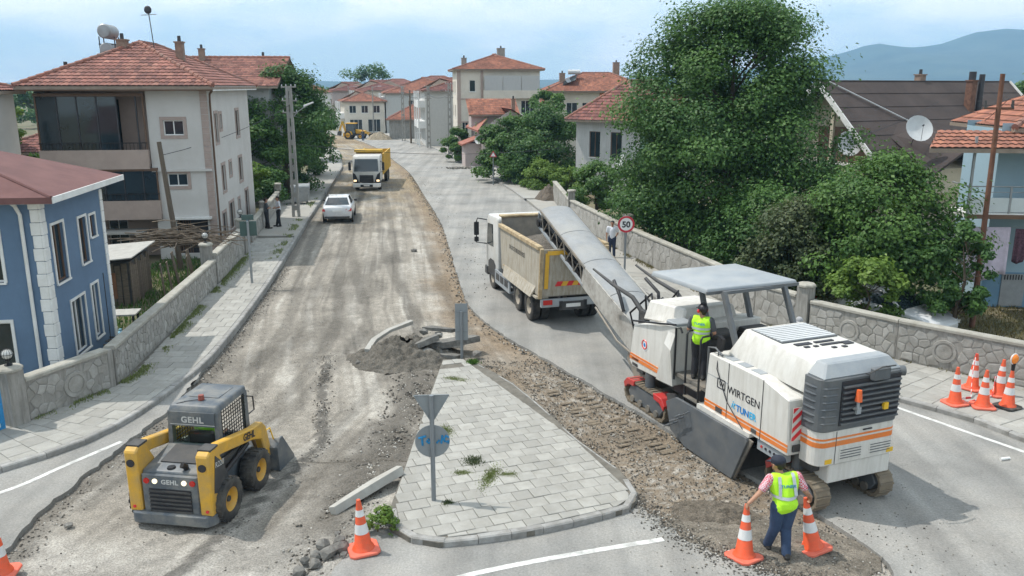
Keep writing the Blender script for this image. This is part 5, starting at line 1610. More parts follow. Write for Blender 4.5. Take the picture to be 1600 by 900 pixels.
def grass(name, label, pts, h, material, seed, cat='grass', kind=None, spread=.35, flat=False):
    """blades standing at the given points"""
    rng = np.random.default_rng(seed)
    pts = np.asarray(pts, float); n = len(pts)
    a = rng.uniform(0, 2 * math.pi, n); w = rng.uniform(.010, .022, n) * (h / .12) ** .5
    hh = h * rng.uniform(.45, 1.25, n)
    tx = np.stack([np.cos(a), np.sin(a), np.zeros(n)], 1) * w[:, None]
    lean = rng.normal(size=(n, 3)) * np.array([1, 1, 0]) * (spread * hh)[:, None]
    up = np.stack([np.zeros(n), np.zeros(n), hh], 1)
    V = np.stack([pts - tx, pts + tx, pts + up * .6 + lean * .5 + tx * .7, pts + up + lean], 1).reshape(-1, 3)
    i = np.arange(n) * 4
    me = np_mesh(name, V, np.stack([i, i + 1, i + 2, i + 3], 1), material, attrs={'rnd': ('FLOAT', np.repeat(rng.uniform(0, 1, n), 4))})
    return tag(link(name, me), label, cat, kind=kind)

rng = np.random.default_rng(31)
def band(line_, y0, y1, w, n, z, side, dens=.5):
    y = rng.uniform(y0, y1, n); x = interp_x(line_, y) + side * np.abs(rng.normal(size=n)) * w
    m_ = fbm(x * 1.3, y * .9, 77, 3) > dens
    return np.stack([x[m_], y[m_], np.full(m_.sum(), z)], 1)
M_DRY = mat_leaf('grass_dry', (0.10, 0.095, 0.03), (0.24, 0.20, 0.09), .3)
grass('grass_verge', 'grass growing along the foot of the left wall', band([(x + .12, y) for x, y in WL], 18.9, 40, .16, 9000, ZP - .02, 1, .45), .09, LEAF_WEED, 5, kind='stuff')
grass('dry_grass', 'dry grass tufts along the foot of the right wall', band([(x - .13, y) for x, y in WR], 20, 55, .14, 7000, ZP - .02, -1, .52), .10, M_DRY, 6, kind='stuff')
yard = np.stack([rng.uniform(9, 26, 26000), rng.uniform(21, 31, 26000), np.full(26000, -.21)], 1)
yard = yard[yard[:, 0] > interp_x(WR, yard[:, 1]) + .4]
grass('yard_grass', 'dry yellow grass in the yard behind the right wall', yard, .13, M_DRY, 7, kind='stuff')
yl = np.stack([rng.uniform(-17, -11, 9000), rng.uniform(24, 40, 9000), np.full(9000, -.21)], 1)
yl = yl[yl[:, 0] < interp_x(WL, yl[:, 1]) - .3]
grass('yard_grass', 'green grass in the yard behind the left wall', yl, .2, LEAF_MID, 8, kind='stuff')
hd = np.stack([rng.uniform(1.0, 4.5, 6000), rng.uniform(62, 74, 6000), np.full(6000, -.2)], 1)
hd = hd[hd[:, 0] > interp_x(RB2, hd[:, 1])]
grass('tall_grass', 'tall light grass before the centre hedge', hd, .8, LEAF_LIGHT, 9, kind='stuff')
kb = band([(x - .3, y) for x, y in LK], 38, 64, .25, 3000, ZP - .01, -1, .56)
grass('kerb_grass', 'grass patches growing through the left sidewalk edge', kb, .12, LEAF_WEED, 10, kind='stuff')
def weed(label, x, y, r, h, n, m, ell=1.0, ang=0):
    q = rng.normal(size=(n, 2)) * r * .5 * np.array([1, ell]); c_, s_ = math.cos(ang), math.sin(ang)
    pts = np.stack([x + q[:, 0] * c_ - q[:, 1] * s_, y + q[:, 0] * s_ + q[:, 1] * c_, np.full(n, ZP - .005)], 1)
    grass('weed_patch', label, pts, h, m, int(abs(x * 100) + y * 10), 'weeds', kind='stuff')
weed('dark green weed in the middle of the traffic island', -.83, 16.6, .2, .04, 900, LEAF_OLIVE)
weed('long pale weed patch trailing over the island slabs', -.46, 15.85, .15, .03, 1300, LEAF_WEED, 3.2, R(-15))
weed('small pale weed patch right of the trailing one', -.05, 15.95, .2, .025, 600, LEAF_WEED, .6)
weed('small pale weed patch left of the dark weed', -1.05, 16.05, .18, .025, 500, LEAF_WEED, .6)
weed('pale weed patch behind the triangular sign', -1.55, 18.2, .16, .03, 900, LEAF_WEED, 2.2, R(10))
weed('thin weed line near the island tip', -1.55, 21.8, .15, .03, 600, LEAF_WEED, 2.4, R(70))
weed('green weed at the island tip beside the square sign', -1.15, 23.2, .14, .10, 300, LEAF_MID)
weed('small weed at the foot of the round sign post', -1.25, 14.75, .10, .04, 200, LEAF_OLIVE)
# bush with white flowers at island corner
fb = tree('low bush with small white flowers at the island corner', (-2.42, 13.95, 0.0), .42, .30, LEAF_LIGHT, 2600, .05, 91, trunk_h=.05, trunk_r=.012, shape='dome', name='flower_bush', cat='bush', nclump=40, base_z=0.0, zb=.02)
rngf = np.random.default_rng(3)
b = MB()
for k in range(46):
    a = rngf.uniform(0, 6.28); q = rngf.uniform(0, .27)
    b.ball((q * math.cos(a), q * math.sin(a), .40 - q * .8 + rngf.uniform(-.03, .03)), .011, 6)
stuff(b.build('flowers', mat('white_petal', (.75, .75, .7), .8), fb))

# ================================================================ MACHINES
M_WHITE_M = mat('machine_white', (0.60, 0.585, 0.545), 0.45, var=.05, scale=2, dirt=(.36, .33, .275), dirt_amt=.45, dirt_scale=1.1, spec=.5, streak=True)
M_GREY_M = mat('machine_grey', (0.085, 0.095, 0.105), 0.5, var=.12, scale=3, dirt=(.17, .165, .15), dirt_amt=.55, dirt_scale=2)
M_DARK_M = mat('machine_dark', (0.035, 0.036, 0.038), 0.6, var=.2, scale=4, dirt=(.12, .11, .095), dirt_amt=.6, dirt_scale=2.5)
M_LGREY_M = mat('canopy_grey', (0.27, 0.295, 0.315), 0.55, var=.08, scale=2, dirt=(.36, .36, .34), dirt_amt=.5, dirt_scale=1.0)
M_ORANGE_S = mat('stripe_orange', (0.68, 0.17, 0.02), 0.5, var=.06, dirt=(.5, .3, .16), dirt_amt=.4)
M_RED_M = mat('machine_red', (0.50, 0.03, 0.03), 0.45, var=.08, dirt=(.25, .12, .09), dirt_amt=.5)
M_STEEL = mat('worn_steel', (0.24, 0.225, 0.20), 0.6, 0.5, .25, dirt=(.27, .22, .16), dirt_amt=.7, dirt_scale=3)
M_TRACKPAD = mat('track_pad', (0.20, 0.16, 0.11), 0.85, var=.25, scale=8, dirt=(.09, .08, .07), dirt_amt=.6)
M_RUBBER = mat('rubber', (0.022, 0.022, 0.022), 0.85, var=.2, scale=6, dirt=(.16, .145, .12), dirt_amt=.65, dirt_scale=2.2)
M_BLACKTXT = mat('black_print', (0.02, 0.02, 0.025), 0.5)
M_BLUETXT = mat('blue_print', (0.01, 0.20, 0.55), 0.5)
M_CYANTXT = mat('cyan_print', (0.03, 0.42, 0.72), 0.5)
M_BEACON = mat('beacon_orange', (0.75, 0.14, 0.04), 0.25, var=.05)
M_REFL_R = mat('reflector_red', (0.62, 0.03, 0.04), 0.3)
M_YELLOWP = mat('sticker_yellow', (0.70, 0.42, 0.02), 0.5)
M_BELT = mat('conveyor_cover', (0.255, 0.265, 0.27), 0.8, var=.15, scale=1.6, dirt=(.34, .33, .30), dirt_amt=.7, dirt_scale=.9, bump=.2, bscale=8)

mm = thing('milling_machine', 'large white road milling machine with orange stripes and grey canopy', 'milling machine', (6.35, 15.6, 0), R(22))

def crawler(lx, ly, L=1.9, w=.34, h=.62, red=True, pads=True):
    """track unit: pads round a frame, with fenders"""
    t = MB()
    r = h / 2 - .03
    tr = bpy.data.objects.new('crawler_track', None); COL.objects.link(tr); tr.parent = mm; tr.location = (lx, ly, 0)
    t.prism([(-L/2 + r, .10), (L/2 - r, .10), (L/2 - .12, r + .02), (L/2 - r, h - .08), (-L/2 + r, h - .08), (-L/2 + .12, r + .02)], 'x', -w/2 + .03, w/2 - .03)
    t.build('track_frame', M_GREY_M, tr, bevel=.02)
    pts = []
    n = 9
    for k in range(n): pts.append((-L/2 + r + (L - 2*r) * k / n, .02, 0))
    for k in range(6): a = -math.pi/2 + math.pi * k / 6; pts.append((L/2 - r + math.cos(a) * r, r + .03 + math.sin(a) * r, a + math.pi/2))
    for k in range(n): pts.append((L/2 - r - (L - 2*r) * k / n, h - .0, math.pi))
    for k in range(6): a = math.pi/2 + math.pi * k / 6; pts.append((-L/2 + r + math.cos(a) * r, r + .03 + math.sin(a) * r, a + math.pi/2))
    pad = MB().bx(-w/2, w/2, -.08, .08, -.025, .03)
    pad.bx(-w/2, w/2, -.055, -.02, -.05, -.025)
    pm = pad.mesh('track_pad', M_TRACKPAD)
    for y, z, a in pts:
        o = link('track_pad', pm, tr, (0, y, max(z, .05)), rot=(a, 0, 0))
    if red:
        for s in ((-1, 1) if red is True else (1,)):
            f = MB().prism([(s * (L/2 - .5), h + .05), (s * (L/2 - .12), h + .03), (s * (L/2 + .03), h - .12), (s * (L/2 - .02), h - .26), (s * (L/2 - .2), h - .12), (s * (L/2 - .46), h - .1)], 'x', -w/2 - .025, w/2 + .025)
            f.build('fender', M_RED_M, tr, bevel=.01)
    for k in range(4):
        y = -L/2 + r + .1 + k * (L - 2*r - .2) / 3
        MB().cyl((-w/2 - .015, y, .16), (w/2 + .015, y, .16), .09, .09, 12).build('roller', M_STEEL, tr)
    MB().cyl((0, 0, h - .1), (0, 0, 1.15), .13, .13, 14).build('leg_column', M_GREY_M, tr, smooth=40)
    return tr
crawler(-1.1, 4.95); crawler(1.0, 4.95); crawler(-.78, -.12, 1.45, red=1); crawler(.8, -.12, 1.45, red=1)

# main frame and belly
MB().bx(-.85, .85, -.55, 5.7, .75, 1.15).bx(-.6, .6, 1.2, 4.0, .45, .75).build('chassis', M_DARK_M, mm, bevel=.02)
# drum housing with side plate
ap = MB().hexa([(-1.32, .75, 1.02), (-1.12, .75, 1.02), (-1.12, 2.62, .5), (-1.32, 2.62, .5)], [(-1.32, .75, 1.10), (-1.12, .75, 1.10), (-1.12, 2.62, 1.1), (-1.32, 2.62, 1.1)])
ap.build('skirt_top', M_WHITE_M, mm)
sp = MB().prism([(1.15, -.06), (2.9, -.06), (3.5, .12), (3.75, .75), (3.35, .98), (2.62, 1.0), (.75, 1.02), (.72, .95)], 'x', -1.40, -1.33)
sp.build('side_plate', M_GREY_M, mm, bevel=.008)
MB().prism([(1.15, -.06), (3.4, -.06), (3.5, .9), (.9, .9)], 'x', 1.15, 1.3).build('side_plate', M_GREY_M, mm)
MB().bx(-1.05, 1.05, 1.3, 3.3, -.06, .5).build('drum_housing', M_DARK_M, mm, bevel=.03)
MB().prism([(2.9, -.08), (3.65, .05), (3.95, .85), (3.6, .95)], 'x', -1.26, -1.2).build('scraper_arm', M_DARK_M, mm)
for k in range(3): MB().tube([(-1.42, 2.75 + k * .22, .85 - k * .2), (-1.55, 2.75 + k * .22, .82 - k * .2), (-1.55, 3.1 + k * .22, .62 - k * .2), (-1.42, 3.1 + k * .22, .65 - k * .2)], .02, 6).build('step_rung', M_GREY_M, mm)
MB().prism([(.62, .98), (.78, 1.0), (1.2, -.04), (1.12, -.06)], 'x', -1.34, -1.30).build('plate_brace', M_STEEL, mm)

# engine compartment side box with doors
bx_ = MB().prism([(-.32, 1.06), (2.45, 1.06), (2.34, 2.36), (.55, 2.36), (-.26, 2.18)], 'x', -1.26, -.6)
bx_.build('engine_bay', M_WHITE_M, mm, bevel=.02)
for y in (.5, 1.62):
    MB().bx(-1.268, -1.255, y - .008, y + .008, 1.08, 2.34).build('door_gap', M_DARK_M, mm)
MB().bx(-1.266, -1.255, 1.64, 2.36, 1.88, 1.892).build('door_gap', M_LGREY_M, mm)
for (z0, z1) in ((1.24, 1.29), (1.13, 1.215)):
    MB().bx(-1.2645, -1.255, -.31, 2.42, z0, z1).build('stripe', M_ORANGE_S, mm)
MB().bx(-1.275, -1.255, 1.78, 2.0, 1.14, 1.25).build('door_latch', M_DARK_M, mm)
MB().bx(-1.275, -1.255, .62, .78, 1.14, 1.22).build('door_latch', M_DARK_M, mm)
for k in range(3): MB().bx(-1.15, -.95, .75 + k * .45, 1.05 + k * .45, 2.362, 2.37).build('top_hatch', M_LGREY_M, mm)
tx = dict(parent=mm, xdir=(0, -1, 0), ydir=(0, 0, 1))
text('WIRTGEN', .235, M_BLACKTXT, at=(-1.268, 1.62, 1.70), **tx)
text('W', .17, M_BLACKTXT, at=(-1.268, 1.93, 1.735), **tx)
lg = MB()
for a, c in (((1.98, 1.70), (1.98, 1.90)), ((1.72, 1.70), (1.72, 1.90)), ((1.72, 1.90), (1.98, 1.90)), ((1.72, 1.70), (1.98, 1.70))):
    lg.bar((-1.268, a[0], a[1]), (-1.268, c[0], c[1]), .006, .02)
lg.build('logo_frame', M_BLACKTXT, mm)
_tu = text('TUN', .2, M_BLUETXT, at=(-1.268, 1.30, 1.40), bold=.004, **tx)
text('ER', .2, M_CYANTXT, at=(-1.268, min(v.co.y for v in _tu.data.vertices) - .02, 1.40), bold=.004, **tx)
text('it', .24, M_CYANTXT, at=(-1.268, 1.48, 1.42), shear=.35, **tx)
# rear end of side box with chevrons and lamp cluster
chv = MB().bx(-1.21, -.93, -.345, -.338, 1.38, 2.05); chv.build('chevron_plate', M_WHITE_M, mm)
for k in range(4):
    z = 1.34 + k * .2
    q = clip_poly([(-1.21, z), (-.93, z + .22), (-.93, z + .32), (-1.21, z + .10)], [(0, 1, 2.05), (0, -1, -1.38)])
    if q: MB().prism(q, 'y', -.350, -.346).build('chevron', M_REFL_R, mm)
MB().bx(-1.16, -.92, -.36, -.33, 1.14, 1.28).build('tail_lamp', M_DARK_M, mm)
# control box hanging under side panel
MB().bx(-1.22, -1.0, -.15, .62, .82, 1.04).build('control_panel', M_LGREY_M, mm, bevel=.01)
for k in range(5): MB().cyl((-1.235, -.05 + k * .13, .93), (-1.215, -.05 + k * .13, .93), .03, .03, 8).build('button', M_RED_M if k in (0, 4) else M_BLACKTXT, mm)

# hood
hd_ = MB().hexa([(-.98, -.5, 2.3), (.98, -.5, 2.3), (.98, 2.12, 2.36), (-.98, 2.12, 2.36)], [(-.82, -.42, 2.93), (.86, -.42, 2.93), (.80, 1.85, 2.98), (-.74, 1.85, 2.98)])
hd_.build('hood', M_WHITE_M, mm, bevel=.05, segs=2, smooth=40)
for k in range(9):
    y = .78 + k * .105
    MB().bx(-.66, .72, y, y + .07, 2.97, 2.998).build('hood_slat', M_DISH, mm)
MB().bx(-.68, .74, .74, 1.74, 2.95, 2.984).build('hood_grille', M_GREY_M, mm)
for x0, x1, y0, y1 in ((-.5, -.12, .5, .62), (-.02, .45, .52, .6), (.0, .5, .35, .43), (.5, .72, .25, .42), (-.42, -.3, .35, .42), (-.2, -.1, .33, .4), (.1, .2, .15, .22), (.34, .44, .12, .2)):
    MB().bx(x0, x1, y0, y1, 2.9, 2.962 + .022 * (y0 + .0)).build('hood_vent', M_BLACKTXT, mm)
# core behind the side box
MB().bx(-.95, .98, -.6, 2.3, 1.1, 2.25).build('engine_core', M_WHITE_M, mm)
MB().prism([(-.3, 1.06), (2.45, 1.06), (2.34, 2.36), (-.26, 2.2)], 'x', .98, 1.24).build('engine_bay', M_WHITE_M, mm, bevel=.02)

_before = set(mm.children)
# rear cowl, dark grey, rounded corners, with louvres
def rpoly(x0, x1, y0, y1, r, n=5):
    out = []
    for cx, cy, a0 in ((x1 - r, y0 + r, -90), (x1, y1, 0), (x0, y1, 90), (x0 + r, y0 + r, 180)):
        if a0 in (0, 90):
            out.append((cx, cy)); continue
        for k in range(n + 1):
            a = R(a0 + 90 * k / n); out.append((cx + r * math.cos(a), cy + r * math.sin(a)))
    return out
MB().prism(rpoly(-1.12, 1.1, -.95, -.45, .22), 'z', 1.68, 2.72).build('rear_cowl', M_GREY_M, mm, bevel=.015)
MB().hexa([(-1.08, -.92, 2.72), (1.06, -.92, 2.72), (1.06, -.45, 2.72), (-1.08, -.45, 2.72)], [(-.85, -.72, 2.97), (.85, -.72, 2.97), (.85, -.45, 2.97), (-.85, -.45, 2.97)]).build('cowl_top', M_LGREY_M, mm, bevel=.03)
MB().bx(-.62, .98, -.965, -.94, 1.78, 2.66).build('louvre_recess', M_BLACKTXT, mm)
for k in range(8):
    z = 1.82 + k * .105
    MB().bar((-.60, -.985, z), (.96, -.985, z), .05, .035).build('louvre', M_GREY_M, mm)
for k in range(6):
    MB().tube([(-.72, -.955, 1.85 + k * .14), (-1.0, -.93, 1.85 + k * .14), (-1.13, -.72, 1.85 + k * .14), (-1.13, -.5, 1.85 + k * .14)], .025, 6).build('cowl_rib', M_GREY_M, mm)
MB().cyl((-.28, -1.08, 2.28), (-.28, -1.08, 2.5), .075, .05, 12).build('beacon', M_BEACON, mm, smooth=40)
MB().tube([(-.28, -.98, 2.1), (-.28, -1.08, 2.14), (-.28, -1.08, 2.28)], .03, 8).build('beacon_bracket', M_LGREY_M, mm)
for x in (-.2, .55): MB().bx(x - .06, x + .06, -1.05, -.99, 2.0, 2.13).build('work_lamp', M_YELLOWP if x > 0 else M_LGREY_M, mm)
MB().bx(.1, .55, -1.08, -.95, 2.62, 2.86).build('camera_housing', M_GREY_M, mm, bevel=.02)
MB().tube([(.0, -.95, 2.75), (-.1, -1.1, 2.8), (.2, -1.15, 2.92), (.6, -1.12, 2.9)], .015, 6).build('camera_cable', M_DARK_M, mm)
MB().cyl((.95, -.8, 2.66), (1.14, -.9, 2.66), .1, .1, 12).build('exhaust', M_GREY_M, mm, smooth=40)
# lower white rear
MB().prism(rpoly(-1.1, 1.08, -.93, -.45, .22), 'z', .98, 1.68).build('rear_panel', M_WHITE_M, mm, bevel=.015)
MB().bx(-.72, 1.0, -.90, -.5, .58, .975).build('rear_bumper', M_WHITE_M, mm, bevel=.02)
for z0, z1 in ((1.50, 1.54), (1.36, 1.46)):
    MB().prism([(x * 1.004, y * 1.004) for x, y in rpoly(-1.1, 1.08, -.93, -.45, .22)], 'z', z0, z1).build('stripe', M_ORANGE_S, mm)
MB().bx(-.62, -.605, -.936, -.928, 1.0, 1.66).build('door_gap', M_DARK_M, mm)
for x0 in (-.5, .32):
    lv = MB().bx(x0, x0 + .62, -.937, -.93, 1.06, 1.3).build('vent_panel', M_WHITE_M, mm)
    for k in range(4): MB().bx(x0 + .03, x0 + .59, -.945, -.932, 1.08 + k * .055, 1.095 + k * .055).build('vent_slot', M_GREY_M, mm)
for x in (-.78, .92): MB().bx(x - .09, x + .09, -.94, -.925, 1.02, 1.11).build('warning_sticker', M_YELLOWP, mm)
MB().tube([(.1, -.935, 1.60), (.12, -.97, 1.62), (.3, -.97, 1.62), (.32, -.935, 1.60)], .015, 6).build('handle', M_BLACKTXT, mm)

for o_ in set(mm.children) - _before:
    o_.location.y = .12; o_.scale.x = .9
# operator stand
MB().bx(-1.2, 1.2, 2.4, 3.7, 1.38, 1.46).build('platform', M_STEEL, mm)
MB().bx(-.5, 1.2, 2.36, 2.42, 1.46, 2.5).build('stand_back', M_DARK_M, mm)
MB().bx(-.55, .2, 3.35, 3.75, 1.46, 2.3).bx(-.5, .15, 3.25, 3.7, 2.3, 2.42).build('console', M_DARK_M, mm, bevel=.03)
MB().bx(.5, 1.15, 3.3, 3.75, 1.46, 2.3).bx(.5, 1.2, 3.2, 3.7, 2.3, 2.4).build('console', M_DARK_M, mm, bevel=.03)
st_ = MB().bx(.1, .6, 2.6, 3.05, 1.9, 2.02).bx(.1, .6, 2.55, 2.68, 2.02, 2.6).bx(.25, .45, 2.7, 2.9, 1.46, 1.9)
st_.build('seat', M_BLACKTXT, mm, bevel=.04, segs=2)
for p in ((-.82, 2.55, 3.62, -.82, 2.0, 2.55), (.98, 2.75, 3.55, .98, 2.2, 2.5), (-.35, 4.15, 3.55, -.35, 3.75, 2.55), (.98, 4.3, 3.55, .98, 3.85, 2.5)):
    MB().bar(p[:3], p[3:], .09, .12).build('canopy_post', M_GREY_M, mm)
MB().bar((-.82, 2.58, 3.6), (1.0, 2.75, 3.56), .07, .07).build('canopy_beam', M_GREY_M, mm)
cp = MB().hexa([(-1.15, 2.72, 3.56), (1.35, 2.72, 3.56), (1.35, 5.05, 3.50), (-1.15, 5.05, 3.50)], [(-1.12, 2.75, 3.68), (1.32, 2.75, 3.68), (1.32, 5.02, 3.62), (-1.12, 5.02, 3.62)])
cp.build('canopy', M_LGREY_M, mm, bevel=.03, segs=2, smooth=40)
MB().bx(-1.16, 1.36, 2.70, 2.735, 3.55, 3.62).build('canopy_edge', M_GREY_M, mm)
# ladder and hand rails
for y in (2.62, 3.15):
    MB().tube([(-1.28, y, .45), (-1.3, y, 1.4), (-1.3, y, 2.55), (-1.25, y + .02, 2.62), (-1.05, y + .05, 2.62)], .025, 8).build('ladder_rail', M_BLACK, mm, smooth=60)
MB().tube([(-1.2, 2.45, 1.5), (-1.2, 2.45, 2.45), (-1.2, 2.2, 2.5), (-1.2, 1.95, 2.4)], .025, 8).build('hand_rail', M_GREY_M, mm, smooth=60)
MB().tube([(-1.25, 3.68, 1.3), (-1.25, 3.68, 2.55), (-1.25, 3.5, 2.6), (-1.25, 3.42, 2.5)], .025, 8).build('hand_rail', M_BLACK, mm, smooth=60)
for k in range(4): MB().bx(-1.34, -1.22, 2.62, 3.15, .52 + k * .28, .55 + k * .28).build('ladder_step', M_STEEL, mm)
MB().tube([(-1.25, 3.7, 2.62), (-1.3, 4.4, 2.48), (-1.28, 5.65, 2.22)], .025, 8).build('hand_rail', M_BLACK, mm)
MB().hexa([(-1.2, 2.05, 2.45), (-1.12, 2.05, 2.45), (-1.12, 2.2, 2.5), (-1.2, 2.2, 2.5)], [(-1.2, 2.0, 2.75), (-1.12, 2.0, 2.75), (-1.12, 2.15, 2.8), (-1.2, 2.15, 2.8)]).build('mirror', M_BLACK, mm)
MB().tube([(-1.2, 2.1, 2.5), (-1.29, 2.0, 2.1), (-1.29, 1.6, 1.5), (-1.3, .95, 1.06)], .012, 5).build('control_cable', M_BLACKTXT, mm)

# front body (nose)
ns_ = MB().prism([(3.72, 1.10), (5.62, 1.0), (5.78, 1.12), (5.62, 2.12), (4.3, 2.5), (3.72, 2.55)], 'x', -1.24, -.55)
ns_.build('front_body', M_WHITE_M, mm, bevel=.025)
MB().prism([(3.72, 1.10), (5.62, 1.0), (5.78, 1.12), (5.62, 2.12), (4.3, 2.5), (3.72, 2.55)], 'x', -.55, 1.2).build('front_body', M_WHITE_M, mm, bevel=.025)
MB().hexa([(-.75, 4.2, 2.4), (.9, 4.2, 2.4), (.9, 6.0, 2.1), (-.75, 6.0, 2.1)], [(-.6, 4.3, 2.78), (.8, 4.3, 2.78), (.8, 5.95, 2.62), (-.6, 5.95, 2.62)]).build('front_hood', M_WHITE_M, mm, bevel=.04)
MB().bx(-1.2, -.7, 3.75, 4.2, 2.5, 2.62).build('front_shelf', M_LGREY_M, mm, bevel=.02)
MB().hexa([(-1.26, 3.72, 1.1), (-1.22, 3.72, 1.1), (-1.22, 4.45, 1.05), (-1.26, 4.45, 1.05)], [(-1.36, 3.72, 2.0), (-1.22, 3.72, 2.45), (-1.22, 4.0, 2.45), (-1.36, 4.0, 2.1)]).build('step_guard', M_WHITE_M, mm)
for z0, z1, y1 in ((1.31, 1.355, 5.72), (1.20, 1.28, 5.74)):
    MB().bx(-1.252, -1.235, 3.74, y1, z0, z1).build('stripe', M_ORANGE_S, mm)
MB().cyl((-1.238, 5.05, 1.72), (-1.246, 5.05, 1.72), .14, .14, 20).build('warning_disc', M_WHITE_P, mm)
MB().tube([(-1.25, 5.05 + .11 * math.cos(a), 1.75 + .11 * math.sin(a)) for a in [2 * math.pi * k / 18 for k in range(19)]], .016, 5).build('warning_ring', M_REFL_R, mm)
MB().ball((-1.25, 5.05, 1.74), .05, 8, sx=.1).build('warning_figure', M_BLUETXT, mm)
MB().bx(-1.252, -1.235, 5.3, 5.62, 1.21, 1.27).build('front_label', M_DARK_M, mm)
MB().bx(-1.256, -1.235, 5.35, 5.6, 1.06, 1.13).build('front_lamp', M_DARK_M, mm)
# hoses at the nose
hs_ = random.Random(2)
for k in range(7):
    x = -.5 + k * .16
    MB().tube([(x, 5.9, 2.2), (x + hs_.uniform(-.2, .2), 6.3, 2.5 + hs_.uniform(-.2, .2)), (x + hs_.uniform(-.25, .25), 6.7, 2.1), (x, 6.8, 1.5)], .03, 6).build('hose', M_BLACK, mm, smooth=60)
for sx_ in (-.62, .75):
    MB().bx(sx_ - .06, sx_ + .06, 6.0, 6.35, .55, 2.3).build('hinge_plate', M_DARK_M, mm, bevel=.02)
    MB().tube([(sx_, 6.2, 2.2), (sx_ - .1, 6.6, 2.55), (sx_ - .3, 7.3, 2.75), (sx_ - .4, 8.3, 3.0)], [.07, .06, .05, .03], 8).build('hydraulic_arm', M_DARK_M, mm, smooth=60)

# conveyor
M_PLATE = mat('conveyor_plate', (.40, .385, .35), .6, var=.12, dirt=(.17, .15, .125), dirt_amt=.8, dirt_scale=1.6)
cv0, cv1 = Vector((.05, 6.2, .85)), Vector((.75, 14.7, 3.25))
cd_ = (cv1 - cv0).normalized(); cr_ = cd_.cross(Vector((0, 0, 1))).normalized(); cu_ = cr_.cross(cd_)
CM = Matrix((cr_, cd_, cu_)).transposed().to_4x4(); CM.translation = cv0
CLn = (cv1 - cv0).length
cvy = bpy.data.objects.new('conveyor', None); COL.objects.link(cvy); cvy.parent = mm; cvy.matrix_local = CM
for s in (-1, 1):
    MB().prism([(-.2, -.18), (4.6, -.18), (4.6, .5), (.5, .62), (-.2, .4)], 'x', s * .58 - .02, s * .58 + .02).build('side_plate', M_PLATE, cvy)
    for z in (-.12, .48):
        MB().bar((s * .58, 4.5, z), (s * .58, CLn, z), .07, .08).build('truss_chord', M_STEEL if z > 0 else M_LGREY_M, cvy)
    k = 0; y = 4.6
    while y < CLn - .3:
        za, zb_ = (-.1, .46) if k % 2 == 0 else (.46, -.1)
        MB().tube([(s * .58, y, za), (s * .58, y + .38, zb_)], .022, 5).build('truss_brace', M_STEEL, cvy)
        y += .38; k += 1
MB().bx(-.46, .46, -.1, CLn, .08, .12).bx(-.46, .46, -.1, CLn, -.22, -.19).build('belt', M_BLACK, cvy)
# arched cover in sections
for k in range(4):
    y0, y1 = .5 + k * 2.1, .5 + (k + 1) * 2.1 - .03
    y1 = min(y1, CLn + .1)
    pr = [(.60 * math.cos(R(a)), .46 + .20 * math.sin(R(a))) for a in range(0, 181, 18)]
    pr += [(x * .97, z - .02) for x, z in pr[::-1]]
    MB().prism(pr, 'y', y0, y1).build('cover', M_BELT, cvy, smooth=50)
MB().cyl((-.6, CLn, 0), (.6, CLn, 0), .17, .17, 16).build('head_drum', M_DARK_M, cvy, smooth=40)
for s in (-1, 1): MB().cyl((s * .66, CLn, .02), (s * .52, CLn, .02), .13, .13, 14).build('drum_motor', M_BLACK, cvy, smooth=40)
MB().bx(-.55, .55, CLn - .15, CLn + .35, .28, .33).bx(-.55, .55, CLn + .3, CLn + .35, .05, .3).build('discharge_hood', M_LGREY_M, cvy, bevel=.02)
MB().tube([(-.62, .3, -.1), (-.66, 1.5, -.3), (-.66, 3.2, -.18)], .035, 8).build('hydraulic_arm', M_STEEL, cvy)
MB().hexa([(-.7, -.3, -.75), (.7, -.3, -.75), (.6, .9, -.5), (-.6, .9, -.5)], [(-.65, -.5, -.1), (.65, -.5, -.1), (.6, .9, -.15), (-.6, .9, -.15)]).build('feed_chute', M_STEEL, cvy, bevel=.02)
for s in (-1, 1):
    MB().tube([(s * .55, 1.6, .6), (s * .6, 1.9, .95), (s * .5, 2.6, 1.05)], .05, 7).build('hydraulic_arm', M_BLACK, cvy, smooth=60)

# ---------------------------------------------------------------- tipper trucks
def wheel(parent, x, y, r, w, rim_m, side, name='wheel', lugs=True, z=None, chunky=False):
    """tyre with tread and a dished rim; side = -1/+1: which x side faces out"""
    t = bpy.data.objects.new(name, None); COL.objects.link(t); t.parent = parent; t.location = (x, y, r if z is None else z)
    hw = w / 2
    prof = [(r * .56, -hw * .9), (r * .8, -hw), (r * .95, -hw * .92), (r, -hw * .7), (r, hw * .7), (r * .95, hw * .92), (r * .8, hw), (r * .56, hw * .9), (r * .54, 0), (r * .56, -hw * .9)]
    b = MB().lathe(prof, 28, (0, 0, 0), 'x', caps=False)
    n = 26 if not chunky else 20
    for k in range(n):
        a = 2 * math.pi * k / n
        for s in (-1, 1):
            M = Matrix.Rotation(a + (s * .06), 4, 'X')
            b.bx(s * hw * .08 if s > 0 else s * hw * .85, s * hw * .85 if s > 0 else s * hw * .08, -r * .07, r * .07, r * .97, r * (1.012 if not chunky else 1.035), 0, M)
    b.build('tyre', M_RUBBER, t, smooth=35)
    o = side
    MB().lathe([(.001, o * hw * .35), (r * .16, o * hw * .38), (r * .2, o * hw * .15), (r * .45, o * hw * .05), (r * .5, o * hw * .6), (r * .57, o * hw * .86), (r * .58, o * hw * .7), (r * .57, -o * hw * .8)][:: (1 if o < 0 else 1)], 24, (0, 0, 0), 'x').build('rim', rim_m, t, smooth=35)
    MB().lathe([(.001, o * hw * .62), (r * .13, o * hw * .58), (r * .15, o * hw * .3)], 14, (0, 0, 0), 'x').build('hub', M_DARK_M, t, smooth=40)
    return t

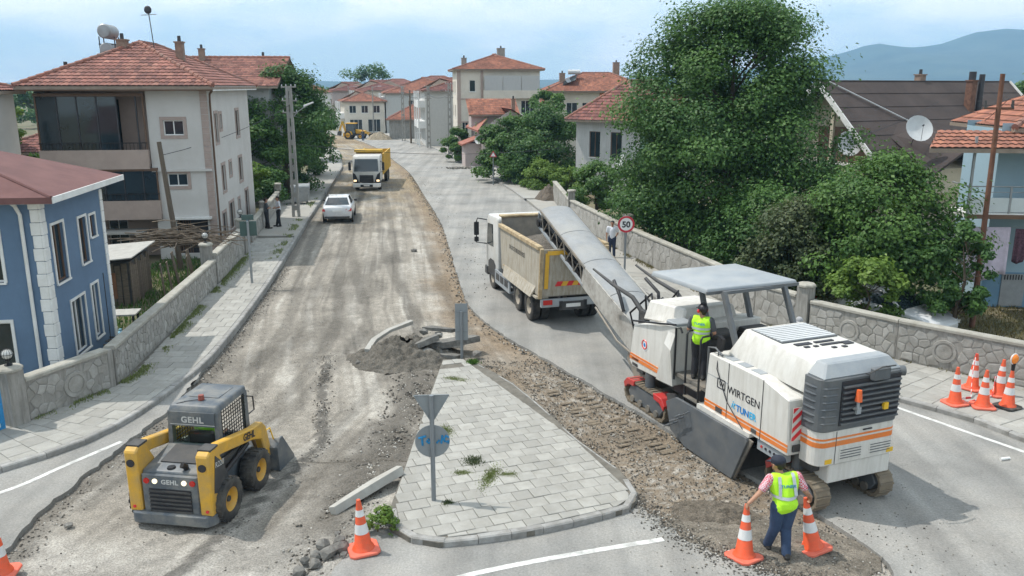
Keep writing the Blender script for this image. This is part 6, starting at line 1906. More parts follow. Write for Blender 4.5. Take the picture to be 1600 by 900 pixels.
M_TRUCKW = mat('truck_white', (0.56, 0.56, 0.54), 0.4, var=.05, dirt=(.42, .38, .31), dirt_amt=.55, dirt_scale=1.6)
M_BEDC = mat('tipper_cream', (0.40, 0.37, 0.31), 0.65, var=.12, scale=3, dirt=(.24, .195, .13), dirt_amt=.85, dirt_scale=1.8, streak=True)
M_BEDRUST = mat('tipper_rim_worn', (0.42, 0.33, 0.20), 0.75, var=.25, scale=5, dirt=(.22, .15, .08), dirt_amt=.8, dirt_scale=3)
M_BEDIN = mat('tipper_inside', (0.16, 0.145, 0.125), 0.8, var=.25, scale=3, dirt=(.30, .26, .2), dirt_amt=.6)
M_RIM = mat('rim_dusty', (0.34, 0.30, 0.24), 0.65, var=.15, dirt=(.2, .17, .13), dirt_amt=.6)
M_AMBER = mat('amber_stripe', (0.70, 0.40, 0.04), 0.5, var=.1)
M_REDLAMP = mat('red_lamp', (0.45, 0.02, 0.015), 0.2)

tk = thing('tipper_truck', 'white and cream tipper truck being filled by the milling conveyor', 'truck', (1.75, 28.6, 0), R(16.4))
for y, rows in ((0.0, 2), (1.36, 2), (4.95, 1)):
    for s in (-1, 1):
        if rows == 2:
            wheel(tk, s * 1.08, y, .52, .3, M_RIM, s); wheel(tk, s * .74, y, .52, .3, M_RIM, s)
        else:
            wheel(tk, s * 1.05, y, .52, .32, M_RIM, s)
MB().bx(-.5, -.38, -1.2, 5.6, .62, .92).bx(.38, .5, -1.2, 5.6, .62, .92).bx(-.5, .5, -1.2, -1.05, .6, .9).bx(-.38, .38, 1.2, 1.4, .65, .85).build('chassis', M_DARK_M, tk)
MB().cyl((-1.1, 0, .52), (1.1, 0, .52), .12, .12, 10).build('axle', M_DARK_M, tk); MB().cyl((-1.1, 1.36, .52), (1.1, 1.36, .52), .12, .12, 10).build('axle', M_DARK_M, tk)
# bed: real open box with thick walls
zb0, zt_ = 1.12, 2.72
for s in (-1, 1):
    MB().prism([(-.95, zb0), (3.55, zb0), (3.75, zt_ + .02), (-1.15, zt_)], 'x', s * 1.14, s * 1.2).build('bed_side', [M_BEDC], tk)
    MB().bx(min(s * 1.10, s * 1.27), max(s * 1.10, s * 1.27), -1.18, 3.78, zt_ - .02, zt_ + .13).build('bed_rim', M_BEDRUST, tk, bevel=.02)
    MB().hexa([(s * 1.2 - .01, -.7, 1.32), (s * 1.2 + .01, -.7, 1.32), (s * 1.2 + .01, 3.3, 1.32), (s * 1.2 - .01, 3.3, 1.32)] if s > 0 else [(-1.22, -.7, 1.3), (-1.19, -.7, 1.3), (-1.19, 3.3, 1.3), (-1.22, 3.3, 1.3)],
              [(s * 1.2 - .01, -.7, 1.34), (s * 1.2 + .01, -.7, 1.34), (s * 1.2 + .01, 3.3, 1.34), (s * 1.2 - .01, 3.3, 1.34)] if s > 0 else [(-1.22, -.7, 1.33), (-1.19, -.7, 1.33), (-1.19, 3.3, 1.33), (-1.22, 3.3, 1.33)]).build('bed_rib', M_BEDRUST, tk)
    # sloping mud deflector plate above the rear wheels
    sg = MB().hexa([(s * 1.30, -.55, .98), (s * 1.36, -.55, .98), (s * 1.36, 2.9, .98), (s * 1.30, 2.9, .98)] if s > 0 else [(-1.36, -.55, .98), (-1.30, -.55, .98), (-1.30, 2.9, .98), (-1.36, 2.9, .98)],
              [(s * 1.12, -.75, 1.42), (s * 1.18, -.75, 1.42), (s * 1.18, 3.1, 1.42), (s * 1.12, 3.1, 1.42)] if s > 0 else [(-1.18, -.75, 1.42), (-1.12, -.75, 1.42), (-1.12, 3.1, 1.42), (-1.18, 3.1, 1.42)])
    sg.build('mud_deflector', M_BEDC, tk)
    MB().bx(min(s * .95, s * 1.28), max(s * .95, s * 1.28), 2.2, 4.25, .42, .5).bx(min(s * 1.22, s * 1.28), max(s * 1.22, s * 1.28), 2.2, 4.25, .5, .95).build('side_guard', M_LGREY_M, tk)
    for k in range(3): MB().bx(min(s * 1.2, s * 1.29), max(s * 1.2, s * 1.29), 2.4 + k * .6, 2.9 + k * .6, .56, .86).build('tool_box', M_DARK_M, tk, bevel=.02)
MB().bx(-1.14, 1.14, -.95, 3.6, zb0 - .1, zb0).build('bed_floor', M_BEDIN, tk)
MB().hexa([(-1.14, 3.5, zb0), (1.14, 3.5, zb0), (1.14, 3.58, zb0), (-1.14, 3.58, zb0)], [(-1.14, 3.70, 3.12), (1.14, 3.70, 3.12), (1.14, 3.78, 3.12), (-1.14, 3.78, 3.12)]).build('bed_front', M_BEDIN, tk)
MB().bx(-1.2, 1.2, 3.62, 3.95, 3.1, 3.18).build('bed_rim', M_BEDRUST, tk, bevel=.02)
# tailgate
MB().hexa([(-1.14, -1.02, zb0 - .05), (1.14, -1.02, zb0 - .05), (1.14, -.95, zb0 - .05), (-1.14, -.95, zb0 - .05)], [(-1.14, -1.22, zt_), (1.14, -1.22, zt_), (1.14, -1.15, zt_), (-1.14, -1.15, zt_)]).build('tailgate', M_BEDC, tk)
def tg(x, z): return (x, -1.03 - .2 * (z - zb0) / (zt_ - zb0) - .02, z)
for a, c, m_ in (((-.95, 1.35), (-.95, 2.6), M_AMBER), ((-.95, 2.6), (.95, 2.6), M_AMBER), ((.95, 1.35), (.95, 2.6), M_AMBER)):
    MB().bar(tg(*a), tg(*c), .14, .02, up=(0, 1, 0)).build('tailgate_stripe', m_, tk)
for s in (-1, 1): MB().bar((s * 1.16, -1.06, zb0 - .1), (s * 1.16, -1.26, zt_ + .05), .12, .1).build('tailgate_post', M_BEDRUST, tk)
for k in range(5):
    x = -.62 + k * .2
    MB().hexa([tg(x, 1.42), tg(x + .2, 1.42), (x + .2, -1.05, 1.42), (x, -1.05, 1.42)], [tg(x + .08, 1.58), tg(x + .28, 1.58), (x + .28, -1.08, 1.58), (x + .08, -1.08, 1.58)]).build('hazard_stripe', M_REFL_R if k % 2 == 0 else M_AMBER, tk)
MB().bx(-1.15, 1.15, -1.18, -1.05, .72, 1.0).build('rear_beam', M_LGREY_M, tk, bevel=.02)
for s in (-1, 1): MB().bx(s * .92 - .16, s * .92 + .16, -1.22, -1.17, .82, .98).build('tail_lamp', M_REDLAMP, tk)
MB().bx(-.26, .26, -1.22, -1.18, .7, .82).build('number_plate', M_WHITE_P, tk)
for s in (-1, 1): MB().bx(s * 1.05 - .22, s * 1.05 + .22, -1.0, -.55, 1.0, 1.07).build('mudguard', M_BEDC, tk)
text('DÜZCE BELEDİYESİ', .22, M_BLACKTXT, parent=tk, at=(-1.207, 2.45, 2.12), xdir=(0, -1, 0), ydir=(0, 0, 1))
# cab
cab = MB().prism([(4.05, .75), (5.95, .75), (6.0, 1.6), (5.75, 2.75), (5.55, 2.98), (4.15, 3.02), (4.05, 2.9)], 'x', -1.2, 1.2)
cab.build('cab', M_TRUCKW, tk, bevel=.06, segs=2, smooth=40)
for s in (-1, 1):
    MB().prism([(4.75, 1.75), (5.72, 1.72), (5.6, 2.6), (4.8, 2.65)], 'x', s * 1.2, s * 1.212).build('side_window', M_GLASS, tk)
    MB().prism([(4.4, .55), (5.55, .55), (5.5, 1.05), (5.2, 1.2), (4.7, 1.2), (4.45, 1.05)], 'x', s * 1.19, s * 1.215).build('wheel_arch', M_DARK_M, tk)
    MB().tube([(s * 1.2, 5.75, 2.7), (s * 1.55, 5.95, 2.75), (s * 1.6, 5.95, 2.6), (s * 1.6, 5.95, 1.75), (s * 1.2, 5.8, 1.7)], .025, 6).build('mirror_arm', M_BLACK, tk)
    MB().bx(s * 1.6 - .1, s * 1.6 + .1, 5.9, 6.0, 2.05, 2.6).bx(s * 1.6 - .09, s * 1.6 + .09, 5.9, 6.0, 1.78, 1.98).build('mirror', M_BLACK, tk, bevel=.02)
MB().add([(-1.05, 5.955, 1.75), (1.05, 5.955, 1.75), (1.05, 5.76, 2.68), (-1.05, 5.76, 2.68)], [(0, 1, 2, 3)]).build('windscreen', M_GLASS, tk)
MB().bx(-1.22, 1.22, 5.7, 6.08, .4, .78).build('bumper', M_DARK_M, tk, bevel=.04)
MB().bx(-1.1, 1.1, 3.85, 4.02, 1.0, 2.6).build('air_intake', M_DARK_M, tk)

def heap(name, label, cat, cx, cy, z, rx, ry, h, material, seed, n=70, ang=0, cols=None, kind=None, edge=.0, noise=.16, limit=None):
    xs = np.linspace(-1, 1, n); X, Y = np.meshgrid(xs, xs)
    q = np.hypot(X, Y) + (fbm(X * 2 + seed, Y * 2, seed, 3) - .5) * .35
    Z = h * np.clip(1 - q ** 1.25, -.15, 1) + h * noise * (fbm(X * 9, Y * 9, seed, 4) - .5) * 2 * np.clip(1.25 - q, 0, 1)
    Z = np.where(q > 1.05, -.12, Z)
    V = np.stack([X * rx, Y * ry, Z], -1).reshape(-1, 3)
    i = np.arange(n - 1)[:, None] * n + np.arange(n - 1)[None, :]
    Fq = np.stack([i, i + 1, i + 1 + n, i + n], -1).reshape(-1, 4)
    keepv = (np.hypot(X, Y).reshape(-1) < 1.12)
    Fq = Fq[keepv[Fq].all(1)]
    c = np.array(cols or (0.115, 0.104, 0.088)); nz = fbm(X * 6, Y * 6, seed + 3, 4)
    C = c * (0.6 + .8 * nz)[..., None]
    me = np_mesh(name, V, Fq, material, attrs={'Col': ('FLOAT_COLOR', np.concatenate([C.reshape(-1, 3), np.ones((n * n, 1))], 1))}, smooth=True)
    o = link(name, me, None, (cx, cy, z), ang)
    return tag(o, label, cat, kind=kind)
M_HEAP = mat_vcol('loose_millings', .98, 34, .6, 1.0, 9, .25)
# load of millings inside the truck (fits between the bed walls)
_a = R(16.4); _h = Vector((-math.sin(_a), math.cos(_a))); _r = Vector((math.cos(_a), math.sin(_a)))
_c = Vector((1.75, 28.6)) + _h * 1.35
def load():
    n = 60; xs = np.linspace(-1.13, 1.13, n); ys = np.linspace(-.98, 3.52, n); X, Y = np.meshgrid(xs, ys)
    Z = 2.12 + .55 * np.exp(-((X - .35) ** 2 / .5 + (Y - 1.9) ** 2 / 1.3)) + .1 * (fbm(X * 5, Y * 5, 3, 4) - .5) + .05 * Y
    i = np.arange(n - 1)[:, None] * n + np.arange(n - 1)[None, :]
    Fq = np.stack([i, i + 1, i + 1 + n, i + n], -1).reshape(-1, 4)
    C = np.array([.125, .112, .095]) * (0.6 + .8 * fbm(X * 6, Y * 6, 5, 4))[..., None]
    me = np_mesh('asphalt_millings', np.stack([X, Y, Z], -1).reshape(-1, 3), Fq, M_HEAP, attrs={'Col': ('FLOAT_COLOR', np.concatenate([C.reshape(-1, 3), np.ones((n * n, 1))], 1))}, smooth=True)
    o = link('asphalt_millings', me, None, (1.75, 28.6, 0), _a)
    tag(o, 'grey asphalt millings heaped inside the tipper bed', 'millings', kind='stuff')
load()

# ---- second tipper, front view
M_TIPYEL = mat('tipper_yellow', (0.60, 0.36, 0.03), 0.55, var=.1, dirt=(.4, .28, .1), dirt_amt=.5)
t2 = thing('tipper_truck', 'white tipper truck with yellow body driving towards the camera', 'truck', (-11.75, 69.8, DEEP), R(183.5))
for y, rows in ((-5.0, 2), (-3.7, 2), (2.4, 1)):
    for s in (-1, 1):
        wheel(t2, s * 1.02, y, .52, .34, M_RIM, s, lugs=False)
MB().bx(-.45, .45, -5.6, 3.4, .6, .9).build('chassis', M_DARK_M, t2)
MB().prism([(1.45, .75), (3.6, .75), (3.72, 1.5), (3.45, 2.6), (3.25, 2.88), (1.5, 2.92)], 'x', -1.22, 1.22).build('cab', M_TRUCKW, t2, bevel=.07, segs=2, smooth=40)
MB().add([(-1.1, 3.70, 1.62), (1.1, 3.70, 1.62), (1.02, 3.46, 2.62), (-1.02, 3.46, 2.62)], [(0, 1, 2, 3)]).build('windscreen', M_GLASS, t2)
MB().bx(-.62, .62, 3.66, 3.74, .72, 1.32).build('grille', M_BLACK, t2, bevel=.02)
for k in range(4): MB().bx(-.6, .6, 3.74, 3.76, .78 + k * .13, .83 + k * .13).build('grille_bar', M_DARK_M, t2)
MB().bx(-1.24, 1.24, 3.4, 3.8, .32, .66).build('bumper', M_WHITE_P, t2, bevel=.05)
MB().bx(-.55, .55, 3.795, 3.82, .36, .56).build('bumper_vent', M_BLACK, t2)
MB().bx(-.26, .26, 3.82, 3.83, .42, .53).build('number_plate', M_WHITE_P, t2)
for s in (-1, 1):
    MB().prism([(s * .72, .78), (s * 1.2, .7), (s * 1.22, 1.55), (s * .98, 1.4)], 'y', 3.6, 3.73).build('lamp_surround', M_BLACK, t2)
    MB().bx(s * 1.02 - .13, s * 1.02 + .13, 3.72, 3.75, .8, .95).build('headlight', mat_emit('headlight_warm', (1.0, .75, .45), 1.2) if 'headlight_warm' not in MATS else MATS['headlight_warm'], t2)
    MB().tube([(s * 1.2, 3.3, 2.4), (s * 1.5, 3.45, 2.4), (s * 1.5, 3.45, 1.6), (s * 1.2, 3.4, 1.55)], .025, 6).build('mirror_arm', M_BLACK, t2)
    MB().bx(s * 1.5 - .11, s * 1.5 + .11, 3.4, 3.5, 1.7, 2.35).build('mirror', M_BLACK, t2)
    MB().prism([(1.6, 1.7), (3.0, 1.65), (2.95, 2.55), (1.7, 2.6)], 'x', s * 1.22, s * 1.232).build('side_window', M_GLASS, t2)
    MB().bx(min(s * 1.2, s * 1.28), max(s * 1.2, s * 1.28), -5.7, 1.1, 1.15, 2.85).build('bed_side', M_TIPYEL, t2)
    for k in range(6): MB().bx(min(s * 1.28, s * 1.33), max(s * 1.28, s * 1.33), -5.6 + k * 1.25, -5.5 + k * 1.25, 1.15, 2.85).build('bed_rib', M_TIPYEL, t2)
MB().bx(-1.2, 1.2, -5.7, 1.1, 1.05, 1.15).bx(-1.2, 1.2, 1.02, 1.1, 1.15, 3.12).bx(-1.28, 1.28, .9, 1.75, 3.05, 3.25).build('bed_front', M_TIPYEL, t2)
MB().bx(-1.2, 1.2, -5.7, -5.62, 1.15, 2.8).build('tailgate', M_TIPYEL, t2)
t2.scale = (.88, 1, .96)
text('Ford', .16, M_BLUETXT, parent=t2, at=(.2, 3.70, 1.45), xdir=(-1, 0, 0), ydir=(0, 0, 1), name='badge', shear=.3)

# ---------------------------------------------------------------- skid steer loader
M_SKY = mat('loader_yellow', (0.60, 0.33, 0.03), 0.5, var=.08, dirt=(.33, .25, .13), dirt_amt=.7, dirt_scale=2.2)
M_SKG = mat('loader_grey', (0.078, 0.094, 0.11), 0.45, var=.08, dirt=(.27, .255, .22), dirt_amt=.7, dirt_scale=2.4)
M_SKGL = mat('loader_glass', (0.03, 0.055, 0.045), 0.08, var=.2, spec=.7)
M_DECAL = mat('decal_light', (0.50, 0.50, 0.48), 0.5, var=.05)
ss = thing('skid_steer_loader', 'yellow and grey skid steer loader seen from behind', 'loader', (-6.2, 15.25, DEEP), R(-9)); ss.scale = (1.05, 1.03, 1.0)
for y in (-.55, .68):
    for s in (-1, 1):
        wheel(ss, s * .76, y, .42, .3, M_SKY, s, chunky=True)
MB().bx(-.55, .55, -.95, 1.1, .22, .75).build('chassis', M_SKG, ss, bevel=.02)
# engine cover and rear door
MB().hexa([(-.56, -1.0, .3), (.56, -1.0, .3), (.56, -.1, .3), (-.56, -.1, .3)], [(-.56, -.98, 1.12), (.56, -.98, 1.12), (.52, -.05, 1.3), (-.52, -.05, 1.3)]).build('engine_cover', M_SKG, ss, bevel=.04, segs=2, smooth=40)
MB().hexa([(-.34, -.72, 1.17), (.34, -.72, 1.17), (.34, -.18, 1.27), (-.34, -.18, 1.27)], [(-.34, -.72, 1.195), (.34, -.72, 1.195), (.34, -.18, 1.295), (-.34, -.18, 1.295)]).build('cover_grille', M_DARK_M, ss)
MB().bx(-.54, .54, -1.05, -.98, .3, 1.08).build('rear_door', M_SKG, ss, bevel=.02)
MB().bx(-.40, .40, -1.06, -1.04, .32, .80).build('grille_recess', M_BLACKTXT, ss)
for k in range(6): MB().bar((-.40, -1.07, .36 + k * .08), (.40, -1.07, .36 + k * .08), .03, .035).build('grille_slat', M_DARK_M, ss)
text('GEHL', .125, M_DECAL, parent=ss, at=(0, -1.053, .90), xdir=(1, 0, 0), ydir=(0, 0, 1), align='CENTER', bold=.004, spacing=1.1)
for x, m_ in ((-.44, M_REDLAMP), (.44, M_REDLAMP)): MB().cyl((x, -1.07, .95), (x, -1.04, .95), .055, .055, 14).build('tail_lamp', m_, ss)
M_WLAMP = mat_emit('rear_lamp_warm', (1.0, .86, .6), .9)
for x in (-.28, .28): MB().cyl((x, -1.07, .95), (x, -1.04, .95), .048, .048, 14).build('work_lamp', M_WLAMP, ss)
MB().cyl((-.05, -.86, 1.14), (-.05, -.86, 1.17), .08, .07, 14).build('fuel_cap', M_BLACK, ss)
MB().tube([(.24, -.86, 1.12), (.24, -.88, 1.2), (.2, -.93, 1.25)], [.05, .055, .06], 10).build('exhaust', M_BLACK, ss)
MB().prism([(-.82, -.78), (-.82, -.98), (-.7, -1.14), (.7, -1.14), (.82, -.98), (.82, -.78)], 'z', .10, .34).build('rear_bumper', M_SKG, ss, bevel=.03)
# towers
for s in (-1, 1):
    xa, xb = sorted((s * .56, s * .80))
    MB().prism([(-1.08, .32), (-.62, .32), (-.42, .75), (-.55, 1.2), (-.78, 1.58), (-1.0, 1.6), (-1.1, 1.52)], 'x', xa, xb).build('tower', M_SKY, ss, bevel=.025)
    MB().prism([(-.98, .75), (-.62, .6), (-.44, .8), (-.60, 1.2), (-.86, 1.45)], 'x', min(s * .803, s * .812), max(s * .803, s * .812)).build('tower_decal', M_DARK_M, ss)
    MB().bx(s * .68 - .12, s * .68 + .12, -1.0, -.72, 1.58, 1.62).build('tower_cap', M_DARK_M, ss)
    MB().cyl((s * .68, -1.115, 1.30), (s * .68, -1.08, 1.30), .075, .075, 14).build('tower_port', M_BLACKTXT, ss)
    MB().cyl((s * .70, -1.1, .42), (s * .70, -1.07, .42), .03, .03, 10).build('reflector', M_REFL_R, ss)
    # lift arm
    MB().prism([(-.85, 1.56), (-.6, 1.58), (.75, 1.30), (1.12, 1.28), (1.28, 1.12), (1.45, .5), (1.38, .38), (1.22, .42), (1.05, .92), (.7, 1.06), (-.5, 1.32), (-.85, 1.36)], 'x', min(s * .60, s * .76), max(s * .60, s * .76)).build('lift_arm', M_SKY, ss, bevel=.02)
    MB().cyl((s * .7, -.5, .85), (s * .7, .55, 1.05), .05, .05, 10).build('lift_cylinder', M_BLACK, ss, smooth=40)
    MB().prism([(-.5, .75), (.6, .98), (.58, 1.06), (-.5, 1.1)], 'x', min(s * .60, s * .64), max(s * .60, s * .64)).build('arm_link', M_DARK_M, ss)
text('GEHL', .2, M_BLACKTXT, parent=ss, at=(.768, .28, 1.215), xdir=(0, 1, -.2), ydir=(0, .2, 1), bold=.006)
text('R220', .15, M_DECAL, parent=ss, at=(.815, -.9, 1.22), xdir=(0, 1, -.15), ydir=(0, .2, 1))
# cab: frame with roof, rear window, mesh side guards
cabz0, cabz1 = 1.0, 2.08
MB().hexa([(-.5, -.12, 1.92), (.5, -.12, 1.92), (.5, 1.08, 1.95), (-.5, 1.08, 1.95)], [(-.46, -.06, 2.07), (.46, -.06, 2.07), (.46, 1.12, 2.08), (-.46, 1.12, 2.08)]).build('cab_roof', M_SKG, ss, bevel=.035, segs=2, smooth=40)
MB().bx(-.3, .3, .35, .95, 2.075, 2.088).build('roof_hatch', M_SKG, ss, bevel=.004)
for s in (-1, 1):
    MB().hexa([(s * .48 - .04, -.14, cabz0), (s * .48 + .04, -.14, cabz0), (s * .48 + .04, 0, cabz0), (s * .48 - .04, 0, cabz0)], [(s * .46 - .04, -.1, 1.95), (s * .46 + .04, -.1, 1.95), (s * .46 + .04, .02, 1.95), (s * .46 - .04, .02, 1.95)]).build('cab_pillar', M_SKG, ss)
    MB().hexa([(s * .48 - .03, .95, cabz0), (s * .48 + .03, .95, cabz0), (s * .48 + .03, 1.1, cabz0), (s * .48 - .03, 1.1, cabz0)], [(s * .46 - .03, .98, 1.98), (s * .46 + .03, .98, 1.98), (s * .46 + .03, 1.1, 1.98), (s * .46 - .03, 1.1, 1.98)]).build('cab_pillar', M_SKG, ss)
    MB().bx(s * .49 - .02, s * .49 + .02, .0, 1.0, .9, 1.12).build('cab_sill', M_SKG, ss)
    mesh_ = MB()
    for k in range(11): mesh_.bx(s * .49 - .006, s * .49 + .006, .05 + k * .09, .06 + k * .09, 1.1, 1.94)
    for k in range(11): mesh_.bx(s * .49 - .008, s * .49 + .008, .0, 1.0, 1.14 + k * .075, 1.15 + k * .075)
    stuff(mesh_.build('window_guard', M_BLACK, ss))
    MB().tube([(s * .5, 1.08, 1.85), (s * .56, 1.2, 1.8), (s * .56, 1.22, 1.5), (s * .5, 1.1, 1.45)], .015, 6).build('grab_handle', M_BLACK, ss)
MB().bx(-.44, .44, -.13, -.09, 1.66, 1.95).build('rear_header', M_SKG, ss)
MB().bx(-.44, .44, -.12, -.08, 1.0, 1.16).build('rear_sill', M_SKG, ss)
gl = bpy.data.materials.new('clear_tinted_glass'); gl.use_nodes = True
_n = gl.node_tree.nodes; _t = _n.new('ShaderNodeBsdfTransparent'); _t.inputs['Color'].default_value = (.62, .78, .70, 1)
_g = _n.new('ShaderNodeBsdfGlossy'); _g.inputs['Roughness'].default_value = .05; _m = _n.new('ShaderNodeMixShader'); _m.inputs['Fac'].default_value = .07
gl.node_tree.links.new(_t.outputs[0], _m.inputs[1]); gl.node_tree.links.new(_g.outputs[0], _m.inputs[2]); gl.node_tree.links.new(_m.outputs[0], _n['Material Output'].inputs['Surface'])
MB().add([(-.42, -.11, 1.16), (.42, -.11, 1.16), (.42, -.10, 1.66), (-.42, -.10, 1.66)], [(0, 1, 2, 3)]).build('rear_window', gl, ss)
text('GEHL', .17, M_DECAL, parent=ss, at=(0, -.135, 1.74), xdir=(1, 0, 0), ydir=(0, 0, 1), align='CENTER', bold=.005, spacing=1.1)
MB().bx(-.44, .44, -.136, -.128, 1.69, 1.70).build('trim_line', M_DECAL, ss)
MB().cyl((.02, .22, 2.08), (.02, .22, 2.18), .06, .05, 12).build('beacon', mat('beacon_brown', (.25, .06, .04), .4), ss, smooth=40)
MB().tube([(.02, .22, 2.09), (-.2, .1, 2.085), (-.35, -.02, 2.07)], .008, 5).build('beacon_cable', M_BLACK, ss)
MB().bx(-.42, .42, .9, 1.0, .5, 1.1).bx(-.42, .42, .0, .05, .6, 1.05).build('cab_floor', M_DARK_M, ss)
MB().bx(-.25, .25, .1, .22, 1.0, 1.45).bx(-.25, .25, .1, .55, .95, 1.05).build('seat', M_BLACK, ss, bevel=.03)
# bucket
bk = MB().prism([(1.42, .04), (2.15, .02), (2.15, .045), (1.5, .08), (1.42, .55), (1.55, .72), (1.5, .74), (1.36, .58)], 'x', -.92, .92)
bo = bk.build('bucket', M_SKG, ss)
for s in (-1, 1):
    MB().prism([(1.4, .03), (2.15, .02), (2.12, .1), (1.62, .75), (1.5, .75), (1.36, .58)], 'x', s * .92 - .015, s * .92 + .015).build('bucket_side', M_SKG, bo)
    MB().cyl((s * .45, 1.25, .85), (s * .45, 1.45, .45), .04, .04, 10).build('tilt_cylinder', M_STEEL, ss)
MB().bx(.55, .62, 1.32, 1.42, .1, .75).build('quick_coupler', M_BLACK, ss)
MB().tube([(.6, 1.3, .9), (.75, 1.45, 1.0), (.8, 1.5, .7), (.62, 1.4, .5)], .018, 6).build('hose', M_YELLOWP, ss, smooth=60)

# ---------------------------------------------------------------- cars
M_CARW = mat('car_white', (0.62, 0.63, 0.64), 0.2, var=.02, dirt=(.5, .48, .43), dirt_amt=.35, dirt_scale=1.5, spec=.6)
def car(label, loc, ang, body_m, name='parked_car'):
    c = thing(name, label, 'car', loc, ang)
    # lofted body: sections along y with half width, and z outline
    secs = [(-2.28, .58, .46, .80), (-2.22, .80, .34, .98), (-1.9, .88, .24, 1.06), (-1.2, .905, .2, 1.04), (0, .91, .2, 1.0), (1.1, .905, .2, .96), (1.75, .87, .24, .88), (2.15, .78, .3, .74), (2.28, .55, .38, .62)]
    V, Fq = [], []
    for y, w, z0, z1 in secs:
        zm = (z0 + z1) / 2
        V += [(-w * .92, y, z0), (-w, y, zm), (-w * .97, y, z1 - .05), (-w * .82, y, z1), (w * .82, y, z1), (w * .97, y, z1 - .05), (w, y, zm), (w * .92, y, z0)]
    for i in range(len(secs) - 1):
        for k in range(8):
            a = i * 8 + k; b2 = i * 8 + (k + 1) % 8
            Fq.append((a, b2, b2 + 8, a + 8))
    Fq += [tuple(range(7, -1, -1)), tuple(range(len(V) - 8, len(V)))]
    b = MB().add(V, Fq); b.build('body', body_m, c, bevel=.03, segs=2, smooth=50)
    # cabin
    gh = MB().hexa([(-.80, -1.75, 1.02), (.80, -1.75, 1.02), (.80, 1.05, .96), (-.80, 1.05, .96)], [(-.60, -.98, 1.45), (.60, -.98, 1.45), (.62, .18, 1.46), (-.62, .18, 1.46)])
    gh.build('cabin', M_GLASS, c, bevel=.05, segs=2, smooth=40)
    MB().hexa([(-.63, -1.05, 1.42), (.63, -1.05, 1.42), (.64, .25, 1.43), (-.64, .25, 1.43)], [(-.54, -.92, 1.485), (.54, -.92, 1.485), (.55, .12, 1.495), (-.55, .12, 1.495)]).build('roof', body_m, c, bevel=.03, segs=2, smooth=40)
    for s in (-1, 1):
        MB().bar((s * .785, -1.76, 1.02), (s * .595, -.98, 1.46), .09, .07).build('pillar', body_m, c)
        MB().bar((s * .785, 1.04, .97), (s * .615, .2, 1.46), .06, .06).build('pillar', body_m, c)
        MB().bar((s * .80, -.25, 1.0), (s * .63, -.3, 1.45), .05, .07).build('pillar', M_BLACK, c)
        MB().hexa([(s * .70 - .18, -2.285, .74), (s * .70 + .16, -2.22, .74), (s * .70 + .18, -1.98, .76), (s * .70 - .18, -2.2, .76)], [(s * .70 - .16, -2.262, .88), (s * .70 + .16, -2.19, .9), (s * .70 + .175, -1.96, .9), (s * .70 - .16, -2.18, .88)]).build('tail_lamp', M_REDLAMP, c)
        MB().bx(s * .62 - .15, s * .62 + .15, 2.05, 2.22, .56, .68).build('headlight', M_GLOBE, c)
        MB().hexa([(s * .97 - .09, .72, .98), (s * .97 + .09, .72, .98), (s * .97 + .09, .88, .98), (s * .97 - .09, .88, .98)], [(s * .97 - .09, .74, 1.1), (s * .97 + .09, .74, 1.1), (s * .97 + .09, .86, 1.1), (s * .97 - .09, .86, 1.1)]).build('mirror', M_BLACK, c, bevel=.02)
        for y in (-1.38, 1.4):
            wheel(c, s * .80, y, .32, .21, M_GALV, s, lugs=False)
            MB().cyl((s * .895, y, .34), (s * .915, y, .34), .38, .38, 20).build('wheel_arch', M_BLACKTXT, c)
    MB().bx(-.26, .26, -2.30, -2.27, .70, .82).build('number_plate', M_WHITE_P, c)
    MB().bx(-.75, .75, -2.285, -2.2, .34, .44).build('bumper', M_DARK_M, c, bevel=.02)
    return c
car('white saloon car driving away on the milled left lane', (-10.9, 52.3, DEEP), R(7.5), M_CARW, 'saloon_car')
car('white car parked under the vine tree behind the right wall', (13.0, 28.0, -.2), R(215), M_CARW)

# ---------------------------------------------------------------- backhoe loader, far up the street
M_JCB = mat('backhoe_yellow', (0.62, 0.33, 0.02), 0.5, var=.08, dirt=(.4, .26, .08), dirt_amt=.4)
bhl = thing('backhoe_loader', 'yellow backhoe loader working at the far end of the street', 'backhoe loader', (-24.9, 133.5, DEEP), R(-98)); bhl.scale = (.88, .88, .88)
for s in (-1, 1):
    wheel(bhl, s * .85, -.9, .75, .45, M_JCB, s, lugs=False); wheel(bhl, s * .85, 1.35, .52, .36, M_JCB, s, lugs=False)
MB().bx(-.45, .45, -1.4, 2.2, .6, 1.0).build('chassis', M_DARK_M, bhl)
MB().hexa([(-.45, .35, 1.0), (.45, .35, 1.0), (.42, 2.2, 1.0), (-.42, 2.2, 1.0)], [(-.45, .35, 1.75), (.45, .35, 1.75), (.40, 2.15, 1.5), (-.40, 2.15, 1.5)]).build('bonnet', M_JCB, bhl, bevel=.05)
MB().hexa([(-.75, -1.3, 1.0), (.75, -1.3, 1.0), (.7, .4, 1.0), (-.7, .4, 1.0)], [(-.68, -1.2, 2.7), (.68, -1.2, 2.7), (.62, .2, 2.7), (-.62, .2, 2.7)]).build('cab', M_GLASS, bhl, bevel=.04)
MB().bx(-.78, .78, -1.4, .45, 2.7, 2.86).build('cab_roof', M_JCB, bhl, bevel=.04)
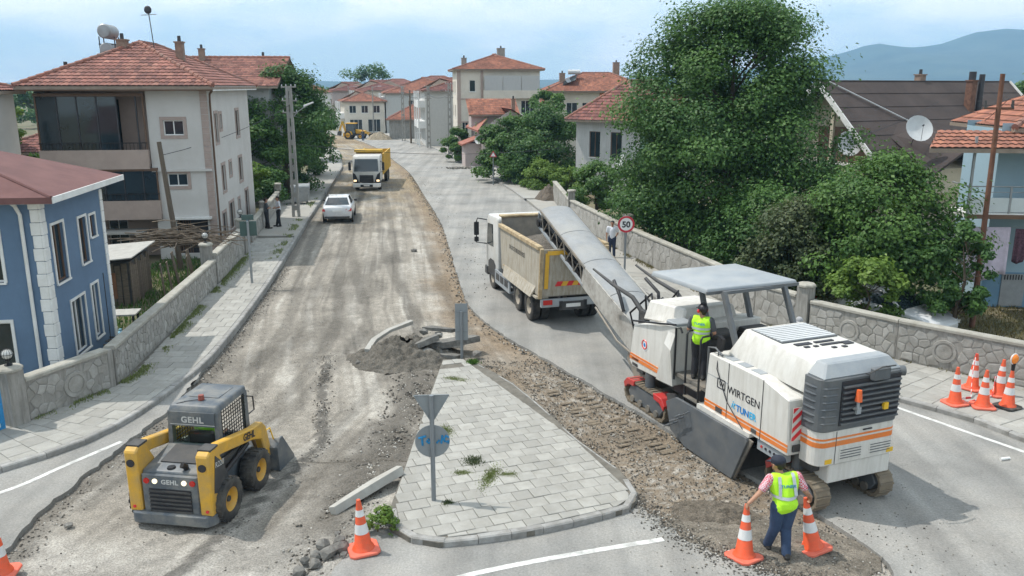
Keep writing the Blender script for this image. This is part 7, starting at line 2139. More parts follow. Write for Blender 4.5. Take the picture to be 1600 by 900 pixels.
for s in (-1, 1):
    MB().bar((s * .7, -1.28, 1.0), (s * .68, -1.2, 2.72), .09).build('cab_pillar', M_BLACK, bhl); MB().bar((s * .68, .4, 1.0), (s * .62, .2, 2.72), .09).build('cab_pillar', M_BLACK, bhl)
    MB().bar((s * .55, .7, 1.5), (s * .55, 2.6, 1.1), .16, .22).bar((s * .55, 2.6, 1.1), (s * .55, 3.1, .5), .16, .2).build('loader_arm', M_JCB, bhl)
    MB().prism([(-1.2, 1.4), (-.3, 1.4), (-.1, .95), (-.1, .8), (-1.6, .8), (-1.55, 1.1)], 'x', min(s * .7, s * 1.05), max(s * .7, s * 1.05)).build('fender', M_JCB, bhl)
MB().prism([(3.0, .15), (3.9, .1), (3.9, .15), (3.2, .3), (3.05, .85), (3.35, 1.05), (3.0, .95)], 'x', -1.1, 1.1).build('front_bucket', M_DARK_M, bhl)
MB().bar((0, -1.5, 1.0), (.1, -2.1, 3.1), .3, .35).build('boom', M_JCB, bhl)
MB().bar((.1, -2.1, 3.1), (.2, -2.7, 1.4), .24, .28).build('dipper', M_JCB, bhl)
MB().prism([(-3.1, .7), (-2.5, .6), (-2.4, 1.3), (-2.7, 1.5), (-3.0, 1.2)], 'x', -.25, .4).build('rear_bucket', M_DARK_M, bhl)
MB().bx(-1.1, 1.1, -1.75, -1.5, .5, 1.1).build('rear_frame', M_JCB, bhl)

# ================================================================ SIGNS, CONES, POLES
M_SIGNBACK = mat('sign_back_grey', (0.24, 0.265, 0.28), 0.5, 0.3, .08, dirt=(.32, .32, .31), dirt_amt=.4)
M_POST = mat('sign_post_grey', (0.22, 0.24, 0.255), 0.5, 0.4, .08)
M_SIGNW = mat('sign_white', (0.72, 0.72, 0.70), 0.4)
M_CONE = mat('cone_orange', (0.72, 0.085, 0.02), 0.5, var=.1, scale=5, dirt=(.42, .12, .07), dirt_amt=.6, dirt_scale=4)
M_CONEW = mat('cone_white', (0.66, 0.66, 0.65), 0.4, var=.06, dirt=(.45, .43, .4), dirt_amt=.5, dirt_scale=6)
M_CONEBASE = mat('cone_base_pink', (0.70, 0.13, 0.075), 0.6, var=.12, scale=4, dirt=(.45, .17, .12), dirt_amt=.5)

# give-way and disc sign seen from the back
sg = thing('road_sign', 'back of a triangular sign over a round sign with blue graffiti', 'sign', (-1.53, 14.85, ZP), R(4))
MB().cyl((0, 0, -.1), (0, 0, 2.18), .045, .045, 12).build('post', M_POST, sg, smooth=40)
tri = [(-.33, 2.16), (.33, 2.16), (.0, 1.60)]
MB().prism(tri, 'y', .05, .058).build('triangle_plate', M_SIGNBACK, sg)
for a, c in zip(tri, tri[1:] + tri[:1]): MB().bar((a[0], .05, a[1]), (c[0], .05, c[1]), .02, .02).build('triangle_edge', M_SIGNBACK, sg)
dp = MB().cyl((0, .05, 1.22), (0, .06, 1.22), .335, .335, 32).build('disc_plate', M_SIGNBACK, sg)
M_GRAF = mat('graffiti_blue', (0.01, 0.20, 0.42), 0.6, var=.2, scale=12)
def stroke(pts): return MB().tube([(x, .046, z) for x, z in pts], .022, 6)
for pts in ([(-.27, 1.29), (-.12, 1.33)], [(-.20, 1.31), (-.19, 1.14)], [(-.06, 1.18), (-.11, 1.22), (-.08, 1.27), (-.04, 1.23), (-.06, 1.18)], [(.08, 1.18), (.13, 1.24), (.16, 1.19), (.2, 1.27)], [(.17, 1.17), (.19, 1.34)], [(.24, 1.20), (.22, 1.27), (.26, 1.33), (.31, 1.29)], [(.26, 1.2), (.31, 1.22), (.30, 1.17)]):
    stroke(pts).build('graffiti_stroke', M_GRAF, dp)
# square plate at island tip
sq = thing('road_sign', 'back of an upright rectangular sign at the island tip', 'sign', (-1.5, 23.75, ZP - .05), R(3))
MB().cyl((0, 0, -.1), (0, 0, 1.45), .045, .045, 12).build('post', M_POST, sq, smooth=40)
MB().bx(-.19, .19, .05, .06, .55, 1.68).build('plate', M_SIGNBACK, sq)
for z in (.8, 1.4): MB().bx(-.15, .15, .03, .05, z, z + .04).build('bracket', M_POST, sq)
# speed limit sign
sp_ = thing('speed_sign', 'round speed limit sign reading 50 on a grey post', 'sign', (4.9, 35.4, ZP), R(0))
MB().cyl((0, 0, -.1), (0, 0, 2.4), .045, .045, 12).build('post', M_POST, sp_, smooth=40)
MB().cyl((0, -.06, 2.12), (0, -.05, 2.12), .36, .36, 36).build('disc', M_SIGNW, sp_)
rg = MB().lathe([(.275, .062), (.36, .062), (.36, .066), (.275, .066), (.275, .062)], 36, (0, 0, 0), 'y', caps=False)
rg.v = [(x, -y, z + 2.12) for x, y, z in rg.v]; rg.build('red_ring', mat('sign_red', (.50, .02, .04), .4), sp_)
text('50', .36, M_BLACKTXT, parent=sp_, at=(0, -.066, 1.99), xdir=(1, 0, 0), ydir=(0, 0, 1), align='CENTER', bold=.012)
# left green sign seen from behind
sl_ = thing('road_sign', 'dark green backed double sign on the left sidewalk', 'sign', (-10.72, 33.4, ZP), R(10))
MB().cyl((0, 0, -.1), (0, 0, 2.55), .05, .05, 12).build('post', M_GALV, sl_, smooth=40)
m_sgn = mat('dark_green_sign', (.05, .09, .08), .5, var=.1)
MB().bx(-.33, .33, .05, .07, 1.95, 2.55).build('plate', m_sgn, sl_, bevel=.006); MB().bx(-.24, .24, .05, .07, 2.6, 2.82).build('plate', m_sgn, sl_, bevel=.006)
# small warning sign up the right sidewalk
sw = thing('warning_sign', 'small red bordered triangle sign on the far right sidewalk', 'sign', (-1.55, 69.4, ZP), R(0))
MB().cyl((0, 0, -.1), (0, 0, 2.5), .05, .05, 10).build('post', M_POST, sw)
MB().prism([(-.3, 2.2), (.3, 2.2), (0, 2.72)], 'y', -.07, -.06).build('red_plate', MATS['sign_red'], sw)
MB().prism([(-.19, 2.26), (.19, 2.26), (0, 2.6)], 'y', -.08, -.071).build('white_plate', M_SIGNW, sw)

def cone(label, x, y, z=0.0, rot=(0, 0, 0), h=.98, base=None, lamp=False, bands=True):
    t = thing('traffic_cone', label, 'traffic cone', (x, y, z), 0, 'orange traffic cones'); t.rotation_euler = rot
    def r(zz): return .165 - (.165 - .035) * (zz - .05) / (h - .05)
    MB().prism([(-.27, -.2), (-.2, -.27), (.2, -.27), (.27, -.2), (.27, .2), (.2, .27), (-.2, .27), (-.27, .2)], 'z', 0, .055).build('base', base or M_CONEBASE, t, bevel=.012)
    MB().lathe([(.2, .055), (.185, .09), (r(.12), .12), (r(h), h), (.015, h + .005)], 22).build('cone_body', M_CONE, t, smooth=40)
    for za, zb_ in ((.36, .54), (.68, .80)):
        MB().lathe([(r(za) + .003, za), (r(zb_) + .003, zb_)], 22, caps=False).build('reflective_band', M_CONEW, t, smooth=40)
    if lamp:
        MB().cyl((0, 0, h), (0, 0, h + .18), .04, .05, 10).build('lamp_base', M_BLACK, t)
        MB().ball((0, 0, h + .3), .13, 16, sy=.6).build('lamp', mat('lamp_amber', (.80, .22, .02), .25), t, smooth=60)
        MB().tube([(.13 * math.cos(q), 0, h + .3 + .13 * math.sin(q)) for q in [2 * math.pi * k / 20 for k in range(21)]], .018, 6).build('lamp_ring', M_CONEW, t)
    return t
cone('traffic cone standing left of the island beside the broken kerb', -2.63, 13.25, 0, (R(-2), R(-3), R(20)))
cone('traffic cone cut by the lower left picture corner', -8.62, 12.5, 0, (0, 0, R(10)))
cone('traffic cone held in the worker\'s left hand', 4.06, 13.05, -.02, (R(-4), R(4), R(35)))
cone('reddish traffic cone held tilted in the worker\'s right hand', 5.36, 13.3, -.0, (R(-8), R(-9), R(20)))
cone('leftmost traffic cone of the group on the right sidewalk', 11.3, 19.95, ZP, (0, R(-2), R(15)))
cone('front middle traffic cone of the group on the right sidewalk', 11.88, 19.72, ZP, (0, 0, R(-12)))
cone('traffic cone with round amber lamp on dark base', 12.5, 19.7, ZP, (0, 0, R(25)), base=M_RUBBER, lamp=True)
cone('back right traffic cone of the group by the wall', 12.75, 20.55, ZP, (0, R(2), R(5)))
cone('back left traffic cone wrapped with red and white tape', 12.3, 21.0, ZP, (0, R(3), R(40)))
M_TAPE = mat('tape_white', (.7, .66, .66), .5); 
tp_ = thing('barrier_tape', 'crumpled red and white tape lying among the cones', 'tape', (12.2, 20.5, ZP))
pr_ = [(.1, .5, 1.0), (-.05, .3, .6), (-.15, .1, .2), (-.3, -.2, .02), (-.9, -.3, .02), (-.5, -.5, .02), (.3, -.1, .02), (.45, .1, .5), (.5, .0, .02)]
for k, (a, c) in enumerate(zip(pr_[:-1], pr_[1:])):
    a, c = Vector(a), Vector(c)
    for j in range(4): MB().bar(a.lerp(c, j / 4), a.lerp(c, (j + 1) / 4), .012, .07).build('tape_piece', M_TAPE if j % 2 else M_REFL_R, tp_)
bt = MB().cyl((0, 0, .03), (.22, .05, .035), .035, .03, 10); tag(bt.build('plastic_bottle', M_WHITE_P, None, (10.75, 16.9, 0)), 'small white plastic bottle lying by the right edge line', 'bottle')

# ---- poles and street lamps
M_CONC = mat('pole_concrete', (0.30, 0.29, 0.265), 0.9, var=.15, scale=2, dirt=(.2, .19, .17), dirt_amt=.5)
M_WOODP = mat('pole_wood', (0.12, 0.095, 0.07), 0.9, var=.3, scale=3, stretch=(8, 8, .5))
M_RUSTP = mat('pole_rust', (0.14, 0.065, 0.04), 0.9, var=.3, scale=3)
def lattice_pole(label, x, y, h, r, lamp=None, arms=True, ang=0):
    t = thing('utility_pole', label, 'utility pole', (x, y, ZP - .1), ang, 'utility poles along the street')
    for s in (-1, 1): MB().bar((s * r, 0, 0), (s * r * .6, 0, h), .14, .2).build('leg', M_CONC, t)
    n = int(h / .8)
    for k in range(n):
        z = .5 + k * .8; w = r * (1 - .4 * z / h)
        MB().bx(-w, w, -.07, .07, z, z + .3).build('rung', M_CONC, t)
    if arms:
        for k, z in enumerate((h - .1, h - .9, h - 1.6)):
            MB().bx(-.45, .45, -.05, .05, z, z + .08).build('cross_arm', M_CONC, t)
            for xx in (-.4, -.15, .15, .4): MB().cyl((xx, 0, z + .08), (xx, 0, z + .2), .03, .025, 6).build('insulator', M_DISH, t)
    if lamp:
        MB().tube([(.1, 0, h - 1.9), (.5, -.1, h - 1.5), (1.0, -.2, h - 1.2)], .03, 7).build('lamp_arm', M_GALV, t)
        MB().hexa([(.9, -.3, h - 1.25), (1.5, -.4, h - 1.0), (1.5, -.15, h - 1.0), (.9, -.1, h - 1.25)], [(.9, -.28, h - 1.12), (1.5, -.38, h - .92), (1.5, -.17, h - .92), (.9, -.12, h - 1.12)]).build('lamp_head', M_DISH, t, bevel=.02)
    return t
lattice_pole('tall concrete lattice pole with street lamp on the left sidewalk', -13.4, 51.3, 8.0, .17, True)
lattice_pole('concrete pole at the right sidewalk before the cream building', -7.0, 95.5, 8.3, .2, None)
lattice_pole('concrete pole on the left sidewalk beside the dark trees', -18.4, 78.6, 7.6, .17, True)
lattice_pole('far concrete pole before the grey house', -11.0, 112, 8, .18, None)
lattice_pole('pale pole in front of the low grey house', -16.3, 127, 8, .2, None)
def plain_pole(label, x, y, z0, z1, r, m, lean=(0, 0), arm=None, lamp=False):
    t = thing('utility_pole', label, 'utility pole', (x, y, 0), 0, 'utility poles along the street')
    MB().cyl((0, 0, z0), (lean[0], lean[1], z1), r, r * .75, 10).build('pole', m, t, smooth=40)
    if arm:
        MB().bar((lean[0] * .9 - arm, lean[1], z1 - 1.1), (lean[0] * .9 + arm, lean[1], z1 - 1.1), .07, .07).build('cross_arm', m, t)
        for s in (-1, 1): MB().cyl((lean[0] * .9 + s * arm * .9, lean[1], z1 - 1.1), (lean[0] * .9 + s * arm * .9, lean[1], z1 - .85), .05, .04, 8).build('insulator', M_DARK_M, t)
    if lamp:
        MB().tube([(lean[0], lean[1], z1 - .3), (lean[0] + .6, lean[1], z1), (lean[0] + 1.1, lean[1], z1 + .05)], .03, 6).build('lamp_arm', M_GALV, t)
        MB().bx(lean[0] + 1.0, lean[0] + 1.6, lean[1] - .12, lean[1] + .12, z1, z1 + .1).build('lamp_head', M_DISH, t)
    return t
plain_pole('grey wooden pole leaning by the three storey house', -15.3, 37.6, -.2, 5.6, .13, M_WOODP, (-.45, 0))
plain_pole('short thick wooden pole behind the olive bush', 15.6, 41.5, -.2, 5.6, .16, M_WOODP, (.35, 0))
plain_pole('rusty brown pole with cross arm before the balcony house', 16.1, 28.0, -.2, 8.4, .10, M_RUSTP, (-.1, 0), .5)
plain_pole('dark thin pole up the right street side', -14.6, 122, -.1, 7.5, .14, M_WOODP)
plain_pole('far street lamp post near the backhoe', -24.5, 150, -.1, 8, .12, M_CONC, lamp=True)
plain_pole('second far street lamp post beyond the backhoe', -31, 162, -.1, 8, .12, M_CONC, lamp=True)
def wire(label, pts, sag, r=.014):
    p = []
    for a, c in zip(pts[:-1], pts[1:]):
        a, c = Vector(a), Vector(c)
        for k in range(9):
            t_ = k / 8; q = a.lerp(c, t_); q.z -= sag * 4 * t_ * (1 - t_)
            p.append(q)
    tag(MB().tube(p, r, 4).build('overhead_wire', M_BLACKTXT), label, 'wire')
wire('thin overhead wire from the chalet roof to the rusty pole', [(25.2, 48.6, 5.6), (16.3, 28.0, 7.6)], .5)
wire('thin overhead wire from the wooden pole towards the chalet dish', [(15.95, 41.5, 5.4), (23.5, 46.9, 7.2)], .3)
wire('thin overhead wire crossing from the wooden pole to the house wall', [(-15.7, 37.6, 5.0), (-13.4, 51.3, 6.9)], .3)
wire('thin overhead wire along the centre street poles', [(-7.0, 95.5, 8), (-11.0, 112, 7.7), (-16.3, 127, 7.6)], .4, .02)
wire('second overhead wire lower on the centre street poles', [(-7.0, 95.5, 7.2), (-11.0, 112, 7.0), (-16.3, 127, 6.9)], .5, .02)
for k_, z_ in enumerate((7.95, 7.1, 6.4)):
    wire(('topmost', 'middle', 'lowest')[k_] + ' wire between the two poles of the left sidewalk', [(-13.4, 51.3, z_), (-18.4, 78.6, z_ - .4)], .5, .016)
    wire(('topmost', 'middle', 'lowest')[k_] + ' wire from the left lattice pole over the house roof', [(-13.4, 51.3, z_), (-12.9, 18, z_ + 1.5)], .6, .010) if k_ == 5 else None
wire('thin wire across the milled road before the far truck', [(-13.2, 51.3, 4.6), (3.2, 56, 4.0)], .5, .012)

# ---- refuse container
bn = thing('waste_container', 'grey metal waste container on the left sidewalk', 'container', (-14.6, 57.4, ZP), R(10))
MB().hexa([(-.5, -.4, .15), (.5, -.4, .15), (.5, .4, .15), (-.5, .4, .15)], [(-.62, -.5, 1.15), (.62, -.5, 1.15), (.62, .5, 1.15), (-.62, .5, 1.15)]).build('bin_body', M_GALV, bn, bevel=.03)
MB().prism([(-.52, 1.15), (.52, 1.15), (.45, 1.28), (.2, 1.36), (-.2, 1.36), (-.45, 1.28)], 'x', -.64, .64).build('lid', M_GALV, bn, bevel=.015)
for sx_ in (-1, 1):
    for sy_ in (-1, 1): MB().cyl((sx_ * .4 - .03, sy_ * .3, .08), (sx_ * .4 + .03, sy_ * .3, .08), .08, .08, 10).build('castor', M_BLACK, bn)

# ================================================================ YARD BEHIND THE LEFT WALL
M_SHEETIRON = mat('rusty_sheet', (.24, .22, .20), .7, .3, .25, dirt=(.20, .10, .05), dirt_amt=.7)
M_OLDWOOD = mat('old_wood', (.14, .11, .08), .9, var=.3, scale=4, stretch=(1, 1, 6), rnd=.25)
sd_ = thing('garden_shed', 'dark shed of old boards with pale sheet roof behind the wall', 'shed', (-14.6, 31.0, -.2), R(8))
MB().bx(-2.2, 0, 0, 2.6, 0, 1.7).build('shed_body', M_DARK_M, sd_)
for k in range(11): MB().bx(-.02 + .0, .03, .05 + k * .235, .26 + k * .235, 0, 1.68 - .1 * (k % 3)).build('plank', M_OLDWOOD, sd_)
for k in range(9): MB().bx(-2.2 + k * .24, -2.0 + k * .24, -.04, .0, 0, 1.65 - .08 * (k % 2)).build('plank', M_OLDWOOD, sd_)
MB().bx(-1.6, -.5, -.08, -.045, .3, 1.3).build('door', mat('rust_door', (.22, .10, .05), .8, var=.2), sd_)
MB().hexa([(-2.6, -.7, 1.72), (.3, -.6, 1.95), (.3, 2.7, 2.0), (-2.6, 2.7, 1.8)], [(-2.6, -.7, 1.76), (.3, -.6, 1.99), (.3, 2.7, 2.04), (-2.6, 2.7, 1.84)]).build('roof_sheet', MATS['asbestos_sheet'], sd_)
tb = thing('garden_table', 'old low table with stones on it beside the blue house', 'table', (-13.3, 27.2, -.2), R(10))
MB().bx(-.6, .6, -.4, .4, .72, .77).build('table_top', MATS['asbestos_sheet'], tb)
for sx_ in (-1, 1):
    for sy_ in (-1, 1): MB().bx(sx_ * .5 - .03, sx_ * .5 + .03, sy_ * .3 - .03, sy_ * .3 + .03, 0, .72).build('leg', M_BLACK, tb)
MB().lathe([(.14, 0), (.15, .25), (.12, .32), (.05, .38), (.05, .44)], 14, (-12.9, 26.3, -.2)).build('water_jug', mat('jug_blue', (.25, .45, .55), .3), None, smooth=40)
tag(bpy.data.objects['water_jug'], 'pale blue plastic water jug under the garden table', 'jug')
rb_ = random.Random(8)
def brushpile(label, cx, cy, z, n, L, spread, hgt):
    t = thing('brushwood_pile', label, 'brushwood', (cx, cy, z))
    for k in range(n):
        a = rb_.gauss(0, .5); q = Vector((rb_.gauss(0, spread), rb_.gauss(0, spread * .5), abs(rb_.gauss(0, hgt)) + .05))
        d = Vector((math.cos(a), math.sin(a), rb_.uniform(-.15, .15))) * L * rb_.uniform(.3, .6)
        m_ = q + Vector((0, 0, rb_.uniform(-.05, .15)))
        MB().tube([q - d, m_, q + d], [.03, .022, .008], 5).build('branch', M_OLDWOOD, t)
    return t
brushpile('pile of cut branches lying on the shed behind the left wall', -14.2, 35.6, 1.3, 130, 2.2, .8, .3)
brushpile('scrap branches at the foot of the blue house', -12.9, 25.2, -.15, 26, 1.2, .3, .12)
BDL = ['old board leaning on the shed, nearest to the camera', 'second nearest old board leaning on the shed', 'third old board leaning on the dark shed from the near end', 'old board leaning on the middle of the shed side', 'old board leaning on the far end of the shed']
for k in range(5):
    tag(MB().bx(-.1, .1, -.015, .015, 0, rb_.uniform(1.3, 2.0)).build('leaning_board', M_OLDWOOD, None, (-13.4 + k * .03, 31.2 + k * .7, -.2), rot=(rb_.uniform(-.1, .1), R(-12) + rb_.uniform(-.12, .12), R(90) + rb_.uniform(-.3, .3))), BDL[k], 'board', 'boards leaning against the shed')

# ================================================================ DEBRIS
M_CHUNK = mat('asphalt_chunk', (.115, .11, .10), .95, var=.3, scale=12, dirt=(.26, .25, .225), dirt_amt=.7, dirt_scale=5, bump=.6, bscale=30, rnd=.25)
M_CONCB = mat('broken_concrete', (.40, .39, .355), .9, var=.12, scale=5, dirt=(.25, .23, .2), dirt_amt=.5, rnd=.15)
def rock(r, seed, flat=.6, mtl=None):
    bm = bmesh.new(); bmesh.ops.create_icosphere(bm, subdivisions=1, radius=r)
    q = random.Random(seed)
    for v in bm.verts:
        v.co *= q.uniform(.7, 1.25); v.co.z *= flat
    me = bpy.data.meshes.new('chunk'); bm.to_mesh(me); bm.free(); me.materials.append(mtl or M_CHUNK)
    return me
heap('dirt_heap', 'dark heap of dug out earth at the tip of the island', 'dirt heap', -3.25, 24.4, DEEP - .02, 1.8, 1.6, .62, M_HEAP, 3, n=120, cols=(.125, .114, .096), noise=.42)
heap('gravel_heap', 'low spill of dark millings around the worker\'s feet', 'gravel heap', 4.6, 13.5, -.06, 1.9, 1.0, .12, M_HEAP, 8, n=110, cols=(.185, .163, .132), ang=R(-20), noise=.5)
heap('gravel_heap', 'small dark pile of millings before the machine skirt', 'gravel heap', 4.0, 14.6, -.08, .9, .6, .22, M_HEAP, 12, n=70, cols=(.14, .12, .095), ang=R(-20), noise=.4)
heap('dirt_heap', 'far earth heap beside the backhoe loader', 'dirt heap', -20.5, 131, DEEP, 2.2, 1.6, 1.3, M_HEAP, 5, n=40, cols=(.26, .22, .16))
heap('dirt_heap', 'low brown earth bank before the backhoe loader', 'dirt heap', -26, 124, DEEP, 4.5, 1.6, .6, M_HEAP, 6, n=40, cols=(.24, .19, .13))
heap('rubble_heap', 'small heap of earth on the wall top by the driveway', 'rubble heap', 2.6, 59.8, .1, 1.0, 1.2, 1.1, M_HEAP, 16, n=36, cols=(.12, .1, .08))
tag(link('concrete_lump', rock(.16, 2, .7, M_CONCB), None, (-2.35, 25.4, .32)), 'white lump of concrete on the earth heap', 'concrete lump')
# broken asphalt plates at the heap
def plate(label, pts, loc, rot, th, mtl, name='asphalt_plate', cat='asphalt slab'):
    n = len(pts); r = random.Random(int(loc[1] * 100))
    b = MB(); vs = [(x, y, -th + r.uniform(-.02, .02)) for x, y in pts] + [(x, y, r.uniform(-.012, .012)) for x, y in pts]
    b.add(vs, [tuple(range(n - 1, -1, -1)), tuple(range(n, 2 * n))] + [(k, (k + 1) % n, n + (k + 1) % n, n + k) for k in range(n)])
    o = b.build(name, mtl, None, loc, rot=rot)
    return tag(o, label, cat)
plate('broken asphalt plate lifted at the island tip', [(-.75, -.25), (-.2, -.42), (.5, -.35), (.95, -.1), (.8, .3), (.1, .45), (-.6, .35)], (-1.95, 24.75, .34), (R(-9), R(-6), R(10)), .16, M_CHUNK)
plate('thin broken plate sticking out under the lifted one', [(-.5, -.2), (.45, -.25), (.6, .1), (-.3, .25)], (-2.1, 24.05, .14), (R(-8), R(4), R(-5)), .12, M_CHUNK)
plate('dark tilted asphalt plate on the side of the heap', [(-.4, -.3), (.3, -.35), (.45, .1), (.1, .35), (-.45, .2)], (-2.65, 24.35, .50), (R(-16), R(-14), R(30)), .16, M_CHUNK)
plate('flat asphalt plate at the back of the heap', [(-.55, -.2), (.4, -.25), (.6, .1), (-.2, .3)], (-2.35, 25.6, .5), (R(-8), R(8), R(10)), .12, M_CHUNK)
plate('pale curved kerb stone lying along the back of the heap', [(-1.3, -.55), (-.7, -.05), (0, .2), (.9, .22), (.9, .38), (-.05, .36), (-.8, .1), (-1.4, -.42)], (-3.75, 25.45, .42), (R(4), R(-7), R(42)), .12, M_CONCB, 'kerb_piece', 'kerb stone')
bk_ = plate('long broken pale kerb stone lying at the island corner', [(-.95, -.24), (.2, -.16), (.85, -.12), (.9, .14), (.25, .17), (-.5, .05), (-1.0, -.12)], (-2.95, 15.45, .16), (R(-20), R(-7), R(47)), .16, M_CONCB, 'kerb_piece', 'kerb stone')
tag(MB().cyl((0, 0, 0), (.28, .1, .02), .09, .09, 12).build('pipe_piece', M_BLACK, None, (-2.35, 23.65, .05), smooth=40), 'short black pipe end beside the broken plates', 'pipe')
HPL = ['dark chunk under the lifted plate at the island tip', 'dark chunk left of the lifted plate', 'flat dark chunk between the heap and the island', 'small dark chunk in front of the earth heap', 'dark chunk on top of the earth heap', 'grey chunk behind the rectangular sign', 'small chunk at the left foot of the heap']
for k, (x, y, z, r) in enumerate(((-2.2, 24.2, .1, .2), (-2.55, 24.0, .2, .2), (-2.3, 23.75, .02, .18), (-2.7, 23.4, 0, .12), (-2.75, 24.75, .62, .16), (-1.1, 24.3, .05, .16), (-4.6, 23.6, 0, .11))):
    tag(link('asphalt_chunk', rock(r, k + 50, .65), None, (x, y, z), k), HPL[k], 'rubble', 'asphalt chunks at the island tip')
ck = [(-3.35, 13.35, .15), (-3.12, 13.52, .13), (-3.22, 13.12, .17), (-3.45, 13.05, .13), (-3.05, 13.28, .16), (-3.38, 12.78, .12), (-3.58, 12.85, .1), (-3.6, 12.55, .12), (-3.2, 13.75, .08), (-2.95, 13.05, .08)]
CKL = ['grey chunk in the middle of the rubble pile by the near cone', 'grey chunk at the upper right of the rubble pile', 'largest grey chunk of the rubble pile by the near cone',
       'grey chunk on the left side of the rubble pile', 'grey chunk of the rubble pile closest to the near cone', 'grey chunk low in the rubble pile near the picture bottom',
       'small grey chunk at the lower left of the rubble pile', 'grey chunk lowest and leftmost of the rubble pile', 'smallest chunk at the top of the rubble pile', 'small chunk lying alone right of the rubble pile']
for k, (x, y, r) in enumerate(ck):
    tag(link('asphalt_chunk', rock(r, k + 20, .75), None, (x, y, DEEP + .14), rb_.uniform(0, 6)), CKL[k], 'rubble', 'asphalt chunks by the near cone')
for x, y, r, lb in ((-8.15, 16.6, .12, 'dark asphalt block lying left of the skid steer loader'), (-8.35, 14.2, .09, 'small brownish stone near the left asphalt edge'), (-4.95, 41.2, .18, 'dark chunk lying mid road behind the car')):
    tag(link('asphalt_chunk', rock(r, int(y * 7), .6), None, (x, y, DEEP + .06), rb_.uniform(0, 6)), lb, 'rubble')
# countless crumbs on the milled road and beside the cut edge
def crumbs():
    rng = np.random.default_rng(12)
    base = np.array([(1, 0, 0), (-1, 0, 0), (0, 1, 0), (0, -1, 0), (0, 0, 1), (0, 0, -1)], float)
    fc = np.array([(0, 2, 4), (2, 1, 4), (1, 3, 4), (3, 0, 4), (2, 0, 5), (1, 2, 5), (3, 1, 5), (0, 3, 5)])
    P = []
    def line_(pts, n, w, r0, r1, z):
        pts = resample(pts, .05)
        for _ in range(n):
            p = pts[rng.integers(len(pts))]
            P.append((p[0] + rng.normal() * w, p[1] + rng.normal() * w, z, rng.uniform(r0, r1) ** 1.0))
    line_([(-3.9, 11.2), (-3.4, 13.0), (-3.2, 15), (-2.9, 18), (-2.65, 21), (-2.7, 23)], 2600, .28, .012, .045, DEEP + .05)
    line_([(-6.2, 11.2), (-5.6, 13.0), (-4.9, 15.7), (-4.4, 18.0), (-5.2, 21.5), (-5.7, 24.5)], 900, .12, .01, .035, DEEP + .01)
    line_([(-8.8, 12.5), (-8.95, 14.6), (-8.7, 17.9), (-8.5, 19.9), (-8.65, 21.2), (-8.9, 24), (-9.6, 31), (-10.4, 37)], 1300, .18, .01, .035, DEEP + .01)
    line_(smooth_line(ME[5:16], 6), 2600, .22, .012, .05, DEEP + .03)
    line_([(-8.9, 79), (-5.6, 62), (-3.2, 49), (-1.8, 38), (-1.0, 31)], 170, .4, .012, .04, .01)
    for _ in range(2600):
        x, y = rng.uniform(-9, 3), rng.uniform(11, 34); P.append((x, y, DEEP + .005, rng.uniform(.006, .022)))
    for _ in range(5200):
        y = rng.uniform(12.2, 24); x = rng.uniform(interp_x(ISLAND[7:13], y) - .05, interp_x(ME, y) + .1); P.append((x, y, DEEP + .02, rng.uniform(.008, .03)))
    for _ in range(900):
        x, y = rng.normal(4.8, 1.0), rng.normal(13.2, .8); P.append((x, y, .012, rng.uniform(.006, .025)))
    for _ in range(500):
        x, y = rng.uniform(2.6, 9), rng.uniform(11.5, 16); P.append((x, y, .008, rng.uniform(.005, .016)))
    line_(tongue, 1500, .16, .008, .03, .012)
    line_([(2.6, 15), (2.3, 16.4), (1.6, 17.9), (.9, 19.8)], 500, .1, .01, .03, DEEP + .04)
    for _ in range(130):
        x, y = rng.normal(-5.1, .8), rng.normal(84, .35); P.append((x, y, .05, rng.uniform(.05, .16)))
    P = np.array(P); n = len(P)
    V = base[None] * P[:, 3][:, None, None] * rng.uniform(.6, 1.3, (n, 6, 1)) * np.array([1, 1, .75])
    a = rng.uniform(0, 6.28, n); c, s = np.cos(a), np.sin(a)
    X = V[..., 0] * c[:, None] - V[..., 1] * s[:, None]; Y = V[..., 0] * s[:, None] + V[..., 1] * c[:, None]
    V = np.stack([X, Y, V[..., 2]], -1) + P[:, None, :3]
    Fq = (fc[None] + np.arange(n)[:, None, None] * 6).reshape(-1, 3)
    t = rng.uniform(0, 1, n); C = np.where((t < .55)[:, None], np.array([.10, .092, .08]), np.where((t < .85)[:, None], np.array([.24, .22, .185]), np.array([.40, .385, .35]))) * rng.uniform(.7, 1.25, (n, 1))
    me = np_mesh('gravel', V.reshape(-1, 3), Fq, mat_vcol('gravel_stone', .95, 80, .2, 0, 20, .1), attrs={'Col': ('FLOAT_COLOR', np.concatenate([np.repeat(C, 6, 0), np.ones((n * 6, 1))], 1))})
    tag(link('gravel', me), 'loose crumbs of asphalt and stone over the milled road', 'gravel', kind='stuff')
crumbs()
# cleat prints of the tracks pressed into the strip
pr = MB()
for j, off in ((0, .42), (1, 1.1)):
    P_ = resample([(0.2 + off, 22.4), (1.3 + off, 19.8), (2.6 + off, 17.2)], .17)
    for p in P_:
        if rb_.random() < .55: continue
        p = (p[0] + rb_.uniform(-.05, .05), p[1] + rb_.uniform(-.05, .05))
        M = Matrix.Translation((p[0], p[1], DEEP + .02)) @ Matrix.Rotation(R(24), 4, 'Z')
        pr.prism([(-.06, 0), (.06, 0), (.03, .022), (-.03, .022)], 'x', -.17, .17)
        nv = 8
        pr.v[-nv:] = [tuple(M @ Vector(v)) for v in pr.v[-nv:]]
o_ = pr.build('track_print', mat('print_earth', (.185, .15, .108), .95, var=.4, scale=12, bump=.5)); tag(o_, 'ridged crawler prints pressed into the brown strip', 'track prints', kind='stuff')

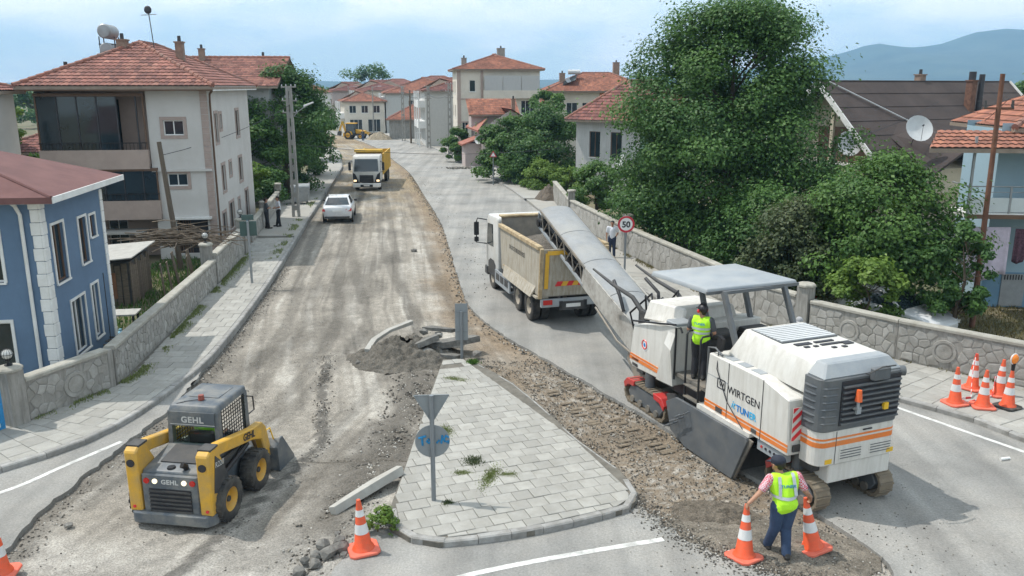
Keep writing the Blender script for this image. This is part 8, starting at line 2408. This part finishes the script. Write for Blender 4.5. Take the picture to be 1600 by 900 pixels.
# ================================================================ PEOPLE
M_SKIN = mat('skin', (0.36, 0.19, 0.12), 0.55, var=.05, spec=.35)
M_HAIR = mat('hair_dark', (0.02, 0.015, 0.012), 0.7, var=.2, scale=20)
M_VEST = mat('vest_lime', (0.42, 0.80, 0.02), 0.7, var=.07, scale=8)
M_REFL = mat('reflective_tape', (0.42, 0.45, 0.46), 0.35, var=.08)
M_JEANS = mat('jeans', (0.03, 0.055, 0.11), 0.9, var=.18, scale=8)
M_BLACKC = mat('black_cloth', (0.018, 0.018, 0.022), 0.9, var=.2, scale=8)
M_WHITEC = mat('white_shirt', (0.58, 0.59, 0.62), 0.9, var=.06, scale=6)
M_GREYC = mat('grey_shirt', (0.07, 0.075, 0.08), 0.9, var=.15, scale=6)
M_SHOE = mat('shoe', (0.03, 0.028, 0.026), 0.7, var=.2)
def m_plaid():
    m = bpy.data.materials.new('plaid_red'); m.use_nodes = True
    n, l = m.node_tree.nodes, m.node_tree.links; b = n['Principled BSDF']; b.inputs['Roughness'].default_value = .9
    tc = n.new('ShaderNodeTexCoord'); ck = n.new('ShaderNodeTexChecker'); ck.inputs['Scale'].default_value = 42
    ck.inputs['Color1'].default_value = (.50, .05, .08, 1); ck.inputs['Color2'].default_value = (.55, .45, .48, 1)
    l.new(tc.outputs['Object'], ck.inputs['Vector']); l.new(ck.outputs['Color'], b.inputs['Base Color'])
    return m
M_PLAID = m_plaid()

def caps_(b, p0, r0, p1, r1, n=10):
    """closed tapered capsule"""
    a, c = Vector(p0), Vector(p1); d = c - a; L = d.length
    if L < 1e-5: return
    d /= L
    u = Vector((0, 0, 1)) if abs(d.z) < .9 else Vector((1, 0, 0))
    x = d.cross(u).normalized(); y = d.cross(x)
    rings = []
    for k in range(1, 4): t = math.pi / 2 * k / 3; rings.append((-r0 * math.cos(t), r0 * math.sin(t)))
    for k in range(0, 3): t = math.pi / 2 * k / 3; rings.append((L + r1 * math.sin(t), r1 * math.cos(t)))
    vs = [a - d * r0]
    for s, r in rings:
        for k in range(n):
            q = 2 * math.pi * k / n; vs.append(a + d * s + x * (r * math.cos(q)) + y * (r * math.sin(q)))
    vs.append(c + d * r1)
    fs = [(0, 1 + (k + 1) % n, 1 + k) for k in range(n)]
    for i in range(len(rings) - 1):
        for k in range(n):
            p = 1 + i * n + k; q = 1 + i * n + (k + 1) % n; fs.append((p, q, q + n, p + n))
    e = len(vs) - 1; o = 1 + (len(rings) - 1) * n
    fs += [(e, o + k, o + (k + 1) % n) for k in range(n)]
    b.add(vs, fs)

def fuse(b, name, material, voxel, parent, smooth_it=4):
    """one continuous skin over all the limbs: voxel remesh, then smoothing"""
    me = b.mesh(name, material)
    o = bpy.data.objects.new(name, me)
    m = o.modifiers.new('r', 'REMESH'); m.mode = 'VOXEL'; m.voxel_size = voxel; m.use_smooth_shade = True
    s = o.modifiers.new('s', 'SMOOTH'); s.factor = .5; s.iterations = smooth_it
    new = evaluated(o)
    new.materials.clear(); new.materials.append(material)
    new.polygons.foreach_set('use_smooth', [True] * len(new.polygons))
    return link(name, new, parent)

STAND = dict(pelvis=(0, 0, .96), waist=(0, 0, 1.1), chest=(0, .01, 1.30), neck=(0, 0, 1.47), head=(0, .02, 1.615),
             shL=(-.19, 0, 1.42), elL=(-.25, -.03, 1.14), wrL=(-.26, .06, .90), shR=(.19, 0, 1.42), elR=(.25, -.03, 1.14), wrR=(.26, .06, .90),
             hipL=(-.09, 0, .93), knL=(-.10, .03, .50), anL=(-.10, -.02, .09), hipR=(.09, 0, .93), knR=(.10, .03, .50), anR=(.10, -.02, .09), look=0, toe=.17)

def person(label, loc, rotz, pose, top_m, legs_m, cap=None, vest=None, cap_label=None, sleeves='short', grip=(), voxel=.014, muffs=False, scale=1.0, hair=True, z=0, girth=1.0):
    J = dict(STAND); J.update(pose)
    P = {k: Vector(v) for k, v in J.items() if isinstance(v, tuple)}
    t = thing('person', label, 'person', loc, rotz); t.scale = (scale * girth, scale * girth, scale)
    b = MB()
    def C(a, r0, c, r1): caps_(b, a, r0, c, r1)
    # trunk
    for a, r0, c, r1 in (('pelvis', .125, 'waist', .115), ('waist', .115, 'chest', .125)): C(P[a], r0, P[c], r1)
    for s in ('L', 'R'):
        sg_ = -1 if s == 'L' else 1
        C(P['chest'], .115, P['sh' + s] + Vector((-sg_ * .05, 0, -.03)), .075)
        C(P['hip' + s], .098, P['kn' + s], .062); C(P['kn' + s], .062, P['an' + s], .042)
        C(P['an' + s] + Vector((0, -.03, -.04)), .04, P['an' + s] + Vector((sg_ * .015, J['toe'] * .85, -.05)), .034)
        C(P['sh' + s], .058, P['el' + s], .044); C(P['el' + s], .043, P['wr' + s], .029)
        # hand: palm and five fingers
        d = (P['wr' + s] - P['el' + s]).normalized()
        if s in grip: d = (d * .35 + Vector((0, .35, -.8))).normalized()
        side = Vector((0, 1, 0)) - d * d.y; side = side.normalized() if side.length > .2 else Vector((1, 0, 0))
        inn_ = d.cross(side).normalized() * (-sg_ if d.cross(side).x * sg_ > 0 else sg_) if True else None
        inn_ = Vector((-sg_, 0, 0)) - d * (-sg_ * d.x); inn_ = inn_.normalized() if inn_.length > .1 else Vector((0, 1, 0))
        palm = P['wr' + s] + d * .085
        for q in (-.028, -.009, .010, .028): caps_(b, P['wr' + s] + d * .02 + side * q * .6, .017, palm + side * q, .015, 8)
        for q, L_ in ((-.031, .055), (-.011, .072), (.010, .078), (.030, .070)):
            k1 = palm + side * q * 1.1 + d * L_ * .5 + inn_ * .012
            k2 = k1 + (d * (.5 if s not in grip else .1) + inn_ * (.45 if s not in grip else .9)).normalized() * L_ * .5
            caps_(b, palm + side * q, .0125, k1, .0105, 7); caps_(b, k1, .0105, k2, .009, 7)
        th1 = P['wr' + s] + d * .05 + side * .045 + inn_ * .01
        caps_(b, P['wr' + s] + d * .025 + side * .02, .016, th1, .013, 7); caps_(b, th1, .012, th1 + (d + inn_ * .6).normalized() * .045, .010, 7)
    # neck and head with face
    C(P['neck'] - Vector((0, 0, .04)), .058, P['head'] - Vector((0, 0, .06)), .052)
    H_ = P['head']; lk = J['look']; f = Vector((-math.sin(lk), math.cos(lk), J.get('nod', 0.0))).normalized(); sdv = Vector((math.cos(lk), math.sin(lk), 0))
    caps_(b, H_ + f * -.02 + Vector((0, 0, .035)), .090, H_ + f * .018 + Vector((0, 0, .025)), .082, 14)
    caps_(b, H_ + f * .025 + Vector((0, 0, -.05)), .058, H_ + f * .05 + Vector((0, 0, -.075)), .040, 10)
    caps_(b, H_ + f * .095 + Vector((0, 0, .012)), .010, H_ + f * .112 + Vector((0, 0, -.018)), .015, 8)
    for q in (-1, 1): caps_(b, H_ + sdv * q * .083 + Vector((0, 0, .015)), .016, H_ + sdv * q * .086 + Vector((0, 0, -.025)), .013, 8)
    body = fuse(b, 'body', M_SKIN, voxel, t, 3)
    for q in (-1, 1): MB().ball(tuple(H_ + f * .088 + sdv * q * .032 + Vector((0, 0, .018))), .012, 8).build('eye', M_BLACKTXT, t)
    MB().ball(tuple(H_ + f * .088 + Vector((0, 0, -.052))), .02, 8, sz=.3).build('mouth', mat('lips', (.25, .08, .07), .6), t)
    if hair:
        hb = MB(); caps_(hb, H_ + f * -.03 + Vector((0, 0, .045)), .096, H_ + f * .0 + Vector((0, 0, .06)), .088, 14)
        caps_(hb, H_ + f * -.06 + Vector((0, 0, .0)), .07, H_ + f * -.05 + Vector((0, 0, -.05)), .05, 10)
        fuse(hb, 'hair', M_HAIR, .014, t, 2)
    # clothes
    b = MB(); e = .014
    for s in ('L', 'R'):
        caps_(b, P['hip' + s], .098 + e + .006, P['kn' + s], .068 + e); caps_(b, P['kn' + s], .068 + e, P['an' + s] + Vector((0, 0, .0)), .056 + e)
    caps_(b, P['pelvis'] + Vector((-.03, 0, -.02)), .12 + e, P['pelvis'] + Vector((.03, 0, .05)), .12 + e)
    fuse(b, 'trousers', legs_m, voxel, t)
    b = MB()
    caps_(b, P['pelvis'] + Vector((-.045, 0, .0)), .122, P['pelvis'] + Vector((.045, 0, .02)), .122)
    caps_(b, P['pelvis'] + Vector((0, 0, .03)), .135 + e, P['chest'], .13 + e)
    for s in ('L', 'R'):
        sg_ = -1 if s == 'L' else 1
        caps_(b, P['waist'] + Vector((sg_ * .045, 0, 0)), .10, P['sh' + s] + Vector((-sg_ * .06, 0, -.05)), .088)
        caps_(b, P['chest'] + Vector((0, 0, .06)), .10, P['sh' + s] + Vector((-sg_ * .02, 0, -.01)), .074)
        end = P['sh' + s].lerp(P['el' + s], .72) if sleeves == 'short' else P['wr' + s]
        if sleeves == 'long': caps_(b, P['sh' + s], .074, P['el' + s], .06); caps_(b, P['el' + s], .058, end, .044)
        else: caps_(b, P['sh' + s], .074, end, .066)
    fuse(b, 'shirt', top_m, voxel, t)
    for s in ('L', 'R'):
        b = MB(); a_ = P['an' + s]; sg_ = -1 if s == 'L' else 1
        caps_(b, a_ + Vector((0, -.05, -.045)), .047, a_ + Vector((sg_ * .015, J['toe'], -.052)), .040); caps_(b, a_ + Vector((0, -.03, .0)), .05, a_ + Vector((0, -.02, -.03)), .05)
        fuse(b, 'shoe', M_SHOE, .014, t, 2)
    if vest:
        b = MB(); e2 = .03
        caps_(b, P['pelvis'] + Vector((-.05, 0, -.02)), .128 + e2 * .6, P['pelvis'] + Vector((.05, 0, .02)), .128 + e2 * .6)
        caps_(b, P['pelvis'] + Vector((0, 0, .03)), .138 + e2, P['chest'], .132 + e2)
        for s in ('L', 'R'):
            sg_ = -1 if s == 'L' else 1
            caps_(b, P['waist'] + Vector((sg_ * .05, 0, 0)), .102 + e2 * .8, P['sh' + s] + Vector((-sg_ * .07, 0, -.05)), .09 + e2 * .6)
            caps_(b, P['chest'] + Vector((0, 0, .06)), .10 + e2 * .6, P['sh' + s] + Vector((-sg_ * .06, 0, .0)), .070 + e2 * .5)
        v = fuse(b, 'safety_vest', vest, voxel, t)
        # reflective bands follow the vest surface
        vco = [tuple(q.co) for q in v.data.vertices]
        def ring(zc, w):
            bb_ = MB(); n = 26; cx = P['waist'].lerp(P['chest'], .4)
            prev = []
            for zz in (zc - w / 2, zc + w / 2):
                row = []
                for k in range(n):
                    a = 2 * math.pi * k / n; best = .12
                    dx, dy = math.cos(a), math.sin(a)
                    for x, y, z_ in vco:
                        if abs(z_ - zz) < .02:
                            rx_, ry_ = x - cx.x, y - cx.y
                            L_ = rx_ * dx + ry_ * dy
                            if L_ > best and abs(rx_ * dy - ry_ * dx) < .035: best = L_
                    row.append((cx.x + dx * (best + .006), cx.y + dy * (best + .006), zz))
                prev.append(row)
            vs = prev[0] + prev[1]
            bb_.add(vs, [(k, (k + 1) % n, n + (k + 1) % n, n + k) for k in range(n)])
            bb_.build('reflective_band', M_REFL, v, smooth=60)
        z0 = P['waist'].z
        ring(z0 + .03, .05)
        if muffs: ring(z0 + .13, .05)
        else:
            for q in (-1, 1):
                pts = []
                for k in range(8):
                    zz = z0 + .06 + k * .048; xx = q * (.12 - .02 * k / 7) + P['waist'].lerp(P['chest'], (zz - z0) / .2).x
                    ys_ = [y for x, y, z_ in vco if abs(z_ - zz) < .02 and abs(x - xx) < .03]
                    if ys_: pts.append((xx, min(ys_) - .008, zz))
                bb_ = MB()
                for a_, c_ in zip(pts[:-1], pts[1:]): bb_.add([(a_[0] - .025, a_[1], a_[2]), (a_[0] + .025, a_[1], a_[2]), (c_[0] + .025, c_[1], c_[2]), (c_[0] - .025, c_[1], c_[2])], [(0, 1, 2, 3)])
                if pts: bb_.build('reflective_band', M_REFL, v)
        zz = P['chest'].z + .02; ys_ = [y for x, y, z_ in vco if abs(z_ - zz) < .03 and abs(x - P['chest'].x) < .08]
        yb = min(ys_) - .006
        text('TUNER', .072, mat('vest_print', (.02, .22, .40), .7), parent=v, at=(P['chest'].x, yb, zz), xdir=(1, 0, 0), ydir=(0, .05, 1), align='CENTER', bold=.002)
    if cap is not None:
        q = MB(); caps_(q, H_ + f * -.02 + Vector((0, 0, .06)), .104, H_ + f * .01 + Vector((0, 0, .065)), .098, 14)
        cp_ = fuse(q, 'cap', cap, .013, t, 2)
        pk = MB(); pk.hexa([tuple(H_ + f * .07 + sdv * -.07 + Vector((0, 0, .045))), tuple(H_ + f * .07 + sdv * .07 + Vector((0, 0, .045))), tuple(H_ + f * .18 + sdv * .05 + Vector((0, 0, .03))), tuple(H_ + f * .18 + sdv * -.05 + Vector((0, 0, .03)))],
                           [tuple(H_ + f * .07 + sdv * -.07 + Vector((0, 0, .058))), tuple(H_ + f * .07 + sdv * .07 + Vector((0, 0, .058))), tuple(H_ + f * .18 + sdv * .05 + Vector((0, 0, .04))), tuple(H_ + f * .18 + sdv * -.05 + Vector((0, 0, .04)))])
        pk.build('cap_peak', cap, cp_)
    if muffs:
        for q in (-1, 1): MB().ball(tuple(H_ + sdv * q * .10 + Vector((0, 0, .0))), .05, 12, sx=.6).build('ear_muff', M_REFL_R, t, smooth=60)
        MB().tube([tuple(H_ + sdv * (.105 * math.cos(a)) + Vector((0, 0, .02 + .16 * math.sin(a)))) for a in [math.pi * k / 10 for k in range(11)]], .012, 6).build('muff_band', M_BLACKTXT, t)
    return t

CAPN = mat('cap_navy', (.012, .016, .03), .8); CAPG = mat('cap_grey', (.34, .34, .35), .9)
# worker carrying two cones, seen from behind, leaning a little to his left
person('worker in lime vest and navy cap carrying two traffic cones', (4.72, 13.12, -.02), R(6),
       dict(pelvis=(-.0, 0, .94), waist=(.0, .03, 1.08), chest=(.0, .09, 1.26), neck=(-.03, .14, 1.43), head=(-.06, .20, 1.555), look=R(28), nod=-.25,
            shL=(-.20, .10, 1.37), elL=(-.38, .02, 1.16), wrL=(-.56, -.04, 1.02), shR=(.20, .09, 1.39), elR=(.31, .0, 1.14), wrR=(.43, .08, 1.0),
            hipL=(-.09, 0, .92), knL=(-.10, .04, .50), anL=(-.13, .18, .11), hipR=(.09, 0, .92), knR=(.06, .02, .50), anR=(.04, -.10, .10)),
       M_PLAID, M_JEANS, cap=CAPN, vest=M_VEST, grip=('L', 'R'), voxel=.011, scale=1.05, girth=1.13)
# machine operator
_ma = R(22)
def mworld(x, y): return (6.35 + x * math.cos(_ma) - y * math.sin(_ma), 15.6 + x * math.sin(_ma) + y * math.cos(_ma))
_ox, _oy = mworld(-.95, 3.12)
person('operator in lime vest with red ear muffs standing on the machine', (_ox, _oy, 1.46), R(-30),
       dict(wrL=(-.24, .24, 1.10), elL=(-.27, .0, 1.14), wrR=(.20, .30, 1.02), elR=(.27, .02, 1.13), look=R(50)), M_GREYC, M_BLACKC, cap=M_BLACKTXT, vest=M_VEST, muffs=True, voxel=.012, girth=1.1)
# helper behind the machine
_hx, _hy = 8.0, 22.3
person('helper with grey cap standing behind the milling machine', (_hx, _hy, 0), R(140), dict(), M_VEST, M_JEANS, cap=CAPG, voxel=.02)
# man on the right sidewalk
person('man in white shirt and dark trousers on the right sidewalk', (4.72, 38.7, ZP), R(175), dict(wrL=(-.2, -.14, .98), elL=(-.27, -.1, 1.15), wrR=(.25, .02, .90), look=R(-15), hipL=(-.09, 0, .93), anL=(-.11, .08, .09), anR=(.1, -.08, .09)), M_WHITEC, mat('navy_trousers', (.02, .03, .06), .9), voxel=.016)
# two men by the left wall
person('man in dark clothes standing with arms folded by the left wall', (-13.95, 46.9, ZP), R(-60), dict(elL=(-.28, .05, 1.18), wrL=(.02, .22, 1.18), elR=(.28, .05, 1.18), wrR=(-.04, .24, 1.15), anR=(.14, .06, .09)), M_GREYC, M_BLACKC, voxel=.018)
person('man in white shirt and black trousers beside the dark dressed man', (-13.45, 47.6, ZP), R(120), dict(elL=(-.27, .0, 1.15), wrL=(-.08, .2, 1.08), elR=(.27, .0, 1.15), wrR=(.1, .22, 1.1), anR=(.14, .1, .09)), M_WHITEC, M_BLACKC, voxel=.018)
# far worker near the backhoe
person('small far worker in dark clothes before the backhoe loader', (-22.6, 128.0, DEEP), R(180), dict(anL=(-.12, .15, .09), anR=(.12, -.15, .09)), M_GREYC, M_JEANS, voxel=.03)
# loader driver
person('loader driver in bright vest seen through the rear window', (-6.2 + .05, 15.25 + .38, DEEP + .15), R(-9),
       dict(pelvis=(0, -.02, .92), waist=(0, -.02, 1.05), chest=(0, 0, 1.22), neck=(0, .02, 1.38), head=(0, .05, 1.51), shL=(-.19, 0, 1.33), shR=(.19, 0, 1.33), elL=(-.26, .12, 1.1), wrL=(-.22, .34, 1.08), elR=(.26, .12, 1.1), wrR=(.22, .34, 1.08),
            hipL=(-.1, .0, .9), knL=(-.12, .38, .88), anL=(-.12, .48, .5), hipR=(.1, .0, .9), knR=(.12, .38, .88), anR=(.12, .48, .5), toe=.1), M_VEST, M_JEANS, voxel=.02)

bpy.data.scenes.remove(TMP)
